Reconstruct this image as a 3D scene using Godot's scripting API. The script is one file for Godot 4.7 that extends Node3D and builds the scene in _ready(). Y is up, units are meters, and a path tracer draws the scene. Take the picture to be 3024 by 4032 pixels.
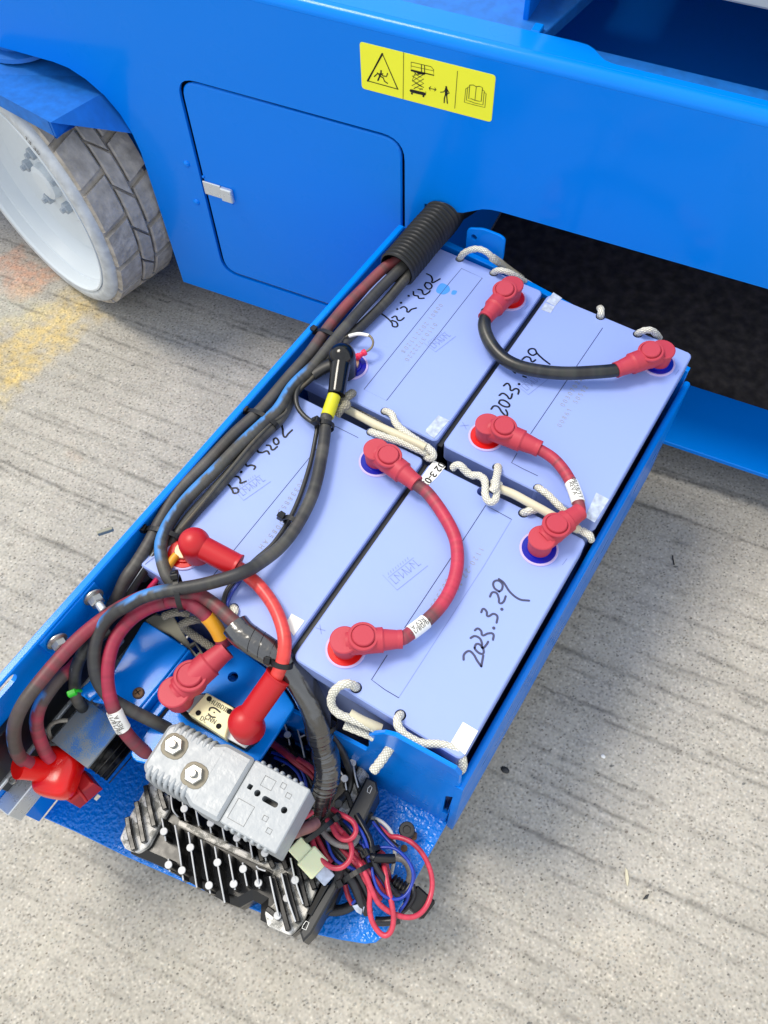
extends Node3D
# World axes follow the swung-out battery tray: x across it, z along it towards the viewer, y up, ground at y = 0.
const TURN := 0.12857            # heading of the machine body against the tray
const OFF := -0.04          # where its side panel stands, measured along its own normal
const TOP := 0.34           # top of the battery lids
var M := {}
var names := {}
var rng := RandomNumberGenerator.new()
var dirt := FastNoiseLite.new()

func _ready():
	rng.seed = 7
	dirt.seed = 3; dirt.frequency = 1.0; dirt.fractal_octaves = 3
	var cam := Camera3D.new()
	cam.name = "camera"
	cam.transform = Transform3D(Basis(Vector3(0.848, -0.0236, -0.5294), Vector3(-0.4496, 0.4967, -0.7424), Vector3(0.2805, 0.8676, 0.4106)), Vector3(0.2457, 1.1066, 0.7271))
	cam.fov = 62.395; cam.near = 0.02; cam.far = 200.0
	add_child(cam)
	var env := Environment.new()
	env.background_mode = Environment.BG_SKY
	var sm := ProceduralSkyMaterial.new()
	sm.sky_top_color = Color(0.86, 0.885, 0.92); sm.sky_horizon_color = Color(0.93, 0.95, 0.97); sm.sky_curve = 0.2
	sm.ground_bottom_color = Color(0.5, 0.48, 0.45); sm.ground_horizon_color = Color(0.7, 0.69, 0.67)
	sm.sky_energy_multiplier = 1.0
	sm.sky_cover = cloud_cover(); sm.sky_cover_modulate = Color(1, 1, 1, 1)
	var sky := Sky.new(); sky.sky_material = sm
	env.sky = sky
	env.tonemap_mode = Environment.TONE_MAPPER_LINEAR
	env.tonemap_exposure = 1.4
	env.ssao_enabled = true; env.ssil_enabled = true; env.sdfgi_enabled = true
	var we := WorldEnvironment.new(); we.name = "world"; we.environment = env; add_child(we)
	var sun := DirectionalLight3D.new()
	sun.name = "sun"; sun.light_energy = 0.65; sun.light_angular_distance = 20.0; sun.light_color = Color(1.0, 0.97, 0.92)
	sun.shadow_enabled = true
	add_child(sun)
	sun.look_at_from_position(Vector3(-0.72, 1.5, 0.08), Vector3.ZERO, Vector3.UP)
	materials()
	ground()
	machine()
	tray()
	batteries()
	jumpers()
	big_cables()
	ropes()
	front_bay()
	charger()
	tangle()
	ties()
	litter()

# ---------------------------------------------------------------- helpers
func numbered(called: String) -> String:
	var n = names.get(called, 0)
	names[called] = n + 1
	return called if n == 0 else "%s_%03d" % [called, n]

func thing(called, label, category, group = "", at = Vector3.ZERO) -> Node3D:
	var o := Node3D.new()
	o.name = numbered(called); o.position = at
	add_child(o, true)
	return tag(o, label, category, group)

func tag(o, label, category, group = ""):
	o.set_meta("label", label); o.set_meta("category", category)
	if group: o.set_meta("group", group)
	return o

func st_new() -> SurfaceTool:
	var st := SurfaceTool.new()
	st.begin(Mesh.PRIMITIVE_TRIANGLES)
	st.set_smooth_group(-1)
	st.set_color(Color.WHITE)
	st.set_uv(Vector2.ZERO)
	return st

func done(st) -> ArrayMesh:
	st.generate_normals()
	return st.commit()

# one named mesh; vertices are in world axes, so a part is shifted back by where its thing stands
func obj(called, st, m, parent = null, at = null) -> MeshInstance3D:
	var o := MeshInstance3D.new()
	o.mesh = done(st) if st is SurfaceTool else st
	o.material_override = m
	o.cast_shadow = GeometryInstance3D.SHADOW_CASTING_SETTING_ON
	if parent == null:
		o.name = numbered(called); add_child(o, true)
		if at != null: o.position = at
	else:
		o.name = called; parent.add_child(o, true)
		if at != null: o.position = at
		elif parent.get_parent() == self: o.position = -parent.position if parent.rotation == Vector3.ZERO and not parent.has_meta("own") else Vector3.ZERO
	return o

func quad(st, a, b, c, d):   # clockwise seen from outside
	st.add_vertex(a); st.add_vertex(b); st.add_vertex(c)
	st.add_vertex(a); st.add_vertex(c); st.add_vertex(d)

func facing(st, a, b, c, out):
	if (b - a).cross(c - a).dot(out) > 0.0:
		st.add_vertex(a); st.add_vertex(c); st.add_vertex(b)
	else:
		st.add_vertex(a); st.add_vertex(b); st.add_vertex(c)

func box(st, lo: Vector3, hi: Vector3, bev := 0.001, xf := Transform3D()):
	var c := (lo + hi) / 2.0
	var h := (hi - lo) / 2.0
	bev = minf(bev, minf(h.x, minf(h.y, h.z)) * 0.9)
	var pt = func(s: Vector3, k: int) -> Vector3:
		var q := h - Vector3(bev, bev, bev)
		q[k] = h[k]
		return xf * (c + s * q)
	for k in 3:
		var i := (k + 1) % 3
		var j := (k + 2) % 3
		for s in [-1.0, 1.0]:
			var n := Vector3.ZERO; n[k] = s
			var p := []
			for e in [[-1, -1], [1, -1], [1, 1], [-1, 1]]:
				var v := Vector3.ZERO; v[k] = s; v[i] = e[0]; v[j] = e[1]
				p.append(pt.call(v, k))
			facing(st, p[0], p[1], p[2], xf.basis * n); facing(st, p[0], p[2], p[3], xf.basis * n)
		for si in [-1.0, 1.0]:
			for sj in [-1.0, 1.0]:
				var a := Vector3.ZERO; a[i] = si; a[j] = sj; a[k] = -1
				var b := a; b[k] = 1
				var out := xf.basis * Vector3(a.x + b.x, a.y + b.y, a.z + b.z)
				facing(st, pt.call(a, i), pt.call(a, j), pt.call(b, j), out); facing(st, pt.call(a, i), pt.call(b, j), pt.call(b, i), out)
	for sx in [-1.0, 1.0]:
		for sy in [-1.0, 1.0]:
			for sz in [-1.0, 1.0]:
				var v := Vector3(sx, sy, sz)
				facing(st, pt.call(v, 0), pt.call(v, 1), pt.call(v, 2), xf.basis * v)

# heading frame: x along dir, y up
func along(from: Vector3, to: Vector3, up := Vector3.UP) -> Transform3D:
	var x := (to - from).normalized()
	var z := x.cross(up).normalized()
	return Transform3D(Basis(x, z.cross(x), z), from)

func round_poly(w0, d0, w1, d1, r, n := 5) -> PackedVector2Array:
	var p := PackedVector2Array()
	for q in [[w1 - r, d1 - r, 0.0], [w0 + r, d1 - r, PI / 2], [w0 + r, d0 + r, PI], [w1 - r, d0 + r, PI * 1.5]]:
		for i in n + 1:
			var a: float = q[2] + PI / 2 * i / n
			p.append(Vector2(q[0] + cos(a) * r, q[1] + sin(a) * r))
	return p

func round_corners(pts, r: float, n := 4) -> PackedVector2Array:
	var p := PackedVector2Array()
	var m: int = pts.size()
	for i in m:
		var b: Vector2 = pts[i]
		var a: Vector2 = pts[(i + m - 1) % m]
		var c: Vector2 = pts[(i + 1) % m]
		var k := minf(r, minf(a.distance_to(b), c.distance_to(b)) * 0.45)
		var s := b + (a - b).normalized() * k
		var e := b + (c - b).normalized() * k
		for j in n + 1:
			var t := float(j) / n
			p.append(s.lerp(b, t).lerp(b.lerp(e, t), t))
	return p

func disc_poly(c: Vector2, r: float, n := 16) -> PackedVector2Array:
	var p := PackedVector2Array()
	for i in n: p.append(c + Vector2(cos(TAU * i / n), sin(TAU * i / n)) * r)
	return p

func signed_area(p) -> float:
	var s := 0.0
	for i in p.size(): s += p[i].cross(p[(i + 1) % p.size()])
	return s / 2.0

func inset(p: PackedVector2Array, d: float) -> PackedVector2Array:
	var out := PackedVector2Array()
	var sgn := signf(signed_area(p))
	for i in p.size():
		var e0 := (p[i] - p[(i + p.size() - 1) % p.size()]).normalized()
		var e1 := (p[(i + 1) % p.size()] - p[i]).normalized()
		var n0 := Vector2(-e0.y, e0.x) * sgn
		var n1 := Vector2(-e1.y, e1.x) * sgn
		var b := n0 + n1
		out.append(p[i] + b / maxf(b.length_squared() / 2.0, 0.4) * d)
	for pass_no in 12:          # where the rim is tighter than the inset, let its points run together
		var clean = true
		for i in p.size():
			var j = (i + 1) % p.size()
			if (out[j] - out[i]).dot(p[j] - p[i]) < 0.0:
				var mid = (out[i] + out[j]) / 2.0
				out[i] = mid; out[j] = mid
				clean = false
		if clean: break
	return out

# plate: outline (x, z) between heights lo and hi, chamfered rim, through holes; xf maps (x, height, z)
func plate(st, outline, lo: float, hi: float, bev = 0.001, holes = [], xf = Transform3D(), bottom = true):
	var o = PackedVector2Array(outline)
	var p3 = func(v: Vector2, h: float) -> Vector3: return xf * Vector3(v.x, h, v.y)
	var top = inset(o, bev)
	var big = PackedVector2Array()          # the polygon tools need numbers well above their tolerance
	for v in top:
		if big.is_empty() or big[big.size() - 1].distance_to(v * 1000.0) > 0.02: big.append(v * 1000.0)
	if big[0].distance_to(big[big.size() - 1]) < 0.02: big.remove_at(big.size() - 1)
	var pieces = [big]
	for h in holes:
		var hb = PackedVector2Array()
		var c = Vector2.ZERO
		for v in h:
			hb.append(v * 1000.0); c += v * 1000.0 / h.size()
		var nxt = []
		for q in pieces:
			if Geometry2D.intersect_polygons(q, hb).is_empty():
				nxt.append(q); continue
			for half in [[-90000.0, c.x], [c.x, 90000.0]]:
				var r = PackedVector2Array([Vector2(half[0], -90000), Vector2(half[1], -90000), Vector2(half[1], 90000), Vector2(half[0], 90000)])
				for k in Geometry2D.intersect_polygons(q, r):
					nxt.append_array(Geometry2D.clip_polygons(k, hb))
		pieces = nxt
	for q in pieces:
		var t = Geometry2D.triangulate_polygon(q)
		if t.is_empty(): print("plate not filled: ", q.size(), " ", q)
		for i in range(0, t.size(), 3):
			var a: Vector2 = q[t[i]] / 1000.0
			var b: Vector2 = q[t[i + 1]] / 1000.0
			var c: Vector2 = q[t[i + 2]] / 1000.0
			facing(st, p3.call(a, hi), p3.call(b, hi), p3.call(c, hi), xf.basis.y)
			if bottom: facing(st, p3.call(a, lo), p3.call(b, lo), p3.call(c, lo), -xf.basis.y)
	var sgn = signf(signed_area(o))
	for i in o.size():
		var j = (i + 1) % o.size()
		var e = o[j] - o[i]
		var out: Vector3 = xf.basis * (Vector3(e.y, 0, -e.x) * sgn)
		for lv in [[top[i], top[j], hi, o[i], o[j], hi - bev], [o[i], o[j], hi - bev, o[i], o[j], lo]]:
			var a = p3.call(lv[0], lv[2]); var b = p3.call(lv[1], lv[2]); var c2 = p3.call(lv[4], lv[5]); var d = p3.call(lv[3], lv[5])
			facing(st, a, b, c2, out + xf.basis.y * 0.01); facing(st, a, c2, d, out + xf.basis.y * 0.01)
	for h in holes:
		var s2 = signf(signed_area(h))
		for i in h.size():
			var j: int = (i + 1) % h.size()
			var e: Vector2 = h[j] - h[i]
			var out: Vector3 = xf.basis * (Vector3(-e.y, 0, e.x) * s2)
			var a = p3.call(h[i], hi); var b = p3.call(h[j], hi); var c2 = p3.call(h[j], lo); var d = p3.call(h[i], lo)
			facing(st, a, b, c2, out); facing(st, a, c2, d, out)

func lathe(st, prof, xf := Transform3D(), n := 24, smooth := true):
	st.set_smooth_group(1 if smooth else -1)
	for i in n:
		var a := TAU * i / n
		var b := TAU * (i + 1) / n
		for k in prof.size() - 1:
			var p: Vector2 = prof[k]
			var q: Vector2 = prof[k + 1]
			var v := [Vector3(p.x * cos(a), p.y, p.x * sin(a)), Vector3(p.x * cos(b), p.y, p.x * sin(b)), Vector3(q.x * cos(b), q.y, q.x * sin(b)), Vector3(q.x * cos(a), q.y, q.x * sin(a))]
			var out := Vector3(q.y - p.y, 0, 0).rotated(Vector3.UP, -(a + b) / 2) + Vector3(0, p.x - q.x, 0)
			for t in [[0, 1, 2], [0, 2, 3]]:
				if v[t[0]].distance_squared_to(v[t[1]]) > 1e-14 and v[t[1]].distance_squared_to(v[t[2]]) > 1e-14 and v[t[0]].distance_squared_to(v[t[2]]) > 1e-14:
					facing(st, xf * v[t[0]], xf * v[t[1]], xf * v[t[2]], xf.basis * out)
	st.set_smooth_group(-1)

# crisp profile: every corner doubled so that shading breaks there
func turned(st, prof, xf := Transform3D(), n := 24):
	for k in prof.size() - 1:
		st.set_smooth_group(10 + k)
		lathe_keep(st, [prof[k], prof[k + 1]], xf, n)
	st.set_smooth_group(-1)

func lathe_keep(st, prof, xf, n):
	for i in n:
		var a = TAU * i / n
		var b = TAU * (i + 1) / n
		var p: Vector2 = prof[0]
		var q: Vector2 = prof[1]
		var v := [Vector3(p.x * cos(a), p.y, p.x * sin(a)), Vector3(p.x * cos(b), p.y, p.x * sin(b)), Vector3(q.x * cos(b), q.y, q.x * sin(b)), Vector3(q.x * cos(a), q.y, q.x * sin(a))]
		var out := Vector3(q.y - p.y, 0, 0).rotated(Vector3.UP, -(a + b) / 2) + Vector3(0, p.x - q.x, 0)
		for t in [[0, 1, 2], [0, 2, 3]]:
			if v[t[0]].distance_squared_to(v[t[1]]) > 1e-14 and v[t[1]].distance_squared_to(v[t[2]]) > 1e-14 and v[t[0]].distance_squared_to(v[t[2]]) > 1e-14:
				facing(st, xf * v[t[0]], xf * v[t[1]], xf * v[t[2]], xf.basis * out)

func spline(pts, step := 0.004) -> PackedVector3Array:
	var c := Curve3D.new()
	c.bake_interval = step
	for i in pts.size():
		var a: Vector3 = pts[maxi(i - 1, 0)]
		var b: Vector3 = pts[mini(i + 1, pts.size() - 1)]
		var t := (b - a)
		var li: float = 0.0 if i == 0 else pts[i].distance_to(pts[i - 1])
		var lo: float = 0.0 if i == pts.size() - 1 else pts[i].distance_to(pts[i + 1])
		t = t.normalized()
		c.add_point(pts[i], -t * li / 3.0, t * lo / 3.0)
	return c.get_baked_points()

# round sweep; rad: number or func(t, length); col: func(t, direction, place) or null
func tube(st, path: PackedVector3Array, rad, sides := 14, col = null, cap := true, flat := 1.0):
	var n := path.size()
	var total := 0.0
	var at := PackedFloat32Array([0.0])
	for i in range(1, n):
		total += path[i].distance_to(path[i - 1]); at.append(total)
	var rings := []
	var cols := []
	var up := Vector3.UP
	var t0 := (path[1] - path[0]).normalized()
	if absf(t0.y) > 0.95: up = Vector3.RIGHT
	var side := t0.cross(up).normalized()
	for i in n:
		var t := (path[mini(i + 1, n - 1)] - path[maxi(i - 1, 0)]).normalized()
		side = (side - t * side.dot(t)).normalized()
		var u2 := side.cross(t)
		var r: float = rad.call(at[i] / total, at[i]) if rad is Callable else rad
		var ring := []
		var rc := []
		for k in sides + 1:
			var a := TAU * k / sides
			var d := side * cos(a) + u2 * sin(a) * flat
			ring.append(path[i] + d * r)
			rc.append(col.call(at[i] / total, d, path[i]) if col != null else Color.WHITE)
		rings.append(ring); cols.append(rc)
	st.set_smooth_group(2)
	for i in n - 1:
		for k in sides:
			var v := [[i, k], [i, k + 1], [i + 1, k + 1], [i + 1, k]]
			var out: Vector3 = rings[i][k] + rings[i][k + 1] - path[i] * 2.0
			var p := []
			for e in v: p.append(rings[e[0]][e[1]])
			var order := [0, 1, 2, 0, 2, 3]
			if (p[1] - p[0]).cross(p[2] - p[0]).dot(out) > 0.0: order = [0, 2, 1, 0, 3, 2]
			for o in order:
				var e: Array = v[o]
				st.set_color(cols[e[0]][e[1]])
				st.set_uv(Vector2(float(e[1]) / sides, at[e[0]] * 40.0))
				st.add_vertex(p[o])
	if cap:
		st.set_smooth_group(-1)
		for e in [0, n - 1]:
			var out: Vector3 = path[0] - path[1] if e == 0 else path[n - 1] - path[n - 2]
			st.set_color(cols[e][0])
			for k in sides:
				facing(st, path[e], rings[e][k], rings[e][k + 1], out)
	st.set_smooth_group(-1)
	st.set_color(Color.WHITE)

# rounded lump: half sizes h in the frame xf, e below 1 is squarer
func lump(st, xf: Transform3D, h: Vector3, e := 1.0, n := 14):
	st.set_smooth_group(3)
	var f = func(i: int, j: int) -> Vector3:
		var a := -PI / 2 + PI * i / n
		var b := TAU * j / (2 * n)
		var pw = func(x: float) -> float: return signf(x) * pow(absf(x), e)
		return Vector3(pw.call(cos(a)) * pw.call(cos(b)) * h.x, pw.call(sin(a)) * h.y, pw.call(cos(a)) * pw.call(sin(b)) * h.z)
	for i in n:
		for j in 2 * n:
			var p := [f.call(i, j), f.call(i, j + 1), f.call(i + 1, j + 1), f.call(i + 1, j)]
			var out: Vector3 = p[0] + p[1] + p[2] + p[3]
			for t in [[0, 1, 2], [0, 2, 3]]:
				if p[t[0]].distance_squared_to(p[t[1]]) > 1e-13 and p[t[1]].distance_squared_to(p[t[2]]) > 1e-13 and p[t[0]].distance_squared_to(p[t[2]]) > 1e-13:
					facing(st, xf * p[t[0]], xf * p[t[1]], xf * p[t[2]], xf.basis * out)
	st.set_smooth_group(-1)

# pen stroke lying on a surface: points in the surface, up = its normal
func stroke(st, pts, w: float, up := Vector3.UP, lift := 0.0004, soft := true):
	var path := PackedVector3Array(pts)
	if soft and pts.size() > 2: path = spline(pts, 0.0012)
	var n := path.size()
	for i in n:
		var t := (path[mini(i + 1, n - 1)] - path[maxi(i - 1, 0)]).normalized()
		var s := t.cross(up).normalized() * w / 2
		var c := path[i] + up * lift
		if i < n - 1:
			var t2 := (path[mini(i + 2, n - 1)] - path[i]).normalized()
			var s2 := t2.cross(up).normalized() * w / 2
			var c2 := path[i + 1] + up * lift
			facing(st, c - s, c + s, c2 + s2, up); facing(st, c - s, c2 + s2, c2 - s2, up)
		if i == 0 or i == n - 1:
			for k in 6:
				var a := TAU * k / 6
				var b := TAU * (k + 1) / 6
				facing(st, c + up * 0.00002, c + up * 0.00002 + (t * cos(a) + t.cross(up) * sin(a)) * w / 2, c + up * 0.00002 + (t * cos(b) + t.cross(up) * sin(b)) * w / 2, up)

func dot(st, p: Vector3, r: float, up := Vector3.UP, lift := 0.0004):
	var x := up.cross(Vector3(0.3, 0.1, 0.9)).normalized()
	var y := up.cross(x)
	for k in 12:
		facing(st, p + up * lift, p + up * lift + (x * cos(TAU * k / 12) + y * sin(TAU * k / 12)) * r, p + up * lift + (x * cos(TAU * (k + 1) / 12) + y * sin(TAU * (k + 1) / 12)) * r, up)

func words(called, text, size, m, parent, at: Vector3, x: Vector3, up: Vector3, font := "Droid Sans", bold := false) -> MeshInstance3D:
	var t := TextMesh.new()
	var f := SystemFont.new(); f.font_names = PackedStringArray([font])
	if bold: f.font_weight = 700
	t.font = f; t.text = text; t.font_size = 64; t.pixel_size = size / 64.0; t.depth = 0.0002; t.curve_step = 4.0
	var o := MeshInstance3D.new()
	o.mesh = t; o.material_override = m; o.name = called
	parent.add_child(o, true)
	x = x.normalized()
	o.transform = Transform3D(Basis(x, up.cross(x), up), at)
	return o

# ---------------------------------------------------------------- materials
func mat(c: Color, rough := 0.5, metal := 0.0, vc := false) -> StandardMaterial3D:
	var m := StandardMaterial3D.new()
	m.albedo_color = c; m.roughness = rough; m.metallic = metal
	m.vertex_color_use_as_albedo = vc
	return m

func noise(freq: float, oct := 3, kind := FastNoiseLite.TYPE_SIMPLEX_SMOOTH, sd := 1) -> FastNoiseLite:
	var n := FastNoiseLite.new()
	n.noise_type = kind; n.frequency = freq; n.fractal_octaves = oct; n.seed = sd
	return n

func noise_tex(freq: float, size := 256, oct := 3, normal := 0.0, kind := FastNoiseLite.TYPE_SIMPLEX_SMOOTH, lo := 0.0, hi := 1.0, sd := 1) -> NoiseTexture2D:
	var t := NoiseTexture2D.new()
	t.width = size; t.height = size; t.seamless = true
	t.noise = noise(freq, oct, kind, sd)
	if normal > 0.0:
		t.as_normal_map = true; t.bump_strength = normal
	elif lo > 0.0 or hi < 1.0:
		var g := Gradient.new()
		g.set_color(0, Color(lo, lo, lo)); g.set_color(1, Color(hi, hi, hi))
		t.color_ramp = g
	return t

func tri(m: StandardMaterial3D, scale: float):
	m.uv1_triplanar = true; m.uv1_world_triplanar = true
	m.uv1_scale = Vector3(scale, scale, scale)

func bump(m: StandardMaterial3D, t: Texture2D, k: float):
	m.normal_enabled = true; m.normal_texture = t; m.normal_scale = k

func materials():
	var grain := noise_tex(0.05, 256, 3, 4.0)
	var peel := noise_tex(0.02, 256, 2, 2.0)
	var wear := noise_tex(0.012, 512, 5, 0.0, FastNoiseLite.TYPE_SIMPLEX_SMOOTH, 0.55, 1.0)
	var smudge := noise_tex(0.008, 512, 4, 0.0, FastNoiseLite.TYPE_SIMPLEX_SMOOTH, 0.35, 1.0, 5)
	M.blue = mat(Color(0.0, 0.49, 0.90), 0.5)
	M.blue.roughness_texture = smudge; tri(M.blue, 2.2); bump(M.blue, peel, 0.04)
	M.blue.metallic_specular = 0.15; M.blue.clearcoat_enabled = true; M.blue.clearcoat = 0.35; M.blue.clearcoat_roughness = 0.14
	M.blue_rough = mat(Color(0.0, 0.47, 0.86), 0.45)      # thick hammered paint on the tray floor
	M.blue_rough.roughness_texture = smudge; tri(M.blue_rough, 9.0); bump(M.blue_rough, noise_tex(0.06, 256, 2, 6.0), 0.42)
	M.blue_dusty = mat(Color(0.02, 0.45, 0.82), 0.65); M.blue_dusty.albedo_texture = noise_tex(0.02, 256, 4, 0.0, FastNoiseLite.TYPE_SIMPLEX_SMOOTH, 0.84, 1.0, 9); tri(M.blue_dusty, 9.0)
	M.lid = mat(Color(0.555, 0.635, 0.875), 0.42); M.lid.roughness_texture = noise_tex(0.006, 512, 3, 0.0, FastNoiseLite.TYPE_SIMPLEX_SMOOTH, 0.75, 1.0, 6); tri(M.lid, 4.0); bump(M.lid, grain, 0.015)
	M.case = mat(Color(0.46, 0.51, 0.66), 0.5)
	M.groove = mat(Color(0.16, 0.19, 0.30), 0.7)
	M.emboss = mat(Color(0.45, 0.51, 0.74), 0.5)
	M.serial = mat(Color(0.60, 0.62, 0.66), 0.7)
	M.ink = mat(Color(0.035, 0.04, 0.06), 0.35)
	M.ink_pale = mat(Color(0.22, 0.23, 0.36), 0.4)
	M.black_print = mat(Color(0.02, 0.02, 0.02), 0.6)
	M.grey_print = mat(Color(0.35, 0.34, 0.33), 0.7)
	M.white_label = mat(Color(0.92, 0.92, 0.90), 0.5)
	M.worn_label = mat(Color(0.78, 0.83, 0.92), 0.7); M.worn_label.albedo_texture = noise_tex(0.06, 128, 4, 0.0, FastNoiseLite.TYPE_SIMPLEX_SMOOTH, 0.75, 1.0, 4); tri(M.worn_label, 14.0)
	M.yellow = mat(Color(0.97, 0.97, 0.20), 0.4)
	M.yellow_tape = mat(Color(0.80, 0.78, 0.10), 0.4)
	M.amber = mat(Color(0.85, 0.60, 0.10), 0.45)
	M.boot = mat(Color(0.70, 0.205, 0.265), 0.55); bump(M.boot, grain, 0.08); tri(M.boot, 18.0)
	M.boot_bright = mat(Color(0.70, 0.05, 0.09), 0.42)
	M.cover_red = mat(Color(0.87, 0.06, 0.05), 0.22)
	M.cover_dark = mat(Color(0.68, 0.04, 0.08), 0.45)
	M.ring_red = mat(Color(0.80, 0.05, 0.05), 0.3)
	M.ring_blue = mat(Color(0.0, 0.08, 0.62), 0.3)
	M.ring_rim = mat(Color(0.74, 0.68, 0.86), 0.4)
	M.post = mat(Color(0.75, 0.62, 0.52), 0.4, 0.7)
	M.cable = mat(Color.WHITE, 0.52, 0.0, true); bump(M.cable, grain, 0.15); tri(M.cable, 20.0)
	M.cable_gloss = mat(Color.WHITE, 0.36, 0.0, true)
	M.black_rubber = mat(Color(0.045, 0.045, 0.05), 0.4)
	M.black_gloss = mat(Color(0.02, 0.02, 0.025), 0.16)
	M.black_plastic = mat(Color(0.05, 0.05, 0.055), 0.42)
	M.dark_grey = mat(Color(0.15, 0.155, 0.16), 0.4)
	M.tape = mat(Color(0.13, 0.13, 0.135), 0.24); M.tape.clearcoat_enabled = true; M.tape.clearcoat = 1.0; M.tape.clearcoat_roughness = 0.12; M.tape.metallic_specular = 0.8; bump(M.tape, noise_tex(0.03, 256, 2, 5.0), 0.35); tri(M.tape, 14.0)
	M.conduit = mat(Color(0.07, 0.075, 0.08), 0.42)
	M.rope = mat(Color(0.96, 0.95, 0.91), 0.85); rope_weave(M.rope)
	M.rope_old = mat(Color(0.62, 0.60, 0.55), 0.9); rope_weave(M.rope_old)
	M.sleeve = mat(Color(0.80, 0.77, 0.66), 0.5)
	M.grey_housing = mat(Color(0.63, 0.65, 0.665), 0.5); M.grey_housing.roughness_texture = wear; tri(M.grey_housing, 12.0); bump(M.grey_housing, grain, 0.1)
	M.grease = mat(Color(0.55, 0.52, 0.45), 0.6)
	M.steel = mat(Color(0.68, 0.68, 0.66), 0.38, 0.9); bump(M.steel, grain, 0.2); tri(M.steel, 30.0)
	M.zinc = mat(Color(0.84, 0.86, 0.87), 0.4, 0.55); M.zinc.roughness_texture = wear; tri(M.zinc, 14.0)
	M.rust = mat(Color(0.45, 0.34, 0.25), 0.6, 0.6)
	M.cream = mat(Color(0.90, 0.87, 0.68), 0.45)
	M.beige = mat(Color(0.55, 0.54, 0.47), 0.6)
	M.relay_top = mat(Color(0.40, 0.45, 0.52), 0.6); M.relay_top.albedo_texture = blotch(Color(0.10, 0.38, 0.72), Color(0.47, 0.49, 0.51), 0.012, -0.75, 0.15); M.relay_top.albedo_color = Color.WHITE; tri(M.relay_top, 9.0)
	M.fin = mat(Color(0.06, 0.06, 0.065), 0.4); M.fin.roughness_texture = wear; tri(M.fin, 12.0)
	M.fin_dust = mat(Color.WHITE, 0.7); M.fin_dust.albedo_texture = blotch(Color(0.52, 0.52, 0.50), Color(0.94, 0.93, 0.91), 0.02); tri(M.fin_dust, 16.0); bump(M.fin_dust, grain, 0.4)
	M.bare = mat(Color(0.78, 0.785, 0.79), 0.6, 0.1)
	M.nylon = mat(Color(0.90, 0.91, 0.74), 0.4); M.nylon.subsurf_scatter_enabled = true; M.nylon.subsurf_scatter_strength = 0.15
	M.tyre = mat(Color(0.78, 0.745, 0.69), 0.95); M.tyre.metallic_specular = 0.2; M.tyre.albedo_texture = noise_tex(0.03, 256, 5, 0.0, FastNoiseLite.TYPE_SIMPLEX_SMOOTH, 0.72, 1.0, 8); tri(M.tyre, 6.0); bump(M.tyre, grain, 0.5)
	M.sidewall = mat(Color(0.80, 0.82, 0.83), 0.6); M.sidewall.albedo_texture = noise_tex(0.02, 256, 5, 0.0, FastNoiseLite.TYPE_SIMPLEX_SMOOTH, 0.8, 1.0, 12); tri(M.sidewall, 7.0); bump(M.sidewall, grain, 0.3)
	M.rim = mat(Color(0.79, 0.82, 0.84), 0.6); M.rim.roughness_texture = wear; tri(M.rim, 4.0)
	M.grey_paint = mat(Color(0.62, 0.66, 0.70), 0.5)
	M.dark_inside = mat(Color(0.0, 0.46, 0.88), 0.8); M.dark_inside.metallic_specular = 0.2
	M.green = mat(Color(0.15, 0.75, 0.10), 0.4)
	M.pink = mat(Color(0.90, 0.15, 0.32), 0.4)
	M.grimy_black = mat(Color(0.36, 0.33, 0.30), 0.9); M.grimy_black.albedo_texture = noise_tex(0.05, 256, 4, 0.0, FastNoiseLite.TYPE_SIMPLEX_SMOOTH, 0.5, 1.0, 17); tri(M.grimy_black, 3.0)
	M.hole = mat(Color(0.01, 0.01, 0.015), 0.9)
	M.paint_splash = mat(Color(0.25, 0.55, 0.88), 0.6)

func blotch(a: Color, b: Color, f := 0.02, lo = -0.25, hi = 0.25) -> ImageTexture:
	var im := Image.create(256, 256, false, Image.FORMAT_RGB8)
	var n1 := noise(f, 4, FastNoiseLite.TYPE_SIMPLEX_SMOOTH, 21)
	var n2 := noise(0.25, 2, FastNoiseLite.TYPE_SIMPLEX_SMOOTH, 22)
	for y in 256:
		for x in 256:
			# wraps round both ways
			var p := Vector2(x, y) / 256.0 * TAU
			var k := n1.get_noise_3d(cos(p.x) * 40.0 + cos(p.y) * 17.0, sin(p.x) * 40.0, sin(p.y) * 40.0 + cos(p.y) * 23.0)
			var t := smoothstep(lo, hi, k + n2.get_noise_2d(x, y) * 0.45)
			im.set_pixel(x, y, a.lerp(b, t))
	return ImageTexture.create_from_image(im)

func rope_weave(m: StandardMaterial3D):
	var im := Image.create(64, 64, false, Image.FORMAT_RGB8)
	for y in 64:
		for x in 64:
			var u := x / 64.0 * 8.0
			var v := y / 64.0 * 8.0
			var a := fposmod(u + v, 2.0) - 1.0
			var b := fposmod(u - v, 2.0) - 1.0
			var h := (1.0 - absf(a)) * (1.0 - absf(b))
			var g := clampf(0.25 + h * 1.5, 0.0, 1.0)
			im.set_pixel(x, y, Color(g, g, g))
	var t := ImageTexture.create_from_image(im)
	m.heightmap_enabled = true; m.heightmap_texture = t; m.heightmap_scale = 0.09
	m.uv1_scale = Vector3(2, 1.6, 1)
	var im2 := Image.create(64, 64, false, Image.FORMAT_RGB8)
	for y in 64:
		for x in 64:
			var g = 0.68 + 0.32 * im.get_pixel(x, y).r
			im2.set_pixel(x, y, Color(g, g, g * 0.98))
	m.albedo_texture = ImageTexture.create_from_image(im2)

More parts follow.
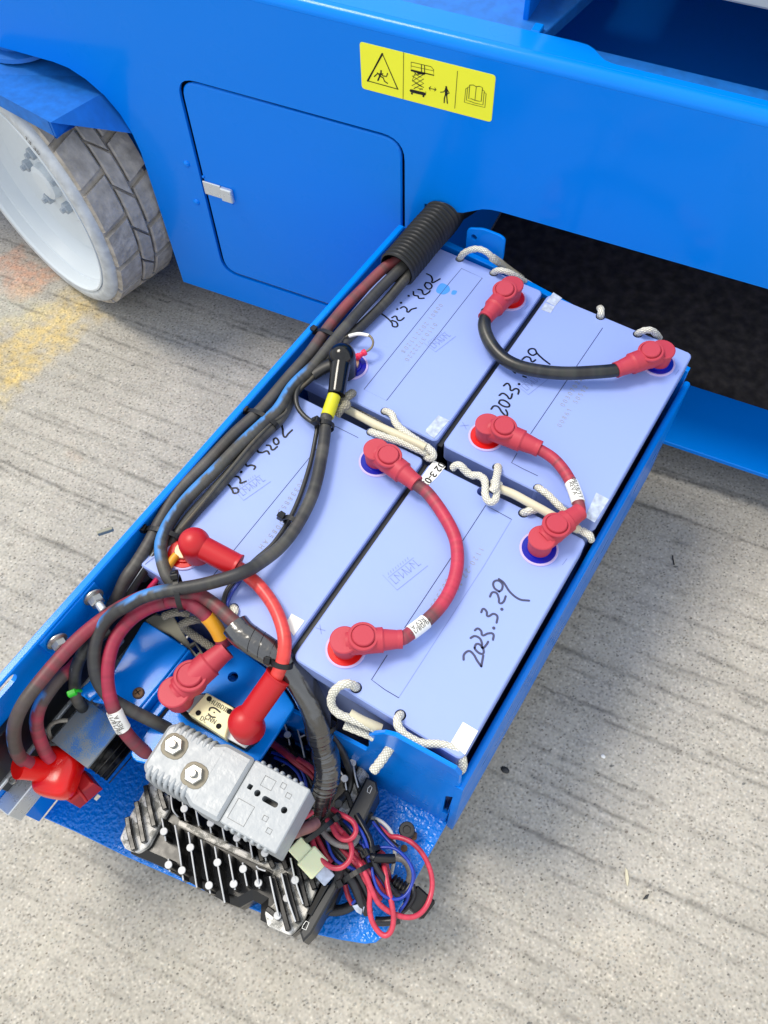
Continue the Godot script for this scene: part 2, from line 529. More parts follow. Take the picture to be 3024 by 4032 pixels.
func cloud_cover() -> ImageTexture:
	var im := Image.create(256, 128, false, Image.FORMAT_RGBA8)
	var n := noise(1.6, 4, FastNoiseLite.TYPE_SIMPLEX_SMOOTH, 31)
	for y in 128:
		for x in 256:
			var a := TAU * x / 256.0
			var e := PI * (0.5 - (y + 0.5) / 128.0)
			var d := Vector3(cos(a) * cos(e), sin(e), sin(a) * cos(e))
			var k := smoothstep(-0.35, 0.45, n.get_noise_3d(d.x, d.y * 1.6, d.z)) if e > 0.0 else 0.0
			im.set_pixel(x, y, Color(0.45, 0.46, 0.48, k * smoothstep(0.0, 0.15, e)))
	return ImageTexture.create_from_image(im)

# ---------------------------------------------------------------- ground
func ground():
	var n := 1280
	var span := 2.8
	var lo := Vector2(-1.9, -1.0)
	var rows = [[-0.05, 1.0], [0.014, 1.0], [0.244, 0.7], [0.284, 0.8], [0.345, 0.9], [0.43, 0.9], [0.466, 1.0]]
	var lay = RandomNumberGenerator.new(); lay.seed = 12
	var at_row = -0.95
	while at_row < 1.75:
		at_row += lay.randf_range(0.024, 0.05)
		rows.append([at_row, lay.randf_range(0.25, 0.85)])
	var wob := noise(2.2, 3, FastNoiseLite.TYPE_SIMPLEX_SMOOTH, 41)
	var mott := noise(2.4, 4, FastNoiseLite.TYPE_SIMPLEX_SMOOTH, 42)
	var fine := noise(190.0, 2, FastNoiseLite.TYPE_SIMPLEX_SMOOTH, 43)
	var fleck := noise(260.0, 1, FastNoiseLite.TYPE_SIMPLEX_SMOOTH, 44)
	var brush = noise(1.0, 2, FastNoiseLite.TYPE_SIMPLEX_SMOOTH, 47)
	var mid = noise(22.0, 3, FastNoiseLite.TYPE_SIMPLEX_SMOOTH, 48)
	var gone := noise(9.0, 3, FastNoiseLite.TYPE_SIMPLEX_SMOOTH, 45)
	var im := Image.create(n, n, false, Image.FORMAT_RGB8)
	var hm := Image.create(n, n, false, Image.FORMAT_L8)
	for y in n:
		var v := lo.y + span * y / n
		for x in n:
			var u := lo.x + span * x / n
			var f := fine.get_noise_2d(u, v)
			var m := mott.get_noise_2d(u, v)
			var k = 0.70 + m * 0.05 + f * 0.07 + brush.get_noise_2d(u * 3.0, v * 55.0) * 0.022 + mid.get_noise_2d(u, v) * 0.03
			var s := fleck.get_noise_2d(u, v)
			if s > 0.45: k += (s - 0.45) * 0.30
			elif s < -0.42: k += (s + 0.42) * 0.40
			var h := 0.7 + f * 0.18
			im.set_pixel(x, y, Color(k, k * 0.97, k * 0.91))
			hm.set_pixel(x, y, Color(h, h, h))
	# raked lines left by the float: soft, nearly straight, broken
	for r in rows:
		for x in n:
			var u = lo.x + span * x / n
			var v: float = r[0] + wob.get_noise_2d(u * 0.35, r[0] * 7.0) * 0.012 + wob.get_noise_2d(u * 14.0, r[0] * 7.0 + 30.0) * 0.0022
			var a: float = clampf(0.55 + gone.get_noise_2d(u * 0.45, r[0] * 11.0) * 1.1 + gone.get_noise_2d(u * 5.0, r[0] * 13.0) * 0.9, 0.0, 1.0) * r[1]
			var w: float = 0.0017 + 0.0022 * clampf(gone.get_noise_2d(u * 1.5, r[0] * 5.0 + 9.0) + 0.45, 0.0, 1.0)
			var py = int((v - lo.y) / span * n)
			for d in range(-6, 7):
				var yy = py + d
				if yy < 0 or yy >= n: continue
				var q: float = absf(lo.y + span * yy / n - v) / w
				var t: float = a * exp(-q * q * 1.1)
				if t <= 0.02: continue
				var c := im.get_pixel(x, yy)
				im.set_pixel(x, yy, c * (1.0 - 0.30 * t))
				var hh = hm.get_pixel(x, yy).r * (1.0 - 0.45 * t)
				hm.set_pixel(x, yy, Color(hh, hh, hh))
	var plain_tex := ImageTexture.create_from_image(im)
	# old road paint and rust that soaked in beside the wheel
	var marked: Image = im.duplicate()
	var stains := [
		[[Vector2(-0.8114, 0.2479), Vector2(-0.8104, 0.13)], 0.085, Color(0.86, 0.68, 0.28), 0.75],
		[[Vector2(-0.8227, 0.2892), Vector2(-0.8007, 0.1838)], 0.06, Color(0.86, 0.70, 0.30), 0.8],
		[[Vector2(-0.7781, 0.3421), Vector2(-0.7644, 0.4019)], 0.05, Color(0.84, 0.70, 0.34), 0.7],
		[[Vector2(-0.9635, 0.1297), Vector2(-0.9119, 0.109)], 0.06, Color(0.85, 0.52, 0.38), 0.8],
		[[Vector2(-0.9661, 0.0965), Vector2(-0.9213, 0.134)], 0.05, Color(0.86, 0.55, 0.40), 0.6],
		[[Vector2(-0.9384, 0.2059), Vector2(-0.8668, 0.182)], 0.06, Color(0.66, 0.70, 0.62), 0.6],
		[[Vector2(-0.5953, 0.3692), Vector2(-0.5773, 0.3733)], 0.02, Color(0.85, 0.66, 0.50), 0.5],
		[[Vector2(-0.1569, 0.2987), Vector2(-0.4698, 0.2116)], 0.5, Color(0.70, 0.66, 0.58), 0.35],
		[[Vector2(0.3438, 0.4317), Vector2(0.3522, 0.4363)], 0.02, Color(0.85, 0.85, 0.86), 0.6],
		[[Vector2(0.5155, 0.3794), Vector2(0.5315, 0.3757)], 0.05, Color(0.84, 0.82, 0.78), 0.5],
		[[Vector2(0.4241, 0.5544), Vector2(0.4619, 0.5751)], 0.06, Color(0.84, 0.79, 0.70), 0.5],
	]
	var edge := noise(14.0, 5, FastNoiseLite.TYPE_SIMPLEX_SMOOTH, 46)
	var inv := Basis(Vector3.UP, -TURN)
	for s in stains:
		var a3 := inv * Vector3(s[0][0].x, 0, s[0][0].y)
		var b3 := inv * Vector3(s[0][1].x, 0, s[0][1].y)
		var a := Vector2(a3.x, a3.z)
		var b := Vector2(b3.x, b3.z)
		var reach: float = s[1] * 1.6
		var x0 := clampi(int((minf(a.x, b.x) - reach - lo.x) / span * n), 0, n - 1)
		var x1 := clampi(int((maxf(a.x, b.x) + reach - lo.x) / span * n), 0, n - 1)
		var y0 := clampi(int((minf(a.y, b.y) - reach - lo.y) / span * n), 0, n - 1)
		var y1 := clampi(int((maxf(a.y, b.y) + reach - lo.y) / span * n), 0, n - 1)
		for y in range(y0, y1 + 1):
			for x in range(x0, x1 + 1):
				var p := lo + Vector2(x, y) * span / n
				var q := Geometry2D.get_closest_point_to_segment(p, a, b)
				var d: float = p.distance_to(q) / s[1] + edge.get_noise_2d(p.x, p.y) * 0.9
				var t: float = (1.0 - smoothstep(0.2, 1.1, d)) * s[3] * 0.36 * clampf(0.75 + edge.get_noise_2d(p.x * 4.0, p.y * 4.0 + 50.0) * 0.8, 0.0, 1.0)
				if t <= 0.01: continue
				var c := marked.get_pixel(x, y)
				var g := c.r / 0.66
				marked.set_pixel(x, y, c.lerp(Color(s[2].r * g, s[2].g * g, s[2].b * g), t))
	var ms := []
	for tx in [ImageTexture.create_from_image(marked), plain_tex]:
		var m := mat(Color.WHITE, 0.9)
		m.albedo_texture = tx
		m.heightmap_enabled = true; m.heightmap_texture = ImageTexture.create_from_image(hm); m.heightmap_scale = 0.18
		m.detail_enabled = true; m.detail_blend_mode = BaseMaterial3D.BLEND_MODE_MUL; m.detail_uv_layer = BaseMaterial3D.DETAIL_UV_2
		m.detail_albedo = grit()
		ms.append(m)
	var root := Node3D.new(); root.name = "ground"; root.rotation.y = TURN
	add_child(root, true)
	root.set_meta("kind", "structure")
	root.set_meta("label", "grey float-finished concrete with broken raked lines and old paint stains"); root.set_meta("category", "ground")
	var sheet = func(x0: float, z0: float, x1: float, z1: float, st):
		var c := [Vector3(x0, 0, z0), Vector3(x1, 0, z0), Vector3(x1, 0, z1), Vector3(x0, 0, z1)]
		for k in [0, 1, 2, 0, 2, 3]:
			st.set_uv((Vector2(c[k].x, c[k].z) - lo) / span); st.set_uv2(Vector2(c[k].x, c[k].z) / 0.31)
			st.add_vertex(c[k])
	var hi := lo + Vector2(span, span)
	var st := st_new()
	sheet.call(lo.x, lo.y, hi.x, hi.y, st)
	obj("slab", st, ms[0], root)
	st = st_new()
	sheet.call(-40.0, -40.0, lo.x, 40.0, st); sheet.call(hi.x, -40.0, 40.0, 40.0, st)
	sheet.call(lo.x, -40.0, hi.x, lo.y, st); sheet.call(lo.x, hi.y, hi.x, 40.0, st)
	obj("surround", st, ms[1], root)

func grit() -> ImageTexture:
	var n := 384
	var im := Image.create(n, n, false, Image.FORMAT_RGB8)
	var r := RandomNumberGenerator.new(); r.seed = 5
	im.fill(Color(0.955, 0.955, 0.95))
	for i in 9000:
		var g = r.randf_range(0.86, 1.0) if r.randf() < 0.86 else r.randf_range(0.62, 0.84)
		var s = r.randi_range(1, 3) if r.randf() < 0.96 else r.randi_range(3, 4)
		var x := r.randi_range(0, n - 1); var y := r.randi_range(0, n - 1)
		var w := r.randf_range(-0.02, 0.02)
		for dy in s:
			for dx in s:
				if s > 2 and (dx + dy == 0 or dx + dy == 2 * s - 2): continue
				im.set_pixel((x + dx) % n, (y + dy) % n, Color(g + w, g, g - w))
	return ImageTexture.create_from_image(im)

# ---------------------------------------------------------------- machine body
func to_machine(w: Vector3) -> Vector3:
	return Basis(Vector3.UP, -TURN) * (w - Basis(Vector3.UP, TURN) * Vector3(0, 0, OFF))

func face(arr, n: float) -> Array:
	var out := []
	for p in arr: out.append(Vector3(p.x, p.y, n))
	return out

func machine():
	var body := thing("scissor_lift", "blue steel scissor lift body with yellow warning label, hatch and pale wheel", "scissor lift", "", Basis(Vector3.UP, TURN) * Vector3(0, 0, OFF))
	body.rotation.y = TURN
	var up := Transform3D(Basis(Vector3(1, 0, 0), Vector3(0, 0, 1), Vector3(0, 1, 0)), Vector3.ZERO)   # (x, height, z) -> (u, n, y)
	var st := st_new()
	var hatch := round_corners([Vector2(-0.519, 0.1365), Vector2(-0.2027, 0.1355), Vector2(-0.2027, 0.466), Vector2(-0.517, 0.4665)], 0.03, 6)
	var outline := round_corners([Vector2(-0.61, 0.0785), Vector2(-0.1755, 0.0805), Vector2(-0.1755, 0.3829)], 0.001, 1)
	for p in [[-0.166, 0.3818], [-0.1487, 0.3812], [-0.135, 0.3822], [-0.1244, 0.3850], [-0.112, 0.392], [-0.1, 0.3985], [-0.09, 0.4012], [-0.078, 0.4022], [1.3, 0.4015], [1.3, 0.586], [-1.7, 0.586], [-1.7, 0.436], [-0.7526, 0.4363], [-0.7152, 0.4363], [-0.692, 0.4335], [-0.6684, 0.4235], [-0.645, 0.4060], [-0.6284, 0.3835], [-0.6179, 0.357], [-0.6128, 0.3266], [-0.6118, 0.27]]:
		outline.append(Vector2(p[0], p[1]))
	plate(st, outline, -0.005, 0.0, 0.0008, [hatch], up)
	obj("side_panel", st, M.blue, body)
	# rolled top edge and top flange
	st = st_new()
	var arc := []
	for i in 11:
		var a := PI / 2 * i / 10
		arc.append(Vector2(-0.012 + cos(a) * 0.012, 0.586 + sin(a) * 0.012))
	st.set_smooth_group(1)
	for i in 10:
		quad(st, Vector3(-1.7, arc[i].y, arc[i].x), Vector3(-1.7, arc[i + 1].y, arc[i + 1].x), Vector3(1.3, arc[i + 1].y, arc[i + 1].x), Vector3(1.3, arc[i].y, arc[i].x))
	st.set_smooth_group(-1)
	obj("rolled_edge", st, M.blue, body)
	st = st_new()
	var fl := PackedVector2Array([Vector2(-1.7, -0.012), Vector2(-1.7, -0.0436), Vector2(-0.03, -0.0436), Vector2(-0.019, -0.0425), Vector2(-0.011, -0.038), Vector2(-0.002, -0.029), Vector2(0.004, -0.0245), Vector2(0.012, -0.0222), Vector2(0.02, -0.0217), Vector2(1.3, -0.0217), Vector2(1.3, -0.012)])
	plate(st, fl, 0.593, 0.598, 0.0008)
	obj("top_flange", st, M.blue, body)
	st = st_new()
	box(st, Vector3(-0.02, 0.575, -0.05), Vector3(1.3, 0.590, -0.0245), 0.001)
	obj("inner_flange", st, M.blue_dusty, body)
	st = st_new()
	plate(st, [Vector2(-0.4, -0.046), Vector2(-0.075, -0.046), Vector2(-0.068, -0.07), Vector2(-0.03, -0.24), Vector2(-0.4, -0.24)], 0.574, 0.588, 0.001)
	obj("hinge_plate", st, M.blue_dusty, body)
	st = st_new()
	box(st, Vector3(-0.083, 0.588, -0.066), Vector3(-0.073, 0.594, -0.051), 0.001)
	obj("stop_block", st, M.blue, body)
	st = st_new()
	box(st, Vector3(-0.4, 0.49, -0.8), Vector3(1.3, 0.50, -0.03), 0.001)
	obj("scissor_well", st, M.dark_inside, body)
	st = st_new()
	box(st, Vector3(-0.09, 0.6605, -0.80), Vector3(1.3, 0.74, -0.049), 0.003)
	obj("platform_beam", st, M.grey_paint, body)
	st = st_new()
	box(st, Vector3(-0.1, 0.50, -0.79), Vector3(-0.094, 0.66, -0.075), 0.001)
	obj("well_side", st, M.dark_inside, body)
	st = st_new()
	box(st, Vector3(-0.093, 0.50, -0.799), Vector3(1.3, 0.66, -0.79), 0.001)
	obj("well_back", st, M.dark_inside, body)
	# hatch leaf, its latch and screws
	st = st_new()
	plate(st, inset(hatch, 0.0048), -0.005, -0.0006, 0.0016, [], up)
	var leaf = obj("hatch_door", st, M.blue, body)
	st = st_new()
	box(st, Vector3(-0.54, 0.12, -0.03), Vector3(-0.19, 0.48, -0.022), 0.001)
	obj("hatch_backing", st, M.hole, body)
	st = st_new()
	box(st, Vector3(-0.5145, 0.2895, -0.0006), Vector3(-0.4855, 0.3115, 0.002), 0.0008)
	box(st, Vector3(-0.4845, 0.2895, -0.0006), Vector3(-0.466, 0.3115, 0.006), 0.0015)
	obj("latch", st, M.zinc, leaf)
	for p in [[-0.5117, 0.3179, 0.0022], [-0.4716, 0.2850, 0.0022]]:
		st = st_new()
		lump(st, Transform3D(Basis(), Vector3(p[0], p[1], 0.0)), Vector3(p[2], p[2], 0.0016), 1.0, 6)
		obj("rivet", st, M.blue, leaf)
	for p in [[-0.535, 0.3322], [-0.5353, 0.2667]]:
		st = st_new()
		lump(st, Transform3D(Basis(), Vector3(p[0], p[1], 0.0)), Vector3(0.0052, 0.0052, 0.0034), 1.0, 8)
		obj("screw_head", st, M.blue, body)
	warning_label(body)
	# inside of the body: sill below the opening, back wall, compartment walls, wheel well
	st = st_new()
	box(st, Vector3(-0.17, 0.079, -0.115), Vector3(1.3, 0.087, 0.0), 0.001)
	obj("sill", st, M.blue, body)
	st = st_new()
	box(st, Vector3(-1.7, 0.05, -0.815), Vector3(1.3, 0.60, -0.80), 0.001)
	obj("far_wall", st, M.blue, body)
	st = st_new()
	box(st, Vector3(-0.18, 0.072, -0.79), Vector3(1.29, 0.078, -0.1155), 0.001)
	obj("belly_pan", st, M.grimy_black, body)
	st = st_new()
	box(st, Vector3(-0.192, 0.079, -0.79), Vector3(-0.182, 0.485, -0.006), 0.001)
	obj("compartment_wall", st, M.dark_inside, body)
	st = st_new()
	box(st, Vector3(-1.7, 0.05, -0.79), Vector3(-1.69, 0.58, -0.24), 0.001)
	obj("end_wall", st, M.blue, body)
	st = st_new()
	box(st, Vector3(-1.69, 0.56, -0.79), Vector3(-0.41, 0.566, -0.24), 0.001)
	obj("deck_plate", st, M.blue, body)
	st = st_new()
	box(st, Vector3(1.29, 0.05, -0.79), Vector3(1.3, 0.58, -0.006), 0.001)
	obj("end_wall", st, M.blue, body)
	st = st_new()
	box(st, Vector3(-1.7, 0.079, -0.235), Vector3(-0.604, 0.575, -0.225), 0.001)
	obj("wheel_well", st, M.dark_inside, body)
	st = st_new()
	box(st, Vector3(-0.61, 0.079, -0.224), Vector3(-0.604, 0.575, -0.006), 0.001)
	obj("wheel_well_side", st, M.dark_inside, body)
	st = st_new()
	box(st, Vector3(-1.7, 0.55, -0.224), Vector3(-0.611, 0.556, -0.006), 0.001)
	obj("wheel_well_roof", st, M.dark_inside, body)
	wheel(body)

func warning_label(body):
	var up := Transform3D(Basis(Vector3(1, 0, 0), Vector3(0, 0, 1), Vector3(0, 1, 0)), Vector3.ZERO)
	var st := st_new()
	plate(st, round_poly(-0.2552, 0.5168, -0.0994, 0.5706, 0.0035), 0.0, 0.0005, 0.0001, [], up)
	var lab = obj("warning_label", st, M.yellow, body)
	var z := Vector3(0, 0, 1)
	st = st_new()
	var tri_pts := [Vector2(-0.2283, 0.5636), Vector2(-0.2473, 0.5279), Vector2(-0.2106, 0.5273)]
	stroke(st, face([tri_pts[0], tri_pts[1], tri_pts[2], tri_pts[0], tri_pts[1]], 0.0005), 0.0021, z, 0.0003, false)
	stroke(st, face([Vector2(-0.2033, 0.571), Vector2(-0.2042, 0.5174)], 0.0005), 0.0006, z, 0.0003)
	stroke(st, face([Vector2(-0.1415, 0.5654), Vector2(-0.1424, 0.5223)], 0.0005), 0.0006, z, 0.0003)
	# tumbling figure in the triangle
	stroke(st, face([Vector2(-0.2304, 0.5441), Vector2(-0.2308, 0.5403), Vector2(-0.2324, 0.5367), Vector2(-0.2346, 0.5316)], 0.0005), 0.0017, z, 0.0003)
	stroke(st, face([Vector2(-0.2389, 0.535), Vector2(-0.2351, 0.5392), Vector2(-0.2306, 0.5403), Vector2(-0.2284, 0.5385), Vector2(-0.224, 0.5388), Vector2(-0.2226, 0.5428)], 0.0005), 0.0012, z, 0.0003, false)
	stroke(st, face([Vector2(-0.2327, 0.5375), Vector2(-0.2279, 0.5362), Vector2(-0.2266, 0.5327), Vector2(-0.223, 0.5311)], 0.0005), 0.0013, z, 0.0003, false)
	stroke(st, face([Vector2(-0.2351, 0.5403), Vector2(-0.2327, 0.5382), Vector2(-0.2284, 0.5409)], 0.0005), 0.0012, z, 0.0003, false)
	# raised platform on its scissor stack, wheeled base
	stroke(st, face([Vector2(-0.1946, 0.5624), Vector2(-0.1716, 0.5629), Vector2(-0.1686, 0.5603), Vector2(-0.1683, 0.5541), Vector2(-0.1946, 0.5539), Vector2(-0.1946, 0.5624)], 0.0005), 0.0006, z, 0.0003, false)
	stroke(st, face([Vector2(-0.1946, 0.558), Vector2(-0.1685, 0.559)], 0.0005), 0.0005, z, 0.0003)
	stroke(st, face([Vector2(-0.1827, 0.5625), Vector2(-0.1825, 0.5543)], 0.0005), 0.0009, z, 0.0003)
	stroke(st, face([Vector2(-0.179, 0.5623), Vector2(-0.1788, 0.5542)], 0.0005), 0.0009, z, 0.0003)
	stroke(st, face([Vector2(-0.1941, 0.5532), Vector2(-0.1791, 0.5534)], 0.0005), 0.0022, z, 0.0003)
	stroke(st, face([Vector2(-0.1868, 0.5522), Vector2(-0.1793, 0.553)], 0.0005), 0.0024, z, 0.0003)
	stroke(st, face([Vector2(-0.1788, 0.5539), Vector2(-0.1683, 0.554)], 0.0005), 0.0012, z, 0.0003)
	stroke(st, face([Vector2(-0.1911, 0.5527), Vector2(-0.1884, 0.5497), Vector2(-0.1797, 0.5471), Vector2(-0.1937, 0.5356), Vector2(-0.1811, 0.5345)], 0.0005), 0.0008, z, 0.0003, false)
	stroke(st, face([Vector2(-0.1846, 0.5512), Vector2(-0.1934, 0.5472), Vector2(-0.1796, 0.5419), Vector2(-0.191, 0.5331)], 0.0005), 0.0008, z, 0.0003, false)
	stroke(st, face([Vector2(-0.1895, 0.5515), Vector2(-0.1932, 0.5422), Vector2(-0.1795, 0.5371), Vector2(-0.1844, 0.5332)], 0.0005), 0.0007, z, 0.0003, false)
	stroke(st, face([Vector2(-0.1804, 0.5517), Vector2(-0.1932, 0.5411), Vector2(-0.1823, 0.5375)], 0.0005), 0.0007, z, 0.0003, false)
	stroke(st, face([Vector2(-0.1944, 0.5295), Vector2(-0.1786, 0.5298)], 0.0005), 0.0038, z, 0.0003)
	dot(st, face([Vector2(-0.1934, 0.5265)], 0.0005)[0], 0.0012, z, 0.0004)
	dot(st, face([Vector2(-0.1797, 0.5269)], 0.0005)[0], 0.0012, z, 0.0004)
	stroke(st, face([Vector2(-0.177, 0.5329), Vector2(-0.1769, 0.5302), Vector2(-0.1786, 0.5292)], 0.0005), 0.0006, z, 0.0003, false)
	# two-headed arrow
	stroke(st, face([Vector2(-0.1727, 0.5381), Vector2(-0.1656, 0.5382)], 0.0005), 0.0008, z, 0.0003)
	stroke(st, face([Vector2(-0.1713, 0.5403), Vector2(-0.1733, 0.5382), Vector2(-0.1719, 0.5361)], 0.0005), 0.0008, z, 0.0003, false)
	stroke(st, face([Vector2(-0.1666, 0.5401), Vector2(-0.165, 0.5384), Vector2(-0.1668, 0.5364)], 0.0005), 0.0008, z, 0.0003, false)
	# standing figure keeping its distance
	dot(st, face([Vector2(-0.1534, 0.5444)], 0.0005)[0], 0.0011, z, 0.0003)
	stroke(st, face([Vector2(-0.1533, 0.5422), Vector2(-0.153, 0.5359)], 0.0005), 0.0032, z, 0.0003)
	stroke(st, face([Vector2(-0.1538, 0.5415), Vector2(-0.1563, 0.5379), Vector2(-0.1597, 0.5368)], 0.0005), 0.0010, z, 0.0003, false)
	stroke(st, face([Vector2(-0.1522, 0.5419), Vector2(-0.1496, 0.5383), Vector2(-0.152, 0.5367)], 0.0005), 0.0011, z, 0.0003, false)
	stroke(st, face([Vector2(-0.1538, 0.5362), Vector2(-0.155, 0.5305), Vector2(-0.155, 0.5256)], 0.0005), 0.0013, z, 0.0003, false)
	stroke(st, face([Vector2(-0.1527, 0.5365), Vector2(-0.152, 0.5313), Vector2(-0.1513, 0.5258)], 0.0005), 0.0013, z, 0.0003, false)
	# open book of pages
	stroke(st, face([Vector2(-0.127, 0.5533), Vector2(-0.123, 0.5544), Vector2(-0.1195, 0.5534), Vector2(-0.1162, 0.5547), Vector2(-0.1126, 0.5541), Vector2(-0.1128, 0.5383), Vector2(-0.117, 0.5377), Vector2(-0.1202, 0.5377), Vector2(-0.1239, 0.5384), Vector2(-0.127, 0.5378), Vector2(-0.127, 0.5533)], 0.0005), 0.0007, z, 0.0003, false)
	stroke(st, face([Vector2(-0.1195, 0.5534), Vector2(-0.1199, 0.5377)], 0.0005), 0.0006, z, 0.0003)
	stroke(st, face([Vector2(-0.1274, 0.5512), Vector2(-0.1292, 0.5501), Vector2(-0.1295, 0.5352), Vector2(-0.1253, 0.5352), Vector2(-0.1199, 0.5345), Vector2(-0.1105, 0.5348), Vector2(-0.1103, 0.5511), Vector2(-0.112, 0.5514)], 0.0005), 0.0006, z, 0.0003, false)
	stroke(st, face([Vector2(-0.1294, 0.549), Vector2(-0.1311, 0.5484), Vector2(-0.1317, 0.5323), Vector2(-0.1197, 0.5322), Vector2(-0.1081, 0.5324), Vector2(-0.108, 0.5486), Vector2(-0.1098, 0.5491)], 0.0005), 0.0006, z, 0.0003, false)
	obj("pictogram", st, M.black_print, lab)

func wheel(body):
	var w := Node3D.new(); w.name = "wheel"; body.add_child(w, true)
	w.position = Vector3(-0.845, 0.2077, 0.0376); w.rotation.y = -0.3106
	var ax := Transform3D(Basis(Vector3(1, 0, 0), Vector3(0, 0, 1), Vector3(0, -1, 0)), Vector3.ZERO)   # lathe axis -> outward
	var st = st_new()
	lathe(st, [Vector2(0.1755, -0.004), Vector2(0.178, -0.0008), Vector2(0.184, 0.0), Vector2(0.190, -0.001), Vector2(0.1955, -0.0035), Vector2(0.1990, -0.008), Vector2(0.1992, -0.0125)], ax, 72)
	obj("sidewall", st, M.sidewall, w)
	st = st_new()
	turned(st, [Vector2(0.1992, -0.0125), Vector2(0.1998, -0.0145), Vector2(0.1998, -0.115), Vector2(0.192, -0.124), Vector2(0.15, -0.126), Vector2(0.14, -0.12)], ax, 72)
	obj("tyre", st, M.tyre, w)
	st = st_new()
	turned(st, [Vector2(0.176, -0.003), Vector2(0.1755, 0.0002), Vector2(0.1725, 0.0002), Vector2(0.170, -0.004), Vector2(0.1685, -0.020), Vector2(0.1655, -0.022), Vector2(0.158, -0.042)], ax, 80)
	lathe(st, [Vector2(0.158, -0.042), Vector2(0.150, -0.050), Vector2(0.138, -0.054), Vector2(0.130, -0.055)], ax, 80)
	turned(st, [Vector2(0.130, -0.055), Vector2(0.127, -0.052), Vector2(0.075, -0.052), Vector2(0.072, -0.048), Vector2(0.0, -0.048)], ax, 64)
	obj("rim", st, M.rim, w)
	st = st_new()
	lathe(st, [Vector2(0.03, -0.048), Vector2(0.028, -0.036), Vector2(0.02, -0.033), Vector2(0.0, -0.033)], ax, 24, false)
	obj("hub", st, M.rim, w)
	for k in 5:
		var a = TAU * k / 5 - 0.75
		st = st_new()
		lathe(st, [Vector2(0.0095, -0.048), Vector2(0.0095, -0.038), Vector2(0.005, -0.037), Vector2(0.0045, -0.031), Vector2(0.0, -0.031)], Transform3D(ax.basis, Vector3(cos(a) * 0.048, sin(a) * 0.048, 0)), 6, false)
		obj("lug_nut", st, M.grey_paint, w)
	# tread: shoulder, centre and inner rows, staggered
	var pitch := TAU / 19
	var rows = [[-0.0125, -0.056, 0.0, 0.84, 0.0035, 0.0, 0.16], [-0.0590, -0.0815, 0.5, 0.90, 0.0, 0.0, -0.42], [-0.0848, -0.121, 0.62, 0.84, 0.0, 0.004, 0.16]]
	for r in rows:
		st = st_new()
		var half: float = pitch * r[3] / 2.0
		var n := 4
		var ring := func(k: int, z: float, rad: float) -> Vector3:
			var a: float = -half + 2.0 * half * k / n + pitch * r[6] * ((z - r[0]) / (r[1] - r[0]) - 0.5)
			return Vector3(cos(a) * rad, sin(a) * rad, z)
		var ro := 0.2077
		var b := 0.0022
		for k in n:
			for q in [[r[0] - b, r[1] + b, ro, ro], [r[0], r[0] - b, ro - b - r[4], ro], [r[1] + b, r[1], ro, ro - b - r[5]], [r[0], r[0], 0.1980, ro - b - r[4]], [r[1], r[1], ro - b - r[5], 0.1980]]:
				var p := [ring.call(k, q[0], q[2]), ring.call(k + 1, q[0], q[2]), ring.call(k + 1, q[1], q[3]), ring.call(k, q[1], q[3])]
				var out := Vector3(1, 0, 0) if q[0] != q[1] else Vector3(0, 0, 1.0 if q[0] == r[0] else -1.0)
				facing(st, p[0], p[1], p[2], out); facing(st, p[0], p[2], p[3], out)
		for e in [0, n]:
			var s := -1.0 if e == 0 else 1.0
			var p := [ring.call(e, r[0], 0.1980), ring.call(e, r[0], ro - b), ring.call(e, r[0] - b, ro), ring.call(e, r[1] + b, ro), ring.call(e, r[1], ro - b), ring.call(e, r[1], 0.1980)]
			for k in range(1, 5): facing(st, p[0], p[k], p[k + 1], Vector3(0, s, 0))
		var mesh := done(st)
		for k in 19:
			var o = obj("tread_block", mesh, M.tyre, w)
			o.rotation.z = pitch * (k + r[2])
	words("size_mark", "13 30", 0.012, M.grey_print, w, Vector3(cos(0.9) * 0.187, sin(0.9) * 0.187, 0.0006), Vector3(sin(0.9), -cos(0.9), 0), Vector3(0, 0, 1))
	# steering yoke plate over the wheel
	var yoke := Node3D.new(); yoke.name = "steering_yoke"; body.add_child(yoke, true)
	var a0 = to_machine(Vector3(-0.6542, 0.404, 0.0386))
	var b0 = to_machine(Vector3(-0.6537, 0.418, 0.1322))
	var c0 = to_machine(Vector3(-0.8319, 0.42, 0.1184))
	var a1 = a0 + (a0 - b0) * 0.6
	var d0 = Vector3(c0.x, c0.y, a1.z - 0.05)
	var dn = Vector3(0, -0.022, 0)
	st = st_new()
	facing(st, a1, b0, c0, Vector3.UP); facing(st, a1, c0, d0, Vector3.UP)
	facing(st, a1 + dn, b0 + dn, c0 + dn, Vector3.DOWN); facing(st, a1 + dn, c0 + dn, d0 + dn, Vector3.DOWN)
	facing(st, b0, c0, c0 + dn, Vector3(0, 0, 1)); facing(st, b0, c0 + dn, b0 + dn, Vector3(0, 0, 1))
	facing(st, c0, d0, d0 + dn, Vector3(-1, 0, 0)); facing(st, c0, d0 + dn, c0 + dn, Vector3(-1, 0, 0))
	obj("yoke_plate", st, M.blue_dusty, yoke)
	st = st_new()
	var c = to_machine(Vector3(-0.8107, 0.42, 0.0584))
	turned(st, [Vector2(0.060, 0.4182), Vector2(0.058, 0.423), Vector2(0.044, 0.426), Vector2(0.044, 0.53), Vector2(0, 0.53)], Transform3D(Basis(), Vector3(c.x, 0, c.z - 0.046)), 32)
	obj("kingpin", st, M.blue_dusty, yoke)
	st = st_new()
	var ed = [b0 + Vector3(0, -0.024, 0), to_machine(Vector3(-0.6627, 0.388, 0.0907)), to_machine(Vector3(-0.6458, 0.366, 0.0549)), to_machine(Vector3(-0.6277, 0.352, 0.0335))]
	ed.append(ed[3] + (ed[3] - ed[2]) * 1.0)
	ed.append(a1)
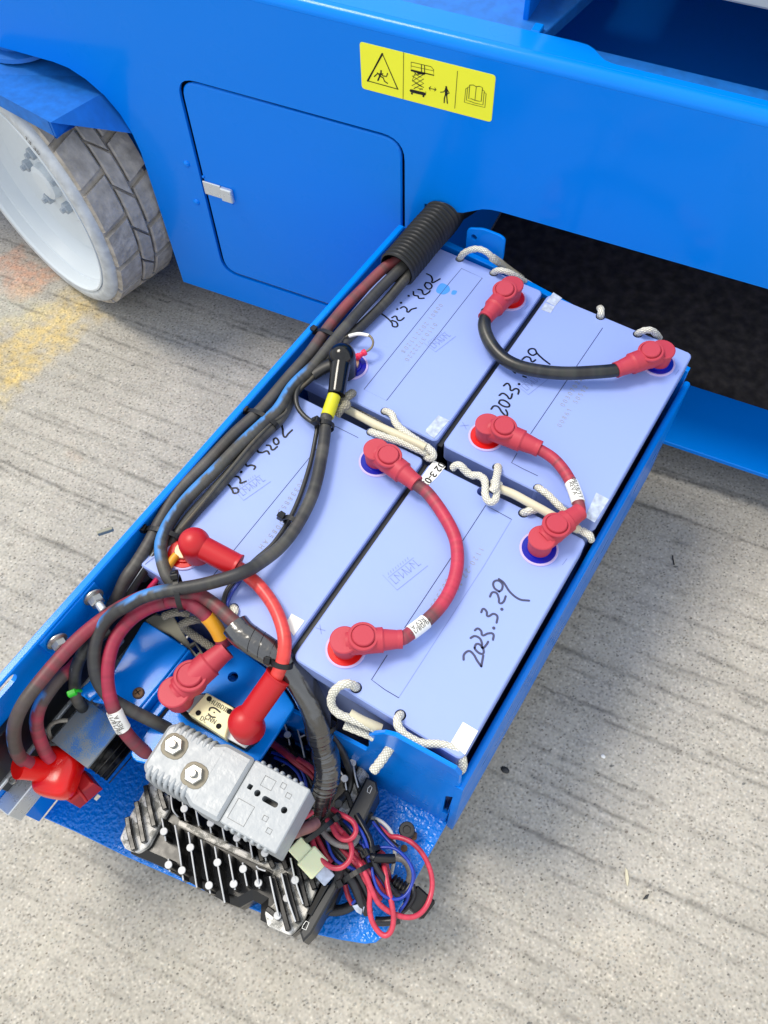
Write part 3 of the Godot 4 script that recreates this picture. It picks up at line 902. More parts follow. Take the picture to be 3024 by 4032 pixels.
	for off in [0.0, -0.004]:
		var sh = Vector3(off, 0, 0)
		for k in range(0, 5): facing(st, b0 + sh, ed[k] + sh, ed[k + 1] + sh, Vector3(1.0 if off == 0.0 else -1.0, 0.2, 0))
	for k in range(0, 4):
		facing(st, ed[k], ed[k + 1], ed[k + 1] + Vector3(-0.004, 0, 0), Vector3(0, -1, 0)); facing(st, ed[k], ed[k + 1] + Vector3(-0.004, 0, 0), ed[k] + Vector3(-0.004, 0, 0), Vector3(0, -1, 0))
	obj("yoke_end", st, M.blue_dusty, yoke)

# ---------------------------------------------------------------- tray
func tray():
	var t := thing("battery_tray", "swung-out blue steel tray carrying four batteries and the charger", "battery tray", "", Vector3(0, 0.081, 0.4))
	var st := st_new()
	var sq := [Vector2(-0.1723, 0.7433), Vector2(-0.1654, 0.7434), Vector2(-0.1664, 0.7499), Vector2(-0.1726, 0.7501)]
	var fr := PackedVector2Array([Vector2(-0.196, -0.008), Vector2(-0.2065, 0.797), Vector2(-0.165, 0.789), Vector2(-0.1, 0.779), Vector2(-0.005, 0.761), Vector2(0.06, 0.746), Vector2(0.128, 0.731), Vector2(0.156, 0.7205), Vector2(0.182, 0.709), Vector2(0.191, 0.702), Vector2(0.195, 0.692), Vector2(0.1955, 0.56), Vector2(0.1955, -0.008)])
	plate(st, fr, 0.0805, 0.085, 0.001, [PackedVector2Array(sq)])
	obj("floor_plate", st, M.blue_rough, t)
	st = st_new()
	# right wall with a rolled top
	var pr := [Vector2(0.1955, 0.085), Vector2(0.1955, 0.280)]
	for i in 9:
		var a := PI - PI * i / 8
		pr.append(Vector2(0.1995 + cos(a) * 0.004, 0.281 + sin(a) * 0.004))
	pr.append(Vector2(0.2035, 0.07)); pr.append(Vector2(0.1965, 0.07))
	for i in pr.size() - 1:
		st.set_smooth_group(1 if i > 0 and i < pr.size() - 3 else -1)
		var a: Vector2 = pr[i]
		var b: Vector2 = pr[i + 1]
		var out := Vector3(-(b.y - a.y), b.x - a.x, 0)
		facing(st, Vector3(a.x, a.y, -0.008), Vector3(b.x, b.y, -0.008), Vector3(b.x, b.y, 0.556), out)
		facing(st, Vector3(a.x, a.y, -0.008), Vector3(b.x, b.y, 0.556), Vector3(a.x, a.y, 0.556), out)
	st.set_smooth_group(-1)
	for z in [-0.008, 0.556]:
		for i in range(1, pr.size() - 1): facing(st, Vector3(pr[0].x, pr[0].y, z), Vector3(pr[i].x, pr[i].y, z), Vector3(pr[i + 1].x, pr[i + 1].y, z), Vector3(0, 0, z - 0.2))
	obj("right_wall", st, M.blue, t)
	# left wall: a tall sheet with a top lip, slightly splayed, slotted near its front
	var wx := Transform3D(Basis(Vector3(-0.0118, 0, 0.99993), Vector3(0.99993, 0, 0.0118), Vector3(0, 1, 0)), Vector3(-0.2028, 0, 0))   # x runs forward, height is inward, z is up
	var slot := PackedVector2Array()
	for i in 9: slot.append(Vector2(0.703 + cos(PI / 2 + PI * i / 8) * 0.0062, 0.341 + sin(PI / 2 + PI * i / 8) * 0.0062))
	slot.append(Vector2(0.77, 0.3348)); slot.append(Vector2(0.77, 0.3472))
	st = st_new()
	plate(st, [Vector2(-0.012, 0.085), Vector2(0.803, 0.085), Vector2(0.803, 0.20), Vector2(0.86, 0.27), Vector2(0.86, 0.351), Vector2(0.01, 0.351), Vector2(0.0, 0.349), Vector2(-0.008, 0.343), Vector2(-0.012, 0.333)], 0.0, 0.0045, 0.0005, [slot], wx)
	obj("left_wall", st, M.blue, t)
	st = st_new()
	box(st, Vector3(0.004, -0.001, 0.3512), Vector3(0.86, 0.0075, 0.3565), 0.0014, wx)
	obj("wall_lip", st, M.blue, t)
	st = st_new()
	box(st, Vector3(0.0008, 0.0856, 0.002), Vector3(0.0066, 0.333, 0.2585), 0.0005)
	box(st, Vector3(0.0010, 0.0856, 0.287), Vector3(0.0070, 0.333, 0.5435), 0.0005)
	obj("foam_spacer", st, M.black_rubber, t)
	# back wall with a lifting tab
	st = st_new()
	plate(st, [Vector2(-0.195, 0.085), Vector2(0.195, 0.085), Vector2(0.195, 0.30), Vector2(-0.06, 0.335), Vector2(-0.195, 0.343)], -0.016, -0.009, 0.001, [], Transform3D(Basis(Vector3(1, 0, 0), Vector3(0, 0, 1), Vector3(0, 1, 0)), Vector3.ZERO))
	obj("back_wall", st, M.blue, t)
	st = st_new()
	var tb := [Vector2(-0.1179, 0.3715), Vector2(-0.0961, 0.3802), Vector2(-0.073, 0.3805), Vector2(-0.0659, 0.3773), Vector2(-0.0656, 0.3417), Vector2(-0.0977, 0.3235), Vector2(-0.1183, 0.3291)]
	var th := [Vector2(-0.1075, 0.3625)]
	plate(st, round_corners(tb, 0.006), -0.0195, -0.0165, 0.0006, [disc_poly(th[0], 0.0042, 14)], Transform3D(Basis(Vector3(1, 0, 0), Vector3(0, 0, 1), Vector3(0, 1, 0)), Vector3.ZERO))
	obj("lifting_tab", st, M.blue, t)
	# divider in front of the batteries, raised on its right
	var dv := [Vector2(0.1025, 0.305), Vector2(0.1202, 0.3399), Vector2(0.1315, 0.3502), Vector2(0.1917, 0.3425), Vector2(0.1975, 0.3298), Vector2(0.1992, 0.2797), Vector2(0.1924, 0.0655)]
	var dp := PackedVector2Array([Vector2(-0.188, 0.0855), Vector2(-0.188, 0.235), Vector2(0.096, 0.235), Vector2(0.1, 0.25)])
	for p in dv: dp.append(p)
	dp[dp.size() - 1] = Vector2(dp[dp.size() - 1].x, 0.0855)
	var sl := [Vector2(0.1875, 0.2191), Vector2(0.1949, 0.2309), Vector2(0.193, 0.1327), Vector2(0.1872, 0.1337)]
	st = st_new()
	plate(st, dp, -0.0, 0.004, 0.0012, [PackedVector2Array(sl)], Transform3D(Basis(Vector3(0.9972, 0, -0.0748), Vector3(0.0748, 0, 0.9972), Vector3(0, 1, 0)), Vector3(0.0004, 0, 0.566)))
	obj("divider", st, M.blue, t)
	# angle bracket bolted to the left wall
	st = st_new()
	plate(st, [Vector2(0.586, 0.3515), Vector2(0.664, 0.3515), Vector2(0.662, 0.30), Vector2(0.586, 0.305)], 0.0045, 0.0085, 0.0008, [], wx)
	obj("angle_bracket", st, M.blue, t)
	for p in [Vector2(0.6509, 0.3382), Vector2(0.5972, 0.3403)]:
		var xf := Transform3D(Basis(Vector3(0, 1, 0), Vector3(0.94, 0.1, 0.3).normalized(), Vector3(0, 0, 1)).orthonormalized(), Vector3(-0.1985, p.y, p.x))
		st = st_new()
		turned(st, [Vector2(0, 0), Vector2(0.0105, 0), Vector2(0.0105, 0.0015), Vector2(0.008, 0.003), Vector2(0, 0.003)], xf, 20)
		lathe(st, [Vector2(0.0078, 0.003), Vector2(0.0076, 0.0095), Vector2(0.0065, 0.0105), Vector2(0, 0.0105)], xf, 6, false)
		var nut = obj("flange_nut", st, M.steel, t)
		st = st_new()
		var pf := []
		for i in 9: pf.append(Vector2(0.0042 if i % 2 == 0 else 0.0035, 0.0105 + i * 0.0011))
		pf.append(Vector2(0, 0.0195))
		lathe(st, pf, xf, 14)
		obj("thread", st, M.zinc, nut)
	# telescopic slide along the inside of the left wall
	for r in [["slide_channel", 0.0046, 0.0115, 0.236, 0.300, 0.52, 0.80, M.black_plastic], ["slide_member", 0.0046, 0.0138, 0.229, 0.2345, 0.60, 0.797, M.zinc], ["slide_rib", 0.0046, 0.008, 0.2035, 0.228, 0.55, 0.79, M.black_plastic], ["slide_rail", 0.0046, 0.0245, 0.168, 0.202, 0.55, 0.807, M.zinc]]:
		st = st_new()
		box(st, Vector3(r[5], r[1], r[3]), Vector3(r[6], r[2], r[4]), 0.001, wx)
		obj(r[0], st, r[7], t)
	st = st_new()
	var rv := Vector3(-0.1922, 0.236, 0.7763)
	turned(st, [Vector2(0.0042, -0.001), Vector2(0.004, 0.0012), Vector2(0.0022, 0.0014), Vector2(0.002, 0.0), Vector2(0, 0.0)], Transform3D(Basis(), rv), 14)
	obj("rail_rivet", st, M.steel, t)

# ---------------------------------------------------------------- batteries
func battery(x0: float, z0: float, label: String, holes: Array, plus: Vector2, minus: Vector2) -> Node3D:
	var b := thing("battery", label, "battery", "batteries in the tray", Vector3(x0 + 0.0924, 0.0855, z0 + 0.13))
	var st := st_new()
	var rim := round_poly(x0, z0, x0 + 0.1848, z0 + 0.26, 0.0065, 5)
	var cut := []
	for h in holes: cut.append(disc_poly(h, 0.0056, 14))
	plate(st, rim, TOP - 0.024, TOP, 0.0013, cut)
	obj("lid", st, M.lid, b)
	st = st_new()
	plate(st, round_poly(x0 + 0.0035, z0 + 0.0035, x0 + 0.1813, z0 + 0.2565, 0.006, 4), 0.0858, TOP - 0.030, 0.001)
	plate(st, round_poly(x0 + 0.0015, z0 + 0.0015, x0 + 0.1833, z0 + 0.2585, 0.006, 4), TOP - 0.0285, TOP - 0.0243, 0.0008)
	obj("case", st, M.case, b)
	for h in [[plus, M.ring_red], [minus, M.ring_blue]]:
		var xf := Transform3D(Basis(), Vector3(h[0].x, TOP, h[0].y))
		st = st_new()
		turned(st, [Vector2(0.0198, 0.0), Vector2(0.0198, 0.0012), Vector2(0.0190, 0.0018), Vector2(0.0176, 0.0018)], xf, 36)
		var rg = obj("terminal", st, M.ring_rim, b)
		st = st_new()
		turned(st, [Vector2(0.0176, 0.0016), Vector2(0.0172, 0.0022), Vector2(0.0125, 0.0022), Vector2(0.012, 0.0045), Vector2(0.0095, 0.0045)], xf, 36)
		obj("colour_ring", st, h[1], rg)
		st = st_new()
		turned(st, [Vector2(0.0095, 0.001), Vector2(0.0095, 0.0075), Vector2(0.0088, 0.008), Vector2(0, 0.008)], xf, 24)
		obj("post", st, M.post, rg)
	return b

func marks(b, called, m, w: float, lines: Array, dots := [], soft := true):
	var st := st_new()
	for l in lines: stroke(st, l, w, Vector3.UP, 0.0003, soft)
	for d in dots: dot(st, d, w * 0.75)
	obj(called, st, m, b)

func on_lid(arr) -> Array:
	var out := []
	for p in arr: out.append(Vector3(p.x, TOP, p.y))
	return out

func patch(b, called, m, pts, y := TOP):
	var st := st_new()
	plate(st, pts, y + 0.0001, y + 0.0006, 0.0001)
	return obj(called, st, m, b)

func emblem(b, at: Vector2, dir: Vector2, k := 1.0):
	# small raised maker's block: outline with a row of upright bars and a line of tiny letters
	var st := st_new()
	var x := Vector3(dir.x, 0, dir.y).normalized()
	var z := x.cross(Vector3.UP)
	var o := Vector3(at.x, TOP, at.y)
	var pt = func(a: float, c: float) -> Vector3: return o + x * a * k + z * c * k
	stroke(st, [pt.call(0, 0), pt.call(0.034, 0)], 0.0005, Vector3.UP, 0.0003)
	stroke(st, [pt.call(0, 0), pt.call(0, -0.0185)], 0.0003, Vector3.UP, 0.0003)
	for i in 7:
		var a := 0.003 + i * 0.0042
		stroke(st, [pt.call(a, -0.005), pt.call(a, -0.012)], 0.0007, Vector3.UP, 0.0003)
		stroke(st, [pt.call(a, -0.005 if i % 2 == 0 else -0.012), pt.call(a + 0.0026, -0.005 if i % 3 == 0 else -0.0085)], 0.0006, Vector3.UP, 0.0003)
	stroke(st, [pt.call(0.002, -0.0135), pt.call(0.03, -0.0135)], 0.0004, Vector3.UP, 0.0003)
	for i in 9:
		stroke(st, [pt.call(0.004 + i * 0.0027, -0.0152), pt.call(0.0048 + i * 0.0027, -0.0172)], 0.0005, Vector3.UP, 0.0003)
	obj("emblem", st, M.emboss, b)

func serial(b, text, from: Vector2, to: Vector2, size := 0.0075):
	var d := Vector3(to.x - from.x, 0, to.y - from.y)
	words("serial_number", text, size, M.serial, b, Vector3((from.x + to.x) / 2, TOP + 0.0003, (from.y + to.y) / 2) - b.position, d, Vector3.UP)

func batteries():
	var a := battery(-0.1848, 0.0, "back left lavender battery under the black boot, blue paint smear on its lid", [Vector2(-0.1149, 0.0039), Vector2(-0.0666, 0.0039), Vector2(-0.0699, 0.2531)], Vector2(-0.0291, 0.0319), Vector2(-0.1376, 0.2189))
	var b := battery(0.0075, 0.0, "back right lavender battery beside the dark opening, white sticker on its far corner", [Vector2(0.1255, 0.0051), Vector2(0.0765, 0.0022), Vector2(0.0727, 0.2545), Vector2(0.1219, 0.2551)], Vector2(0.0435, 0.2255), Vector2(0.1629, 0.0338))
	var c := battery(-0.1845, 0.2854, "front left lavender battery, crossed by the black cable and the bright red cable", [Vector2(-0.0682, 0.2852), Vector2(-0.0715, 0.5338)], Vector2(-0.1504, 0.511), Vector2(-0.0418, 0.3152))
	var d := battery(0.0078, 0.2854, "front right lavender battery with pen date running up beside the blue tray wall", [Vector2(0.0734, 0.2895), Vector2(0.1225, 0.2903), Vector2(0.0758, 0.5382), Vector2(0.1245, 0.5388)], Vector2(0.0467, 0.5116), Vector2(0.1552, 0.3195))
	# moulded panel outlines
	marks(a, "panel_line", M.groove, 0.0006, [on_lid([Vector2(-0.1055, 0.0465), Vector2(-0.1047, 0.0173), Vector2(-0.0748, 0.0184), Vector2(-0.0765, 0.2398), Vector2(-0.1069, 0.2396), Vector2(-0.1055, 0.0465)])], [], false)
	marks(b, "panel_line", M.groove, 0.0007, [on_lid([Vector2(0.0864, 0.0173), Vector2(0.0832, 0.1968)]), on_lid([Vector2(0.0824, 0.2279), Vector2(0.083, 0.2414), Vector2(0.0971, 0.242), Vector2(0.1143, 0.2418)])], [], false)
	marks(c, "panel_line", M.groove, 0.0006, [on_lid([Vector2(-0.1067, 0.2993), Vector2(-0.1102, 0.5169), Vector2(-0.0955, 0.5209)]), on_lid([Vector2(-0.1067, 0.2993), Vector2(-0.0764, 0.2991)])], [], false)
	marks(d, "panel_line", M.groove, 0.0007, [on_lid([Vector2(0.1156, 0.3034), Vector2(0.0983, 0.3027), Vector2(0.0847, 0.3026), Vector2(0.0847, 0.3515)]), on_lid([Vector2(0.0842, 0.3737), Vector2(0.0834, 0.4634)]), on_lid([Vector2(0.0837, 0.4961), Vector2(0.0839, 0.5243), Vector2(0.0997, 0.5259), Vector2(0.1147, 0.5258)])], [], false)
	marks(d, "panel_edge", M.emboss, 0.0004, [on_lid([Vector2(0.1147, 0.5258), Vector2(0.1169, 0.3659), Vector2(0.1156, 0.3034)])], [], false)
	# plus and minus marks
	for m in [[b, [Vector2(0.0116, 0.2218), Vector2(0.0198, 0.2277), Vector2(0.012, 0.2276), Vector2(0.0194, 0.2219)]], [d, [Vector2(0.0113, 0.5038), Vector2(0.0179, 0.5109), Vector2(0.0099, 0.5084), Vector2(0.0193, 0.5063)]]]:
		marks(m[0], "plus_mark", M.emboss, 0.0006, [on_lid([m[1][0], m[1][1]]), on_lid([m[1][2], m[1][3]])])
	for m in [[a, [Vector2(-0.006, 0.0384), Vector2(-0.0055, 0.0295)]], [b, [Vector2(0.1866, 0.0392), Vector2(0.1875, 0.0309)]], [d, [Vector2(0.1834, 0.3235), Vector2(0.1843, 0.3149)]]]:
		marks(m[0], "minus_mark", M.emboss, 0.0006, [on_lid(m[1])])
	emblem(a, Vector2(-0.0648, 0.1501), Vector2(0.25, -0.97), 1.0)
	emblem(b, Vector2(0.0565, 0.1503), Vector2(0.28, -0.96), 1.05)
	emblem(c, Vector2(-0.1366, 0.4294), Vector2(0.3, -0.95), 1.05)
	emblem(d, Vector2(0.0563, 0.4334), Vector2(0.3, -0.95), 1.2)
	serial(a, "0 1 1 0  3 7 2 2 2 2 0", Vector2(-0.0868, 0.1179), Vector2(-0.0875, 0.1731))
	serial(a, "2 0 2 2  1 1 2 0 8", Vector2(-0.0963, 0.1179), Vector2(-0.0977, 0.1684))
	serial(a, "0 0 8 0 1", Vector2(-0.0964, 0.0867), Vector2(-0.0963, 0.1052))
	serial(b, "0 0 3 0 7 0 2 2", Vector2(0.0959, 0.1392), Vector2(0.0964, 0.1048))
	serial(b, "5 0 5 1 2", Vector2(0.106, 0.1368), Vector2(0.1072, 0.1034))
	serial(b, "0 0 8 6 1", Vector2(0.1052, 0.168), Vector2(0.1051, 0.1485))
	serial(c, "0 0 3 3 8 8 5 5", Vector2(-0.0965, 0.384), Vector2(-0.0957, 0.4134))
	serial(c, "1 3 0 0 8 5  A H", Vector2(-0.0859, 0.4258), Vector2(-0.0877, 0.4574))
	serial(d, "0 0 2 3 8 5", Vector2(0.0942, 0.4035), Vector2(0.0949, 0.4243))
	serial(d, "1 1 2 0 - 2 2 - 1 1", Vector2(0.1055, 0.3628), Vector2(0.1058, 0.3885))
	# dates written by hand with a marker
	marks(d, "handwritten_date", M.ink_pale, 0.0022, [
		on_lid([Vector2(0.1479, 0.4622), Vector2(0.1457, 0.4573), Vector2(0.148, 0.4519), Vector2(0.1534, 0.4526), Vector2(0.1592, 0.4562), Vector2(0.1653, 0.4592)]), on_lid([Vector2(0.1653, 0.4592), Vector2(0.1634, 0.4536), Vector2(0.1617, 0.4487)]),
		on_lid([Vector2(0.151, 0.4463), Vector2(0.1505, 0.4422), Vector2(0.1535, 0.4408), Vector2(0.1586, 0.4431), Vector2(0.1607, 0.4469), Vector2(0.1578, 0.4486), Vector2(0.1528, 0.4476), Vector2(0.151, 0.4463)]),
		on_lid([Vector2(0.1429, 0.4396), Vector2(0.1452, 0.4358), Vector2(0.1505, 0.4353), Vector2(0.155, 0.4389), Vector2(0.1573, 0.4425), Vector2(0.1591, 0.4373), Vector2(0.159, 0.4341)]),
		on_lid([Vector2(0.1426, 0.4306), Vector2(0.144, 0.4274), Vector2(0.1482, 0.4281), Vector2(0.1513, 0.4312), Vector2(0.155, 0.4267), Vector2(0.1594, 0.4247), Vector2(0.1621, 0.43)]),
		on_lid([Vector2(0.1388, 0.4109), Vector2(0.1387, 0.4066), Vector2(0.1429, 0.4075), Vector2(0.1461, 0.4112), Vector2(0.1497, 0.4061), Vector2(0.154, 0.4063), Vector2(0.1567, 0.4127)]),
		on_lid([Vector2(0.1381, 0.3918), Vector2(0.138, 0.3865), Vector2(0.1419, 0.3851), Vector2(0.1465, 0.389), Vector2(0.1495, 0.393), Vector2(0.152, 0.3899), Vector2(0.1511, 0.3833)]),
		on_lid([Vector2(0.1433, 0.3823), Vector2(0.1372, 0.3812), Vector2(0.1338, 0.3764), Vector2(0.1362, 0.3724), Vector2(0.1419, 0.3734), Vector2(0.1444, 0.3787), Vector2(0.1433, 0.3823)]),
		on_lid([Vector2(0.1365, 0.3703), Vector2(0.1422, 0.3713), Vector2(0.153, 0.3773), Vector2(0.1642, 0.3792), Vector2(0.1729, 0.3756)])], on_lid([Vector2(0.157, 0.419), Vector2(0.1544, 0.3976)]))
	marks(b, "handwritten_date", M.ink, 0.0022, [
		on_lid([Vector2(0.0303, 0.1897), Vector2(0.0309, 0.1844), Vector2(0.0355, 0.1829), Vector2(0.0425, 0.1873), Vector2(0.0505, 0.1904)]), on_lid([Vector2(0.0505, 0.1904), Vector2(0.0482, 0.1851), Vector2(0.0448, 0.1823)]),
		on_lid([Vector2(0.0335, 0.1778), Vector2(0.0332, 0.1735), Vector2(0.0379, 0.1715), Vector2(0.0448, 0.1736), Vector2(0.0453, 0.177), Vector2(0.0397, 0.1791), Vector2(0.0335, 0.1778)]),
		on_lid([Vector2(0.0289, 0.1681), Vector2(0.031, 0.1635), Vector2(0.0365, 0.164), Vector2(0.0415, 0.1661), Vector2(0.0405, 0.1586)]),
		on_lid([Vector2(0.0267, 0.1536), Vector2(0.0288, 0.1483), Vector2(0.0332, 0.1503), Vector2(0.0371, 0.1551), Vector2(0.0403, 0.1501), Vector2(0.0442, 0.1501), Vector2(0.0463, 0.1556)]),
		on_lid([Vector2(0.0258, 0.1288), Vector2(0.0296, 0.1305)]), on_lid([Vector2(0.0392, 0.1299), Vector2(0.0429, 0.1295)]),
		on_lid([Vector2(0.0271, 0.1083), Vector2(0.0291, 0.1026), Vector2(0.0336, 0.1018), Vector2(0.0385, 0.1055), Vector2(0.0406, 0.1011)]),
		on_lid([Vector2(0.0376, 0.0914), Vector2(0.0344, 0.0968), Vector2(0.0282, 0.0951), Vector2(0.0276, 0.0901), Vector2(0.0322, 0.0873), Vector2(0.0376, 0.0914), Vector2(0.0472, 0.0955), Vector2(0.0575, 0.0984)])], on_lid([Vector2(0.0406, 0.1425)]))
	marks(a, "handwritten_date", M.ink, 0.0021, [
		on_lid([Vector2(-0.1375, 0.0473), Vector2(-0.1309, 0.048), Vector2(-0.126, 0.0526), Vector2(-0.1241, 0.0566), Vector2(-0.121, 0.0518), Vector2(-0.1188, 0.0463)]),
		on_lid([Vector2(-0.1306, 0.0605), Vector2(-0.1293, 0.0657), Vector2(-0.1223, 0.0684), Vector2(-0.1208, 0.063), Vector2(-0.1254, 0.0592), Vector2(-0.1306, 0.0605)]),
		on_lid([Vector2(-0.1332, 0.0757), Vector2(-0.1286, 0.0742), Vector2(-0.1226, 0.0789), Vector2(-0.1193, 0.0734), Vector2(-0.1193, 0.0696)]),
		on_lid([Vector2(-0.1362, 0.0816), Vector2(-0.1324, 0.0862), Vector2(-0.1277, 0.0849), Vector2(-0.1247, 0.0874), Vector2(-0.1195, 0.0841)]),
		on_lid([Vector2(-0.1358, 0.1129), Vector2(-0.1336, 0.1087), Vector2(-0.1288, 0.1094), Vector2(-0.1249, 0.1137), Vector2(-0.1233, 0.1078), Vector2(-0.1193, 0.1026)]),
		on_lid([Vector2(-0.1365, 0.1311), Vector2(-0.1339, 0.1267), Vector2(-0.1282, 0.1307), Vector2(-0.125, 0.1288), Vector2(-0.1239, 0.1236)]),
		on_lid([Vector2(-0.1342, 0.1348), Vector2(-0.128, 0.1345), Vector2(-0.1239, 0.1394), Vector2(-0.1283, 0.142), Vector2(-0.1323, 0.1379), Vector2(-0.1423, 0.134), Vector2(-0.1511, 0.1321), Vector2(-0.159, 0.131)])], on_lid([Vector2(-0.1374, 0.0906), Vector2(-0.1395, 0.105), Vector2(-0.1382, 0.1161)]))
	marks(c, "handwritten_date", M.ink, 0.0022, [
		on_lid([Vector2(-0.1598, 0.3275), Vector2(-0.1544, 0.3328), Vector2(-0.1464, 0.3405), Vector2(-0.1456, 0.3343), Vector2(-0.1447, 0.3282)]),
		on_lid([Vector2(-0.1552, 0.3491), Vector2(-0.1537, 0.3463), Vector2(-0.148, 0.3493), Vector2(-0.1482, 0.353), Vector2(-0.1523, 0.3526), Vector2(-0.1552, 0.3491)]),
		on_lid([Vector2(-0.1572, 0.3596), Vector2(-0.1535, 0.3581), Vector2(-0.1481, 0.3612), Vector2(-0.146, 0.355)]),
		on_lid([Vector2(-0.164, 0.3685), Vector2(-0.1598, 0.3714), Vector2(-0.1555, 0.3697), Vector2(-0.1523, 0.3654), Vector2(-0.1478, 0.3674)]),
		on_lid([Vector2(-0.1639, 0.3901), Vector2(-0.1594, 0.3925), Vector2(-0.1561, 0.3894), Vector2(-0.1512, 0.3887), Vector2(-0.1504, 0.3921)]),
		on_lid([Vector2(-0.1635, 0.4105), Vector2(-0.159, 0.4087), Vector2(-0.1544, 0.4111), Vector2(-0.1527, 0.4139), Vector2(-0.1487, 0.4088)]),
		on_lid([Vector2(-0.1559, 0.4233), Vector2(-0.1519, 0.4209), Vector2(-0.1479, 0.4236), Vector2(-0.1507, 0.4275), Vector2(-0.1546, 0.4254), Vector2(-0.1609, 0.4225), Vector2(-0.1683, 0.4218)])], on_lid([Vector2(-0.1639, 0.378), Vector2(-0.1601, 0.4021)]))
	# stickers
	patch(a, "white_sticker", M.worn_label, [Vector2(-0.0157, 0.2275), Vector2(-0.0019, 0.2277), Vector2(-0.0042, 0.2573), Vector2(-0.0165, 0.2547), Vector2(-0.0179, 0.2507)])
	patch(b, "white_sticker", M.worn_label, [Vector2(0.0112, -0.0043), Vector2(0.0244, -0.0013), Vector2(0.0231, 0.0148), Vector2(0.0105, 0.0142)])
	patch(b, "torn_sticker", M.worn_label, [Vector2(0.0103, 0.0158), Vector2(0.0232, 0.0159), Vector2(0.0235, 0.028), Vector2(0.011, 0.0283)])
	patch(b, "white_sticker", M.worn_label, [Vector2(0.1764, 0.2288), Vector2(0.1915, 0.2296), Vector2(0.1903, 0.2626), Vector2(0.1791, 0.2619)])
	patch(c, "white_sticker", M.white_label, [Vector2(-0.0188, 0.5088), Vector2(-0.0036, 0.5084), Vector2(-0.0036, 0.5266), Vector2(-0.0179, 0.5205)])
	patch(d, "white_sticker", M.white_label, [Vector2(0.1766, 0.5144), Vector2(0.1922, 0.5144), Vector2(0.1926, 0.5394), Vector2(0.1764, 0.5365)])
	var tag1 = patch(d, "date_sticker", M.white_label, [Vector2(0.0099, 0.2821), Vector2(0.0247, 0.2823), Vector2(0.024, 0.297), Vector2(0.0229, 0.3032), Vector2(0.0207, 0.314), Vector2(0.0095, 0.3097)])
	var p0 := Vector3(0.0195, 0.34, 0.287)
	var p1 := Vector3(0.0174, 0.34, 0.3096)
	words("date_print", "02 3-03", 0.0108, M.black_print, tag1, (p0 + p1) / 2 + Vector3(0, 0.0008, 0) - d.position + d.position, p1 - p0, Vector3.UP, "Droid Sans", true)
	patch(a, "paint_smear", M.paint_splash, round_corners([Vector2(-0.1143, 0.0502), Vector2(-0.103, 0.051), Vector2(-0.0979, 0.0569), Vector2(-0.101, 0.0676), Vector2(-0.1124, 0.0684), Vector2(-0.1153, 0.0598)], 0.008), TOP - 0.0004)
	patch(a, "paint_fleck", M.paint_splash, round_corners([Vector2(-0.0966, 0.0546), Vector2(-0.0903, 0.0524), Vector2(-0.0894, 0.0598), Vector2(-0.0944, 0.0622)], 0.004), TOP - 0.0004)

# ---------------------------------------------------------------- cables
# skin of a cable: own colour, grime in patches, paint overspray on the side that faced the gun
func skin(base: Color, grime: Color, amount := 0.5, spray := [], gun := Vector3(-0.5, 0.75, -0.4)) -> Callable:
	var g := gun.normalized()
	return func(t: float, d: Vector3, p: Vector3) -> Color:
		var k := smoothstep(-0.25, 0.35, dirt.get_noise_3dv(p * 14.0) * 0.9 + dirt.get_noise_3dv(p * 130.0) * 0.35 + (amount - 0.5) * 0.9)
		var c := base.lerp(grime, k)
		c = c * (0.9 + 0.2 * dirt.get_noise_3dv(p * 260.0))
		for s in spray:
			if t > s[0] and t < s[1]:
				var f: float = minf(1.0, minf(t - s[0], s[1] - t) * 30.0)
				var q: float = d.dot(g) + dirt.get_noise_3dv(p * 60.0) * 0.4
				c = c.lerp(Color(0.04, 0.20, 0.52), smoothstep(0.55, 0.72, q) * f)
		return c

func fade(a: Color, b: Color, until: float) -> Callable:
	var sk = skin(b, b * 1.5, 0.4)
	return func(t: float, d: Vector3, p: Vector3) -> Color:
		var k = smoothstep(until * 0.6, until * 1.5, t + dirt.get_noise_3dv(p * 30.0) * 0.12)
		return a.lerp(b, clampf(dirt.get_noise_3dv(p * 70.0) * 0.8 + 0.25, 0.0, 1.0)).lerp(sk.call(t, d, p), k)

func run(called, pts, rad, sk, m, parent = null, sides := 16, step := 0.004):
	var st := st_new()
	tube(st, spline(pts, step), rad, sides, sk)
	return obj(called, st, m, parent)

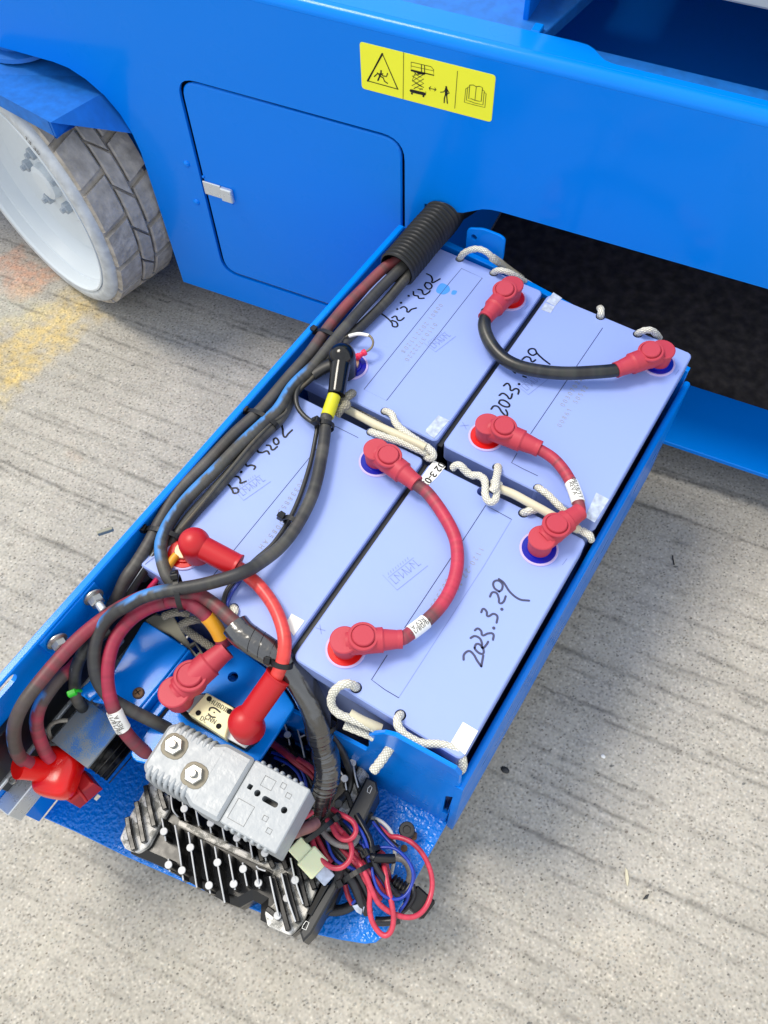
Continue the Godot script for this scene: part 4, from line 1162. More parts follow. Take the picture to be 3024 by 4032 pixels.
# elbow boot over a post: barrel, flip cap with a raised disc, sleeve with a stepped cuff
func boot(parent, c: Vector3, to: Vector3, m, k := 1.0):
	var d := Vector3(to.x - c.x, 0, to.z - c.z).normalized()
	var st := st_new()
	var xf := Transform3D(Basis(d, Vector3.UP, d.cross(Vector3.UP)).scaled_local(Vector3(k, k, k)), c)
	turned(st, [Vector2(0.0120, 0.003), Vector2(0.0125, 0.012), Vector2(0.0125, 0.0215), Vector2(0.0138, 0.0222), Vector2(0.0138, 0.0244), Vector2(0.0128, 0.0252), Vector2(0.0, 0.0252)], xf, 28)
	var a := c + Vector3(0, 0.0175 * k, 0) + d * 0.002
	var len := a.distance_to(to)
	var rf := func(t: float, _l: float) -> float:
		if t < 0.06: return 0.0105 * k
		if t < 0.64: return lerpf(0.0126, 0.0118, t) * k
		if t < 0.66: return 0.0123 * k
		if t < 0.665: return 0.0104 * k
		if t < 0.93: return lerpf(0.0104, 0.0088, (t - 0.665) / 0.265) * k
		return 0.0091 * k
	var path := PackedVector3Array()
	for i in 61: path.append(a.lerp(to, i / 60.0) + Vector3(0, sin(PI * i / 60.0) * 0.0012, 0))
	tube(st, path, rf, 24)
	var cx := Transform3D(xf.basis * Basis(Vector3(0, 0, 1), -0.10), c + d * 0.0150 * k + Vector3(0, 0.0, 0))
	turned(st, [Vector2(0.0120, 0.014), Vector2(0.0118, 0.0285)], cx, 28)
	var b = obj("boot", st, m, parent)
	st = st_new()
	turned(st, [Vector2(0.0118, 0.0278), Vector2(0.0142, 0.0284), Vector2(0.0144, 0.0308), Vector2(0.0136, 0.0318), Vector2(0.0116, 0.0318), Vector2(0.0112, 0.0308), Vector2(0.0108, 0.0308), Vector2(0.0104, 0.0336), Vector2(0.0096, 0.0344), Vector2(0, 0.0344)], cx, 32)
	obj("cap", st, m, b)
	return b

func ball_boot(parent, c: Vector3, from: Vector3, to: Vector3, r: float, rs: float, m):
	var st := st_new()
	lump(st, Transform3D(Basis(), c), Vector3(r, r, r), 1.0, 16)
	var skirt := Transform3D(Basis(), c)
	lathe(st, [Vector2(r, 0.0), Vector2(r * 1.0, -0.012), Vector2(r * 0.98, -0.02)], skirt, 28)
	var path := PackedVector3Array()
	for i in 41: path.append(c.lerp(from, 0.3).lerp(to, i / 40.0))
	tube(st, path, func(t: float, _l: float) -> float: return rs * (1.06 if t > 0.97 else 1.0), 24)
	return obj("boot", st, m, parent)

func label_band(parent, path: PackedVector3Array, t0: float, t1: float, r: float, text: String, m):
	var a := int(t0 * (path.size() - 1))
	var b := int(t1 * (path.size() - 1))
	var sub := path.slice(a, b + 1)
	var st := st_new()
	tube(st, sub, r, 20, null, true)
	var o = obj("paper_band", st, m, parent)
	if text:
		var n := 0
		for ln in text.split("|"):
			var mid := sub[sub.size() / 2]
			var d := (sub[sub.size() - 1] - sub[0]).normalized()
			var eye := (Vector3(0.1, 1.0, 0.25) - d * d.dot(Vector3(0.1, 1.0, 0.25))).normalized()
			var sd := d.cross(eye)
			var ang := 0.30 - n * 0.55
			var nn := (eye * cos(ang) + sd * sin(ang)).normalized()
			words("band_print", ln, 0.0058, M.grey_print, o, mid + nn * (r + 0.0004), d, nn)
			n += 1
	return o

func jumpers():
	var red := Color(0.46, 0.035, 0.065)
	var grime := Color(0.13, 0.05, 0.055)
	var blk := Color(0.026, 0.028, 0.030)
	var dust = Color(0.06, 0.058, 0.053)
	# black, back left + to back right -
	var t := thing("jumper_cable", "short thick black cable in red boots joining the two back batteries", "cable", "jumper cables between batteries", Vector3(0.06, TOP, 0.12))
	var e0 := Vector3(-0.0326, 0.36, 0.0927)
	var e1 := Vector3(0.129, 0.36, 0.0849)
	run("cable", [Vector3(-0.0354, 0.36, 0.0819), Vector3(-0.0277, 0.359, 0.1024), Vector3(-0.0111, 0.357, 0.1188), Vector3(0.012, 0.356, 0.1304), Vector3(0.0342, 0.356, 0.1319), Vector3(0.0579, 0.356, 0.1254), Vector3(0.0814, 0.357, 0.1156), Vector3(0.1045, 0.358, 0.1015), Vector3(0.129, 0.36, 0.0849), Vector3(0.1337, 0.36, 0.077)], 0.0077, skin(Color(0.014, 0.015, 0.016), Color(0.04, 0.04, 0.037), 0.3), M.cable_gloss, t)
	boot(t, Vector3(-0.0291, TOP, 0.0319), e0, M.boot)
	boot(t, Vector3(0.1629, TOP, 0.0338), e1, M.boot)
	# dull red, back right + down to front right -
	t = thing("jumper_cable", "dull red cable with white paper band joining the back right and front right batteries", "cable", "jumper cables between batteries", Vector3(0.12, TOP, 0.25))
	var pts := [Vector3(0.0921, 0.359, 0.2232), Vector3(0.1047, 0.358, 0.2228), Vector3(0.12, 0.357, 0.2242), Vector3(0.1359, 0.357, 0.2313), Vector3(0.1509, 0.358, 0.2428), Vector3(0.1629, 0.359, 0.2556), Vector3(0.1719, 0.359, 0.2671), Vector3(0.1741, 0.359, 0.2717), Vector3(0.1753, 0.359, 0.2768)]
	run("cable", pts, 0.0062, skin(red, grime, 0.40), M.cable, t)
	boot(t, Vector3(0.0435, TOP, 0.2255), Vector3(0.1043, 0.358, 0.2219), M.boot)
	boot(t, Vector3(0.1552, TOP, 0.3195), Vector3(0.1737, 0.359, 0.2697), M.boot)
	label_band(t, spline(pts, 0.002), 0.60, 0.86, 0.0070, "REV A|09/18/17", M.white_label)
	# dull red, front left - round to front right +
	t = thing("jumper_cable", "long bowed dull red cable joining the front left and front right batteries", "cable", "jumper cables between batteries", Vector3(0.05, TOP, 0.4))
	pts = [Vector3(0.0069, 0.358, 0.3275), Vector3(0.0143, 0.357, 0.3269), Vector3(0.0298, 0.355, 0.329), Vector3(0.0591, 0.354, 0.3441), Vector3(0.0787, 0.353, 0.3585), Vector3(0.0917, 0.353, 0.3758), Vector3(0.1002, 0.353, 0.3953), Vector3(0.104, 0.353, 0.4151), Vector3(0.1038, 0.354, 0.4346), Vector3(0.1003, 0.355, 0.4526), Vector3(0.095, 0.357, 0.4698), Vector3(0.091, 0.358, 0.4799), Vector3(0.0836, 0.358, 0.4871)]
	run("cable", pts, 0.0067, skin(Color(0.50, 0.03, 0.07), grime, 0.28), M.cable, t)
	boot(t, Vector3(-0.0418, TOP, 0.3152), Vector3(0.0148, 0.358, 0.3266), M.boot)
	boot(t, Vector3(0.0467, TOP, 0.5116), Vector3(0.0912, 0.358, 0.4807), M.boot)
	label_band(t, spline(pts, 0.002), 0.815, 0.915, 0.0074, "REV A|09/08/15", M.white_label)

func big_cables():
	var red := Color(0.44, 0.035, 0.07)
	var grime := Color(0.10, 0.05, 0.05)
	var blk := Color(0.030, 0.030, 0.031)
	var dust = Color(0.075, 0.072, 0.064)
	# corrugated conduit coming out of the body
	var st := st_new()
	var cp := spline([Vector3(-0.1567, 0.372, -0.042), Vector3(-0.1547, 0.371, -0.0156), Vector3(-0.157, 0.369, 0.0162), Vector3(-0.158, 0.367, 0.0511), Vector3(-0.159, 0.366, 0.0834)], 0.0008)
	cp.insert(0, cp[0] + Vector3(0.03, 0.0, -0.09))
	tube(st, cp, func(_t: float, l: float) -> float: return 0.0228 + 0.0016 * sin(l * TAU / 0.0062), 30, null, false)
	var con = thing("corrugated_conduit", "black corrugated conduit leading the cables out from under the blue body", "conduit", "", cp[1])
	obj("tube", st, M.conduit, con)
	st = st_new()
	tube(st, cp.slice(4), 0.0205, 24, null, false)
	obj("lining", st, M.black_rubber, con)
	# main leads out of the conduit, laid along the left wall
	var o = run("battery_lead", [Vector3(-0.166, 0.366, 0.0667), Vector3(-0.1738, 0.364, 0.0824), Vector3(-0.1804, 0.36, 0.1208), Vector3(-0.1849, 0.357, 0.1579), Vector3(-0.1851, 0.355, 0.2004), Vector3(-0.1828, 0.354, 0.2371), Vector3(-0.1839, 0.353, 0.2772), Vector3(-0.1849, 0.352, 0.3321), Vector3(-0.1907, 0.351, 0.3697), Vector3(-0.194, 0.35, 0.4175), Vector3(-0.1983, 0.348, 0.4612), Vector3(-0.1942, 0.345, 0.4947), Vector3(-0.1883, 0.344, 0.52), Vector3(-0.1872, 0.338, 0.5445), Vector3(-0.1875, 0.334, 0.5625), Vector3(-0.1883, 0.322, 0.5796), Vector3(-0.1939, 0.306, 0.5913)], 0.0067, fade(Color(0.22, 0.045, 0.05), Color(0.055, 0.05, 0.046), 0.22), M.cable)
	tag(o, "grimy cable fading from red to black, next to the tray's left wall", "cable", "leads out of the conduit")
	o = run("battery_lead", [Vector3(-0.1534, 0.368, 0.0677), Vector3(-0.1567, 0.366, 0.0836), Vector3(-0.1627, 0.361, 0.1178), Vector3(-0.1663, 0.358, 0.1698), Vector3(-0.1674, 0.357, 0.2104), Vector3(-0.1671, 0.356, 0.2488), Vector3(-0.1713, 0.355, 0.2855), Vector3(-0.1672, 0.3545, 0.3212), Vector3(-0.1703, 0.354, 0.3449), Vector3(-0.1749, 0.3535, 0.3776), Vector3(-0.1788, 0.353, 0.4242), Vector3(-0.1827, 0.352, 0.4612), Vector3(-0.1816, 0.351, 0.492), Vector3(-0.1756, 0.35, 0.5139), Vector3(-0.1662, 0.349, 0.527), Vector3(-0.1506, 0.346, 0.5399), Vector3(-0.137, 0.341, 0.5457), Vector3(-0.1282, 0.33, 0.5473)], 0.0066, skin(blk, dust, 0.55, [[0.36, 0.62], [0.66, 0.93]], Vector3(-0.75, 0.6, -0.1)), M.cable)
	tag(o, "dusty black cable with blue overspray along its upper side, second from the left wall", "cable", "leads out of the conduit")
	o = run("battery_lead", [Vector3(-0.1428, 0.362, 0.0691), Vector3(-0.1464, 0.358, 0.0828), Vector3(-0.151, 0.3505, 0.1197), Vector3(-0.1558, 0.3485, 0.1601), Vector3(-0.1603, 0.3485, 0.1931), Vector3(-0.1628, 0.348, 0.2218), Vector3(-0.1649, 0.348, 0.2534), Vector3(-0.1696, 0.347, 0.2835), Vector3(-0.1619, 0.3465, 0.3245), Vector3(-0.1652, 0.346, 0.3562), Vector3(-0.1668, 0.3455, 0.4045), Vector3(-0.1679, 0.345, 0.4408), Vector3(-0.1703, 0.344, 0.472), Vector3(-0.1704, 0.342, 0.4942), Vector3(-0.1717, 0.337, 0.5108), Vector3(-0.1761, 0.328, 0.5289), Vector3(-0.1864, 0.31, 0.5487)], 0.0062, skin(blk, dust, 0.45), M.cable)
	tag(o, "black cable lying innermost on the battery lids, third from the left wall", "cable", "leads out of the conduit")
	o = run("thin_lead", [Vector3(-0.1615, 0.356, 0.1969), Vector3(-0.1605, 0.355, 0.2274), Vector3(-0.1589, 0.3545, 0.2534), Vector3(-0.1629, 0.3535, 0.2829), Vector3(-0.1694, 0.3525, 0.3096), Vector3(-0.1593, 0.352, 0.3167), Vector3(-0.1631, 0.3535, 0.3372), Vector3(-0.1658, 0.353, 0.3705), Vector3(-0.1661, 0.352, 0.4169), Vector3(-0.1667, 0.35, 0.4642), Vector3(-0.1687, 0.347, 0.4932)], 0.0019, skin(Color(0.09, 0.075, 0.05), dust, 0.5), M.cable)
	tag(o, "thin brown wire running between the cables by the left wall", "wire")
	o = run("printed_lead", [Vector3(-0.178, 0.341, 0.5139), Vector3(-0.179, 0.336, 0.5271), Vector3(-0.1811, 0.328, 0.5494), Vector3(-0.184, 0.317, 0.5711), Vector3(-0.1928, 0.3, 0.5793)], 0.0057, skin(blk, dust, 0.3), M.cable)
	tag(o, "black cable with a white dotted print line, going down into the tray", "cable")
	st = st_new()
	stroke(st, [Vector3(-0.1762, 0.345, 0.5287), Vector3(-0.1783, 0.337, 0.5503), Vector3(-0.1812, 0.326, 0.5728)], 0.0009, Vector3(-0.3, 0.9, 0.2).normalized(), 0.0002)
	obj("print_line", st, M.serial, o)
	o = run("charge_lead", [Vector3(-0.1668, 0.33, 0.5356), Vector3(-0.1646, 0.325, 0.5435), Vector3(-0.1678, 0.318, 0.5567), Vector3(-0.1743, 0.3, 0.5646)], 0.0028, skin(Color(0.62, 0.02, 0.10), red, 0.2), M.cable_gloss)
	tag(o, "thin pink-red wire showing between black cables near the amber terminal", "wire")
	# black negative cable: booted post, yellow tape, long loop to the grey connector
	var t := thing("negative_cable", "black cable looping from the glossy black boot down to the grey connector", "cable", "", Vector3(-0.12, TOP, 0.26))
	run("cable", [Vector3(-0.1311, 0.366, 0.2528), Vector3(-0.123, 0.361, 0.2733), Vector3(-0.1171, 0.359, 0.2901), Vector3(-0.1122, 0.358, 0.3081), Vector3(-0.1115, 0.357, 0.308), Vector3(-0.0928, 0.355, 0.3431), Vector3(-0.0731, 0.3545, 0.3891), Vector3(-0.0652, 0.3545, 0.429), Vector3(-0.0646, 0.356, 0.4604), Vector3(-0.0699, 0.364, 0.4926), Vector3(-0.0749, 0.3705, 0.5091), Vector3(-0.0867, 0.3695, 0.5232), Vector3(-0.1025, 0.366, 0.5378), Vector3(-0.1193, 0.363, 0.551), Vector3(-0.1362, 0.36, 0.5643), Vector3(-0.1485, 0.357, 0.5774), Vector3(-0.1564, 0.353, 0.5894), Vector3(-0.1643, 0.347, 0.5979), Vector3(-0.1699, 0.341, 0.6092), Vector3(-0.1711, 0.335, 0.6219), Vector3(-0.1664, 0.328, 0.6373), Vector3(-0.1582, 0.318, 0.6509), Vector3(-0.1495, 0.308, 0.6589), Vector3(-0.136, 0.297, 0.6635), Vector3(-0.1215, 0.283, 0.6618), Vector3(-0.1052, 0.268, 0.6581), Vector3(-0.086, 0.248, 0.6532)], 0.0066, skin(blk, dust, 0.45, [[0.60, 0.70], [0.705, 0.775]], Vector3(-0.6, 0.65, -0.45)), M.cable, t)
	st = st_new()
	lump(st, Transform3D(Basis(), Vector3(-0.1388, 0.371, 0.2328)), Vector3(0.0155, 0.0155, 0.0155), 1.0, 16)
	lathe(st, [Vector2(0.0155, 0), Vector2(0.0155, -0.026)], Transform3D(Basis(), Vector3(-0.1388, 0.371, 0.2328)), 24)
	tube(st, spline([Vector3(-0.1358, 0.37, 0.239), Vector3(-0.1296, 0.367, 0.2528), Vector3(-0.1195, 0.361, 0.2749)], 0.002), func(tt: float, _l: float) -> float: return lerpf(0.0112, 0.0096, tt) * (1.05 if tt > 0.97 else 1.0), 22)
	obj("boot", st, M.black_gloss, t)
	st = st_new()
	tube(st, spline([Vector3(-0.1207, 0.361, 0.2774), Vector3(-0.1171, 0.359, 0.2901), Vector3(-0.1133, 0.358, 0.3029)], 0.002), 0.0074, 18)
	obj("yellow_band", st, M.yellow_tape, t)
	st = st_new()
	tube(st, spline([Vector3(-0.1466, 0.358, 0.2351), Vector3(-0.1551, 0.356, 0.2448), Vector3(-0.1632, 0.353, 0.2597)], 0.003), 0.0088, 14, null, true, 0.6)
	obj("boot_strap", st, M.black_plastic, t)
	# sense wires
	o = run("sense_wire", [Vector3(-0.1585, 0.352, 0.2605), Vector3(-0.1636, 0.353, 0.2637), Vector3(-0.1658, 0.354, 0.277), Vector3(-0.1621, 0.354, 0.2929), Vector3(-0.1522, 0.352, 0.3051), Vector3(-0.1381, 0.351, 0.3116), Vector3(-0.1183, 0.352, 0.315)], 0.0028, skin(blk, dust, 0.3), M.cable_gloss)
	tag(o, "thin black wire curling beside the yellow tape band", "wire")
	o = run("sense_wire", [Vector3(-0.1189, 0.352, 0.3142), Vector3(-0.1137, 0.349, 0.3253), Vector3(-0.0983, 0.345, 0.3617), Vector3(-0.0827, 0.344, 0.4115), Vector3(-0.0774, 0.345, 0.4543), Vector3(-0.0821, 0.346, 0.4832), Vector3(-0.0855, 0.345, 0.5047), Vector3(-0.0864, 0.3445, 0.5226), Vector3(-0.0814, 0.3445, 0.535), Vector3(-0.0735, 0.344, 0.5423), Vector3(-0.069, 0.33, 0.5412)], 0.0025, skin(blk, dust, 0.2), M.cable_gloss)
	tag(o, "thin black wire tied under the long black loop, dropping at the battery's front edge", "wire")
	o = run("sense_wire", [Vector3(-0.0816, 0.3445, 0.507), Vector3(-0.0813, 0.3435, 0.5209), Vector3(-0.0785, 0.3435, 0.5327), Vector3(-0.0763, 0.34, 0.5373), Vector3(-0.0758, 0.33, 0.5377)], 0.0017, skin(Color(0.02, 0.05, 0.35), blk, 0.2), M.cable_gloss)
	tag(o, "thin dark blue wire beside the taped harness on the front left battery", "wire")
	var g := thing("sense_terminal", "thin wire ending in a pink crimp at the black boot's blue ring", "wire", "", Vector3(-0.1399, 0.36, 0.1841))
	run("wire", [Vector3(-0.164, 0.352, 0.2065), Vector3(-0.1617, 0.354, 0.1985), Vector3(-0.1565, 0.357, 0.1931), Vector3(-0.1446, 0.361, 0.1866), Vector3(-0.1331, 0.362, 0.1848), Vector3(-0.1256, 0.36, 0.1891), Vector3(-0.1244, 0.357, 0.1954), Vector3(-0.1273, 0.355, 0.2015)], 0.0014, skin(Color(0.20, 0.16, 0.10), dust, 0.3), M.cable_gloss, g)
	run("white_sleeve", [Vector3(-0.1562, 0.357, 0.1935), Vector3(-0.1461, 0.3605, 0.1875), Vector3(-0.1341, 0.362, 0.1849)], 0.0021, null, M.white_label, g)
	st = st_new()
	tube(st, spline([Vector3(-0.1279, 0.3545, 0.2014), Vector3(-0.1309, 0.353, 0.2069), Vector3(-0.1361, 0.349, 0.2122)], 0.001), func(_t: float, l: float) -> float: return 0.0034 + 0.0005 * signf(sin(l * 700.0)), 14)
	obj("crimp", st, M.pink, g)
	# dirty red cable from the red cover to the taped harness
	t = thing("red_cover_cable", "grimy dark red cable from the red terminal cover up to the taped harness", "cable", "", Vector3(-0.2, 0.2, 0.7))
	run("cable", [Vector3(-0.1778, 0.258, 0.7545), Vector3(-0.1838, 0.272, 0.7542), Vector3(-0.1853, 0.298, 0.7456), Vector3(-0.1842, 0.322, 0.7326), Vector3(-0.1831, 0.336, 0.7149), Vector3(-0.1823, 0.341, 0.6929), Vector3(-0.1818, 0.342, 0.6626), Vector3(-0.1806, 0.34, 0.6354), Vector3(-0.1769, 0.337, 0.6116), Vector3(-0.1708, 0.335, 0.5911), Vector3(-0.1585, 0.337, 0.5718), Vector3(-0.1409, 0.342, 0.5556), Vector3(-0.1329, 0.346, 0.5561), Vector3(-0.1188, 0.3465, 0.5503), Vector3(-0.1068, 0.3465, 0.5422), Vector3(-0.0937, 0.346, 0.5414), Vector3(-0.079, 0.3455, 0.543), Vector3(-0.0639, 0.344, 0.5455), Vector3(-0.0527, 0.342, 0.5462)], 0.0068, skin(Color(0.27, 0.03, 0.05), Color(0.075, 0.055, 0.05), 0.62, [[0.05, 0.20]], Vector3(-0.7, 0.6, 0.1)), M.cable, t)
	o = run("red_cover_cable", [Vector3(-0.191, 0.293, 0.6529), Vector3(-0.1888, 0.298, 0.6622), Vector3(-0.1896, 0.302, 0.6758), Vector3(-0.1898, 0.301, 0.6915), Vector3(-0.1898, 0.296, 0.7069), Vector3(-0.1882, 0.284, 0.7199), Vector3(-0.1835, 0.266, 0.7302), Vector3(-0.1767, 0.25, 0.7376), Vector3(-0.1722, 0.24, 0.7409)], 0.0068, skin(red, Color(0.085, 0.06, 0.055), 0.45, [[0.32, 0.66]], Vector3(-0.7, 0.6, 0.1)), M.cable)
	tag(o, "shorter grimy red cable with a blue streak, entering the red terminal cover", "cable")
	# dark red loop with a paper band between connector and fuse
	t = thing("fuse_cable", "dark red loop with white paper band from the grey connector to the cream fuse", "cable", "", Vector3(-0.13, 0.3, 0.6))
	var pts := [Vector3(-0.0833, 0.243, 0.6847), Vector3(-0.1009, 0.258, 0.6832), Vector3(-0.1149, 0.278, 0.6784), Vector3(-0.1284, 0.295, 0.6688), Vector3(-0.1416, 0.307, 0.6559), Vector3(-0.1521, 0.317, 0.6384), Vector3(-0.1585, 0.324, 0.6169), Vector3(-0.1552, 0.331, 0.5946), Vector3(-0.1444, 0.337, 0.5759), Vector3(-0.1302, 0.341, 0.5622), Vector3(-0.1283, 0.3435, 0.5613), Vector3(-0.1166, 0.344, 0.5555), Vector3(-0.104, 0.342, 0.5531), Vector3(-0.0916, 0.336, 0.5534), Vector3(-0.0808, 0.326, 0.5557), Vector3(-0.0736, 0.316, 0.5592), Vector3(-0.0695, 0.308, 0.5634)]
	run("cable", pts, 0.0069, skin(Color(0.33, 0.02, 0.055), Color(0.15, 0.04, 0.05), 0.45), M.cable, t)
	label_band(t, spline(pts, 0.002), 0.155, 0.235, 0.0078, "REV A|09/18/17", M.white_label)
	label_band(t, spline(pts, 0.002), 0.885, 0.965, 0.0076, "", M.amber)
	boot(t, Vector3(-0.0842, 0.271, 0.6258), Vector3(-0.0645, 0.306, 0.5646), M.boot, 1.18)
	# bright red cable between battery and fuse
	t = thing("fuse_cable", "bright red cable in smooth round red boots from front left battery to the fuse", "cable", "", Vector3(-0.1, TOP, 0.52))
	run("cable", [Vector3(-0.0934, 0.3615, 0.5021), Vector3(-0.0841, 0.357, 0.5007), Vector3(-0.0735, 0.3505, 0.5014), Vector3(-0.0598, 0.349, 0.5039), Vector3(-0.0373, 0.35, 0.5128), Vector3(-0.0188, 0.351, 0.5245), Vector3(-0.0051, 0.35, 0.5376), Vector3(0.0023, 0.344, 0.552), Vector3(0.0029, 0.333, 0.564), Vector3(0.0014, 0.322, 0.5748)], 0.0067, skin(Color(0.72, 0.06, 0.05), Color(0.62, 0.05, 0.05), 0.3), M.cable_gloss, t)
	ball_boot(t, Vector3(-0.1337, 0.371, 0.5061), Vector3(-0.1241, 0.368, 0.5048), Vector3(-0.0862, 0.36, 0.5008), 0.0158, 0.0120, M.boot_bright)
	ball_boot(t, Vector3(-0.0061, 0.298, 0.6132), Vector3(-0.0044, 0.304, 0.6015), Vector3(0.0027, 0.326, 0.5639), 0.0172, 0.0128, M.boot_bright)
	g = thing("ring_lug", "amber crimp lug on the post under the smooth red ball boot", "terminal lug", "", Vector3(-0.1539, 0.346, 0.5218))
	st = st_new()
	tube(st, spline([Vector3(-0.1537, 0.344, 0.5326), Vector3(-0.1536, 0.346, 0.5247), Vector3(-0.153, 0.347, 0.5188)], 0.002), 0.0042, 14)
	obj("crimp", st, M.amber, g)
	st = st_new()
	tube(st, spline([Vector3(-0.1537, 0.346, 0.5191), Vector3(-0.1521, 0.3455, 0.5143), Vector3(-0.1468, 0.345, 0.5149)], 0.002), 0.0045, 12, null, true, 0.35)
	obj("tongue", st, M.steel, g)
	# harness wrapped in tape
	st = st_new()
	var hp := [Vector3(-0.0596, 0.338, 0.5468), Vector3(-0.0485, 0.337, 0.55), Vector3(-0.0315, 0.335, 0.5505), Vector3(-0.0065, 0.33, 0.5498), Vector3(0.018, 0.316, 0.5545), Vector3(0.0362, 0.296, 0.5624), Vector3(0.0484, 0.275, 0.5721), Vector3(0.0571, 0.248, 0.5827), Vector3(0.065, 0.23, 0.5893), Vector3(0.0723, 0.215, 0.5997), Vector3(0.0748, 0.2, 0.6103), Vector3(0.0748, 0.185, 0.6199), Vector3(0.0762, 0.168, 0.631), Vector3(0.0758, 0.155, 0.6425)]
	var wr := func(t: float, l: float) -> float:
		var r := 0.0142
		if t > 0.50: r += 0.0011 * dirt.get_noise_1d(l * 420.0) + 0.0007 * sin(l * 900.0) * clampf(dirt.get_noise_1d(l * 60.0) * 2.0, 0.0, 1.0)
		if absf(t - 0.60) < 0.03: r -= 0.0022
		if t > 0.86: r *= lerpf(1.0, 0.62, (t - 0.86) / 0.14)
		return r
	tube(st, spline(hp, 0.0015), wr, 26, null, true, 0.85)
	var h = obj("taped_harness", st, M.tape)
	tag(h, "fat wiring harness wrapped in black tape, bending past the fuse to the charger", "harness")
	st = st_new()
	for i in 9:
		var sp := spline(hp, 0.004)
		var k := int(sp.size() * (0.10 + i * 0.043))
		var d := (sp[k + 1] - sp[k]).normalized()
		var seam := PackedVector3Array()
		var sd := d.cross(Vector3.UP).normalized()
		for j in 9:
			var a := -1.1 + 2.2 * j / 8.0
			seam.append(sp[k] + (sd * sin(a) + Vector3.UP * 0.85 * cos(a)) * 0.01425 + d * (0.003 * a))
		tube(st, seam, 0.0004, 6)
	obj("tape_edge", st, M.black_gloss, h)
	o = run("black_loom", [Vector3(-0.0662, 0.335, 0.541), Vector3(-0.0768, 0.333, 0.5366), Vector3(-0.0542, 0.332, 0.5406), Vector3(-0.0319, 0.331, 0.5408), Vector3(-0.0116, 0.329, 0.5408), Vector3(0.0071, 0.322, 0.544), Vector3(0.0285, 0.306, 0.5506), Vector3(0.0459, 0.286, 0.5601), Vector3(0.0384, 0.262, 0.5629), Vector3(0.0513, 0.24, 0.5653), Vector3(0.0622, 0.21, 0.5673), Vector3(0.0735, 0.18, 0.5714), Vector3(0.0828, 0.15, 0.5792), Vector3(0.0882, 0.14, 0.5935), Vector3(0.0863, 0.145, 0.6097), Vector3(0.0879, 0.15, 0.6108)], 0.0041, skin(blk, dust, 0.1), M.cable_gloss)
	tag(o, "slim black loom following the taped harness on its battery side", "cable")

# ---------------------------------------------------------------- ropes
func rope(pts, label: String, old = false, r0 = 0.0056):
	var r = r0 * 0.74
	var st = st_new()
	tube(st, spline(pts, 0.002), func(_t: float, l: float) -> float: return r * (1.0 + 0.05 * sin(l * 900.0)) * (1.0 + 0.08 * dirt.get_noise_1d(l * 140.0)), 16, null, true, 0.9)
	var o = obj("rope_handle", st, M.rope_old if old else M.rope)
	return tag(o, label, "rope", "rope handles of the batteries")

func hose(pts, label: String, r := 0.0058):
	var st := st_new()
	tube(st, spline(pts, 0.003), r * 0.8, 14)
	return tag(obj("handle_tube", st, M.sleeve), label, "handle tube", "tubes on the rope handles")

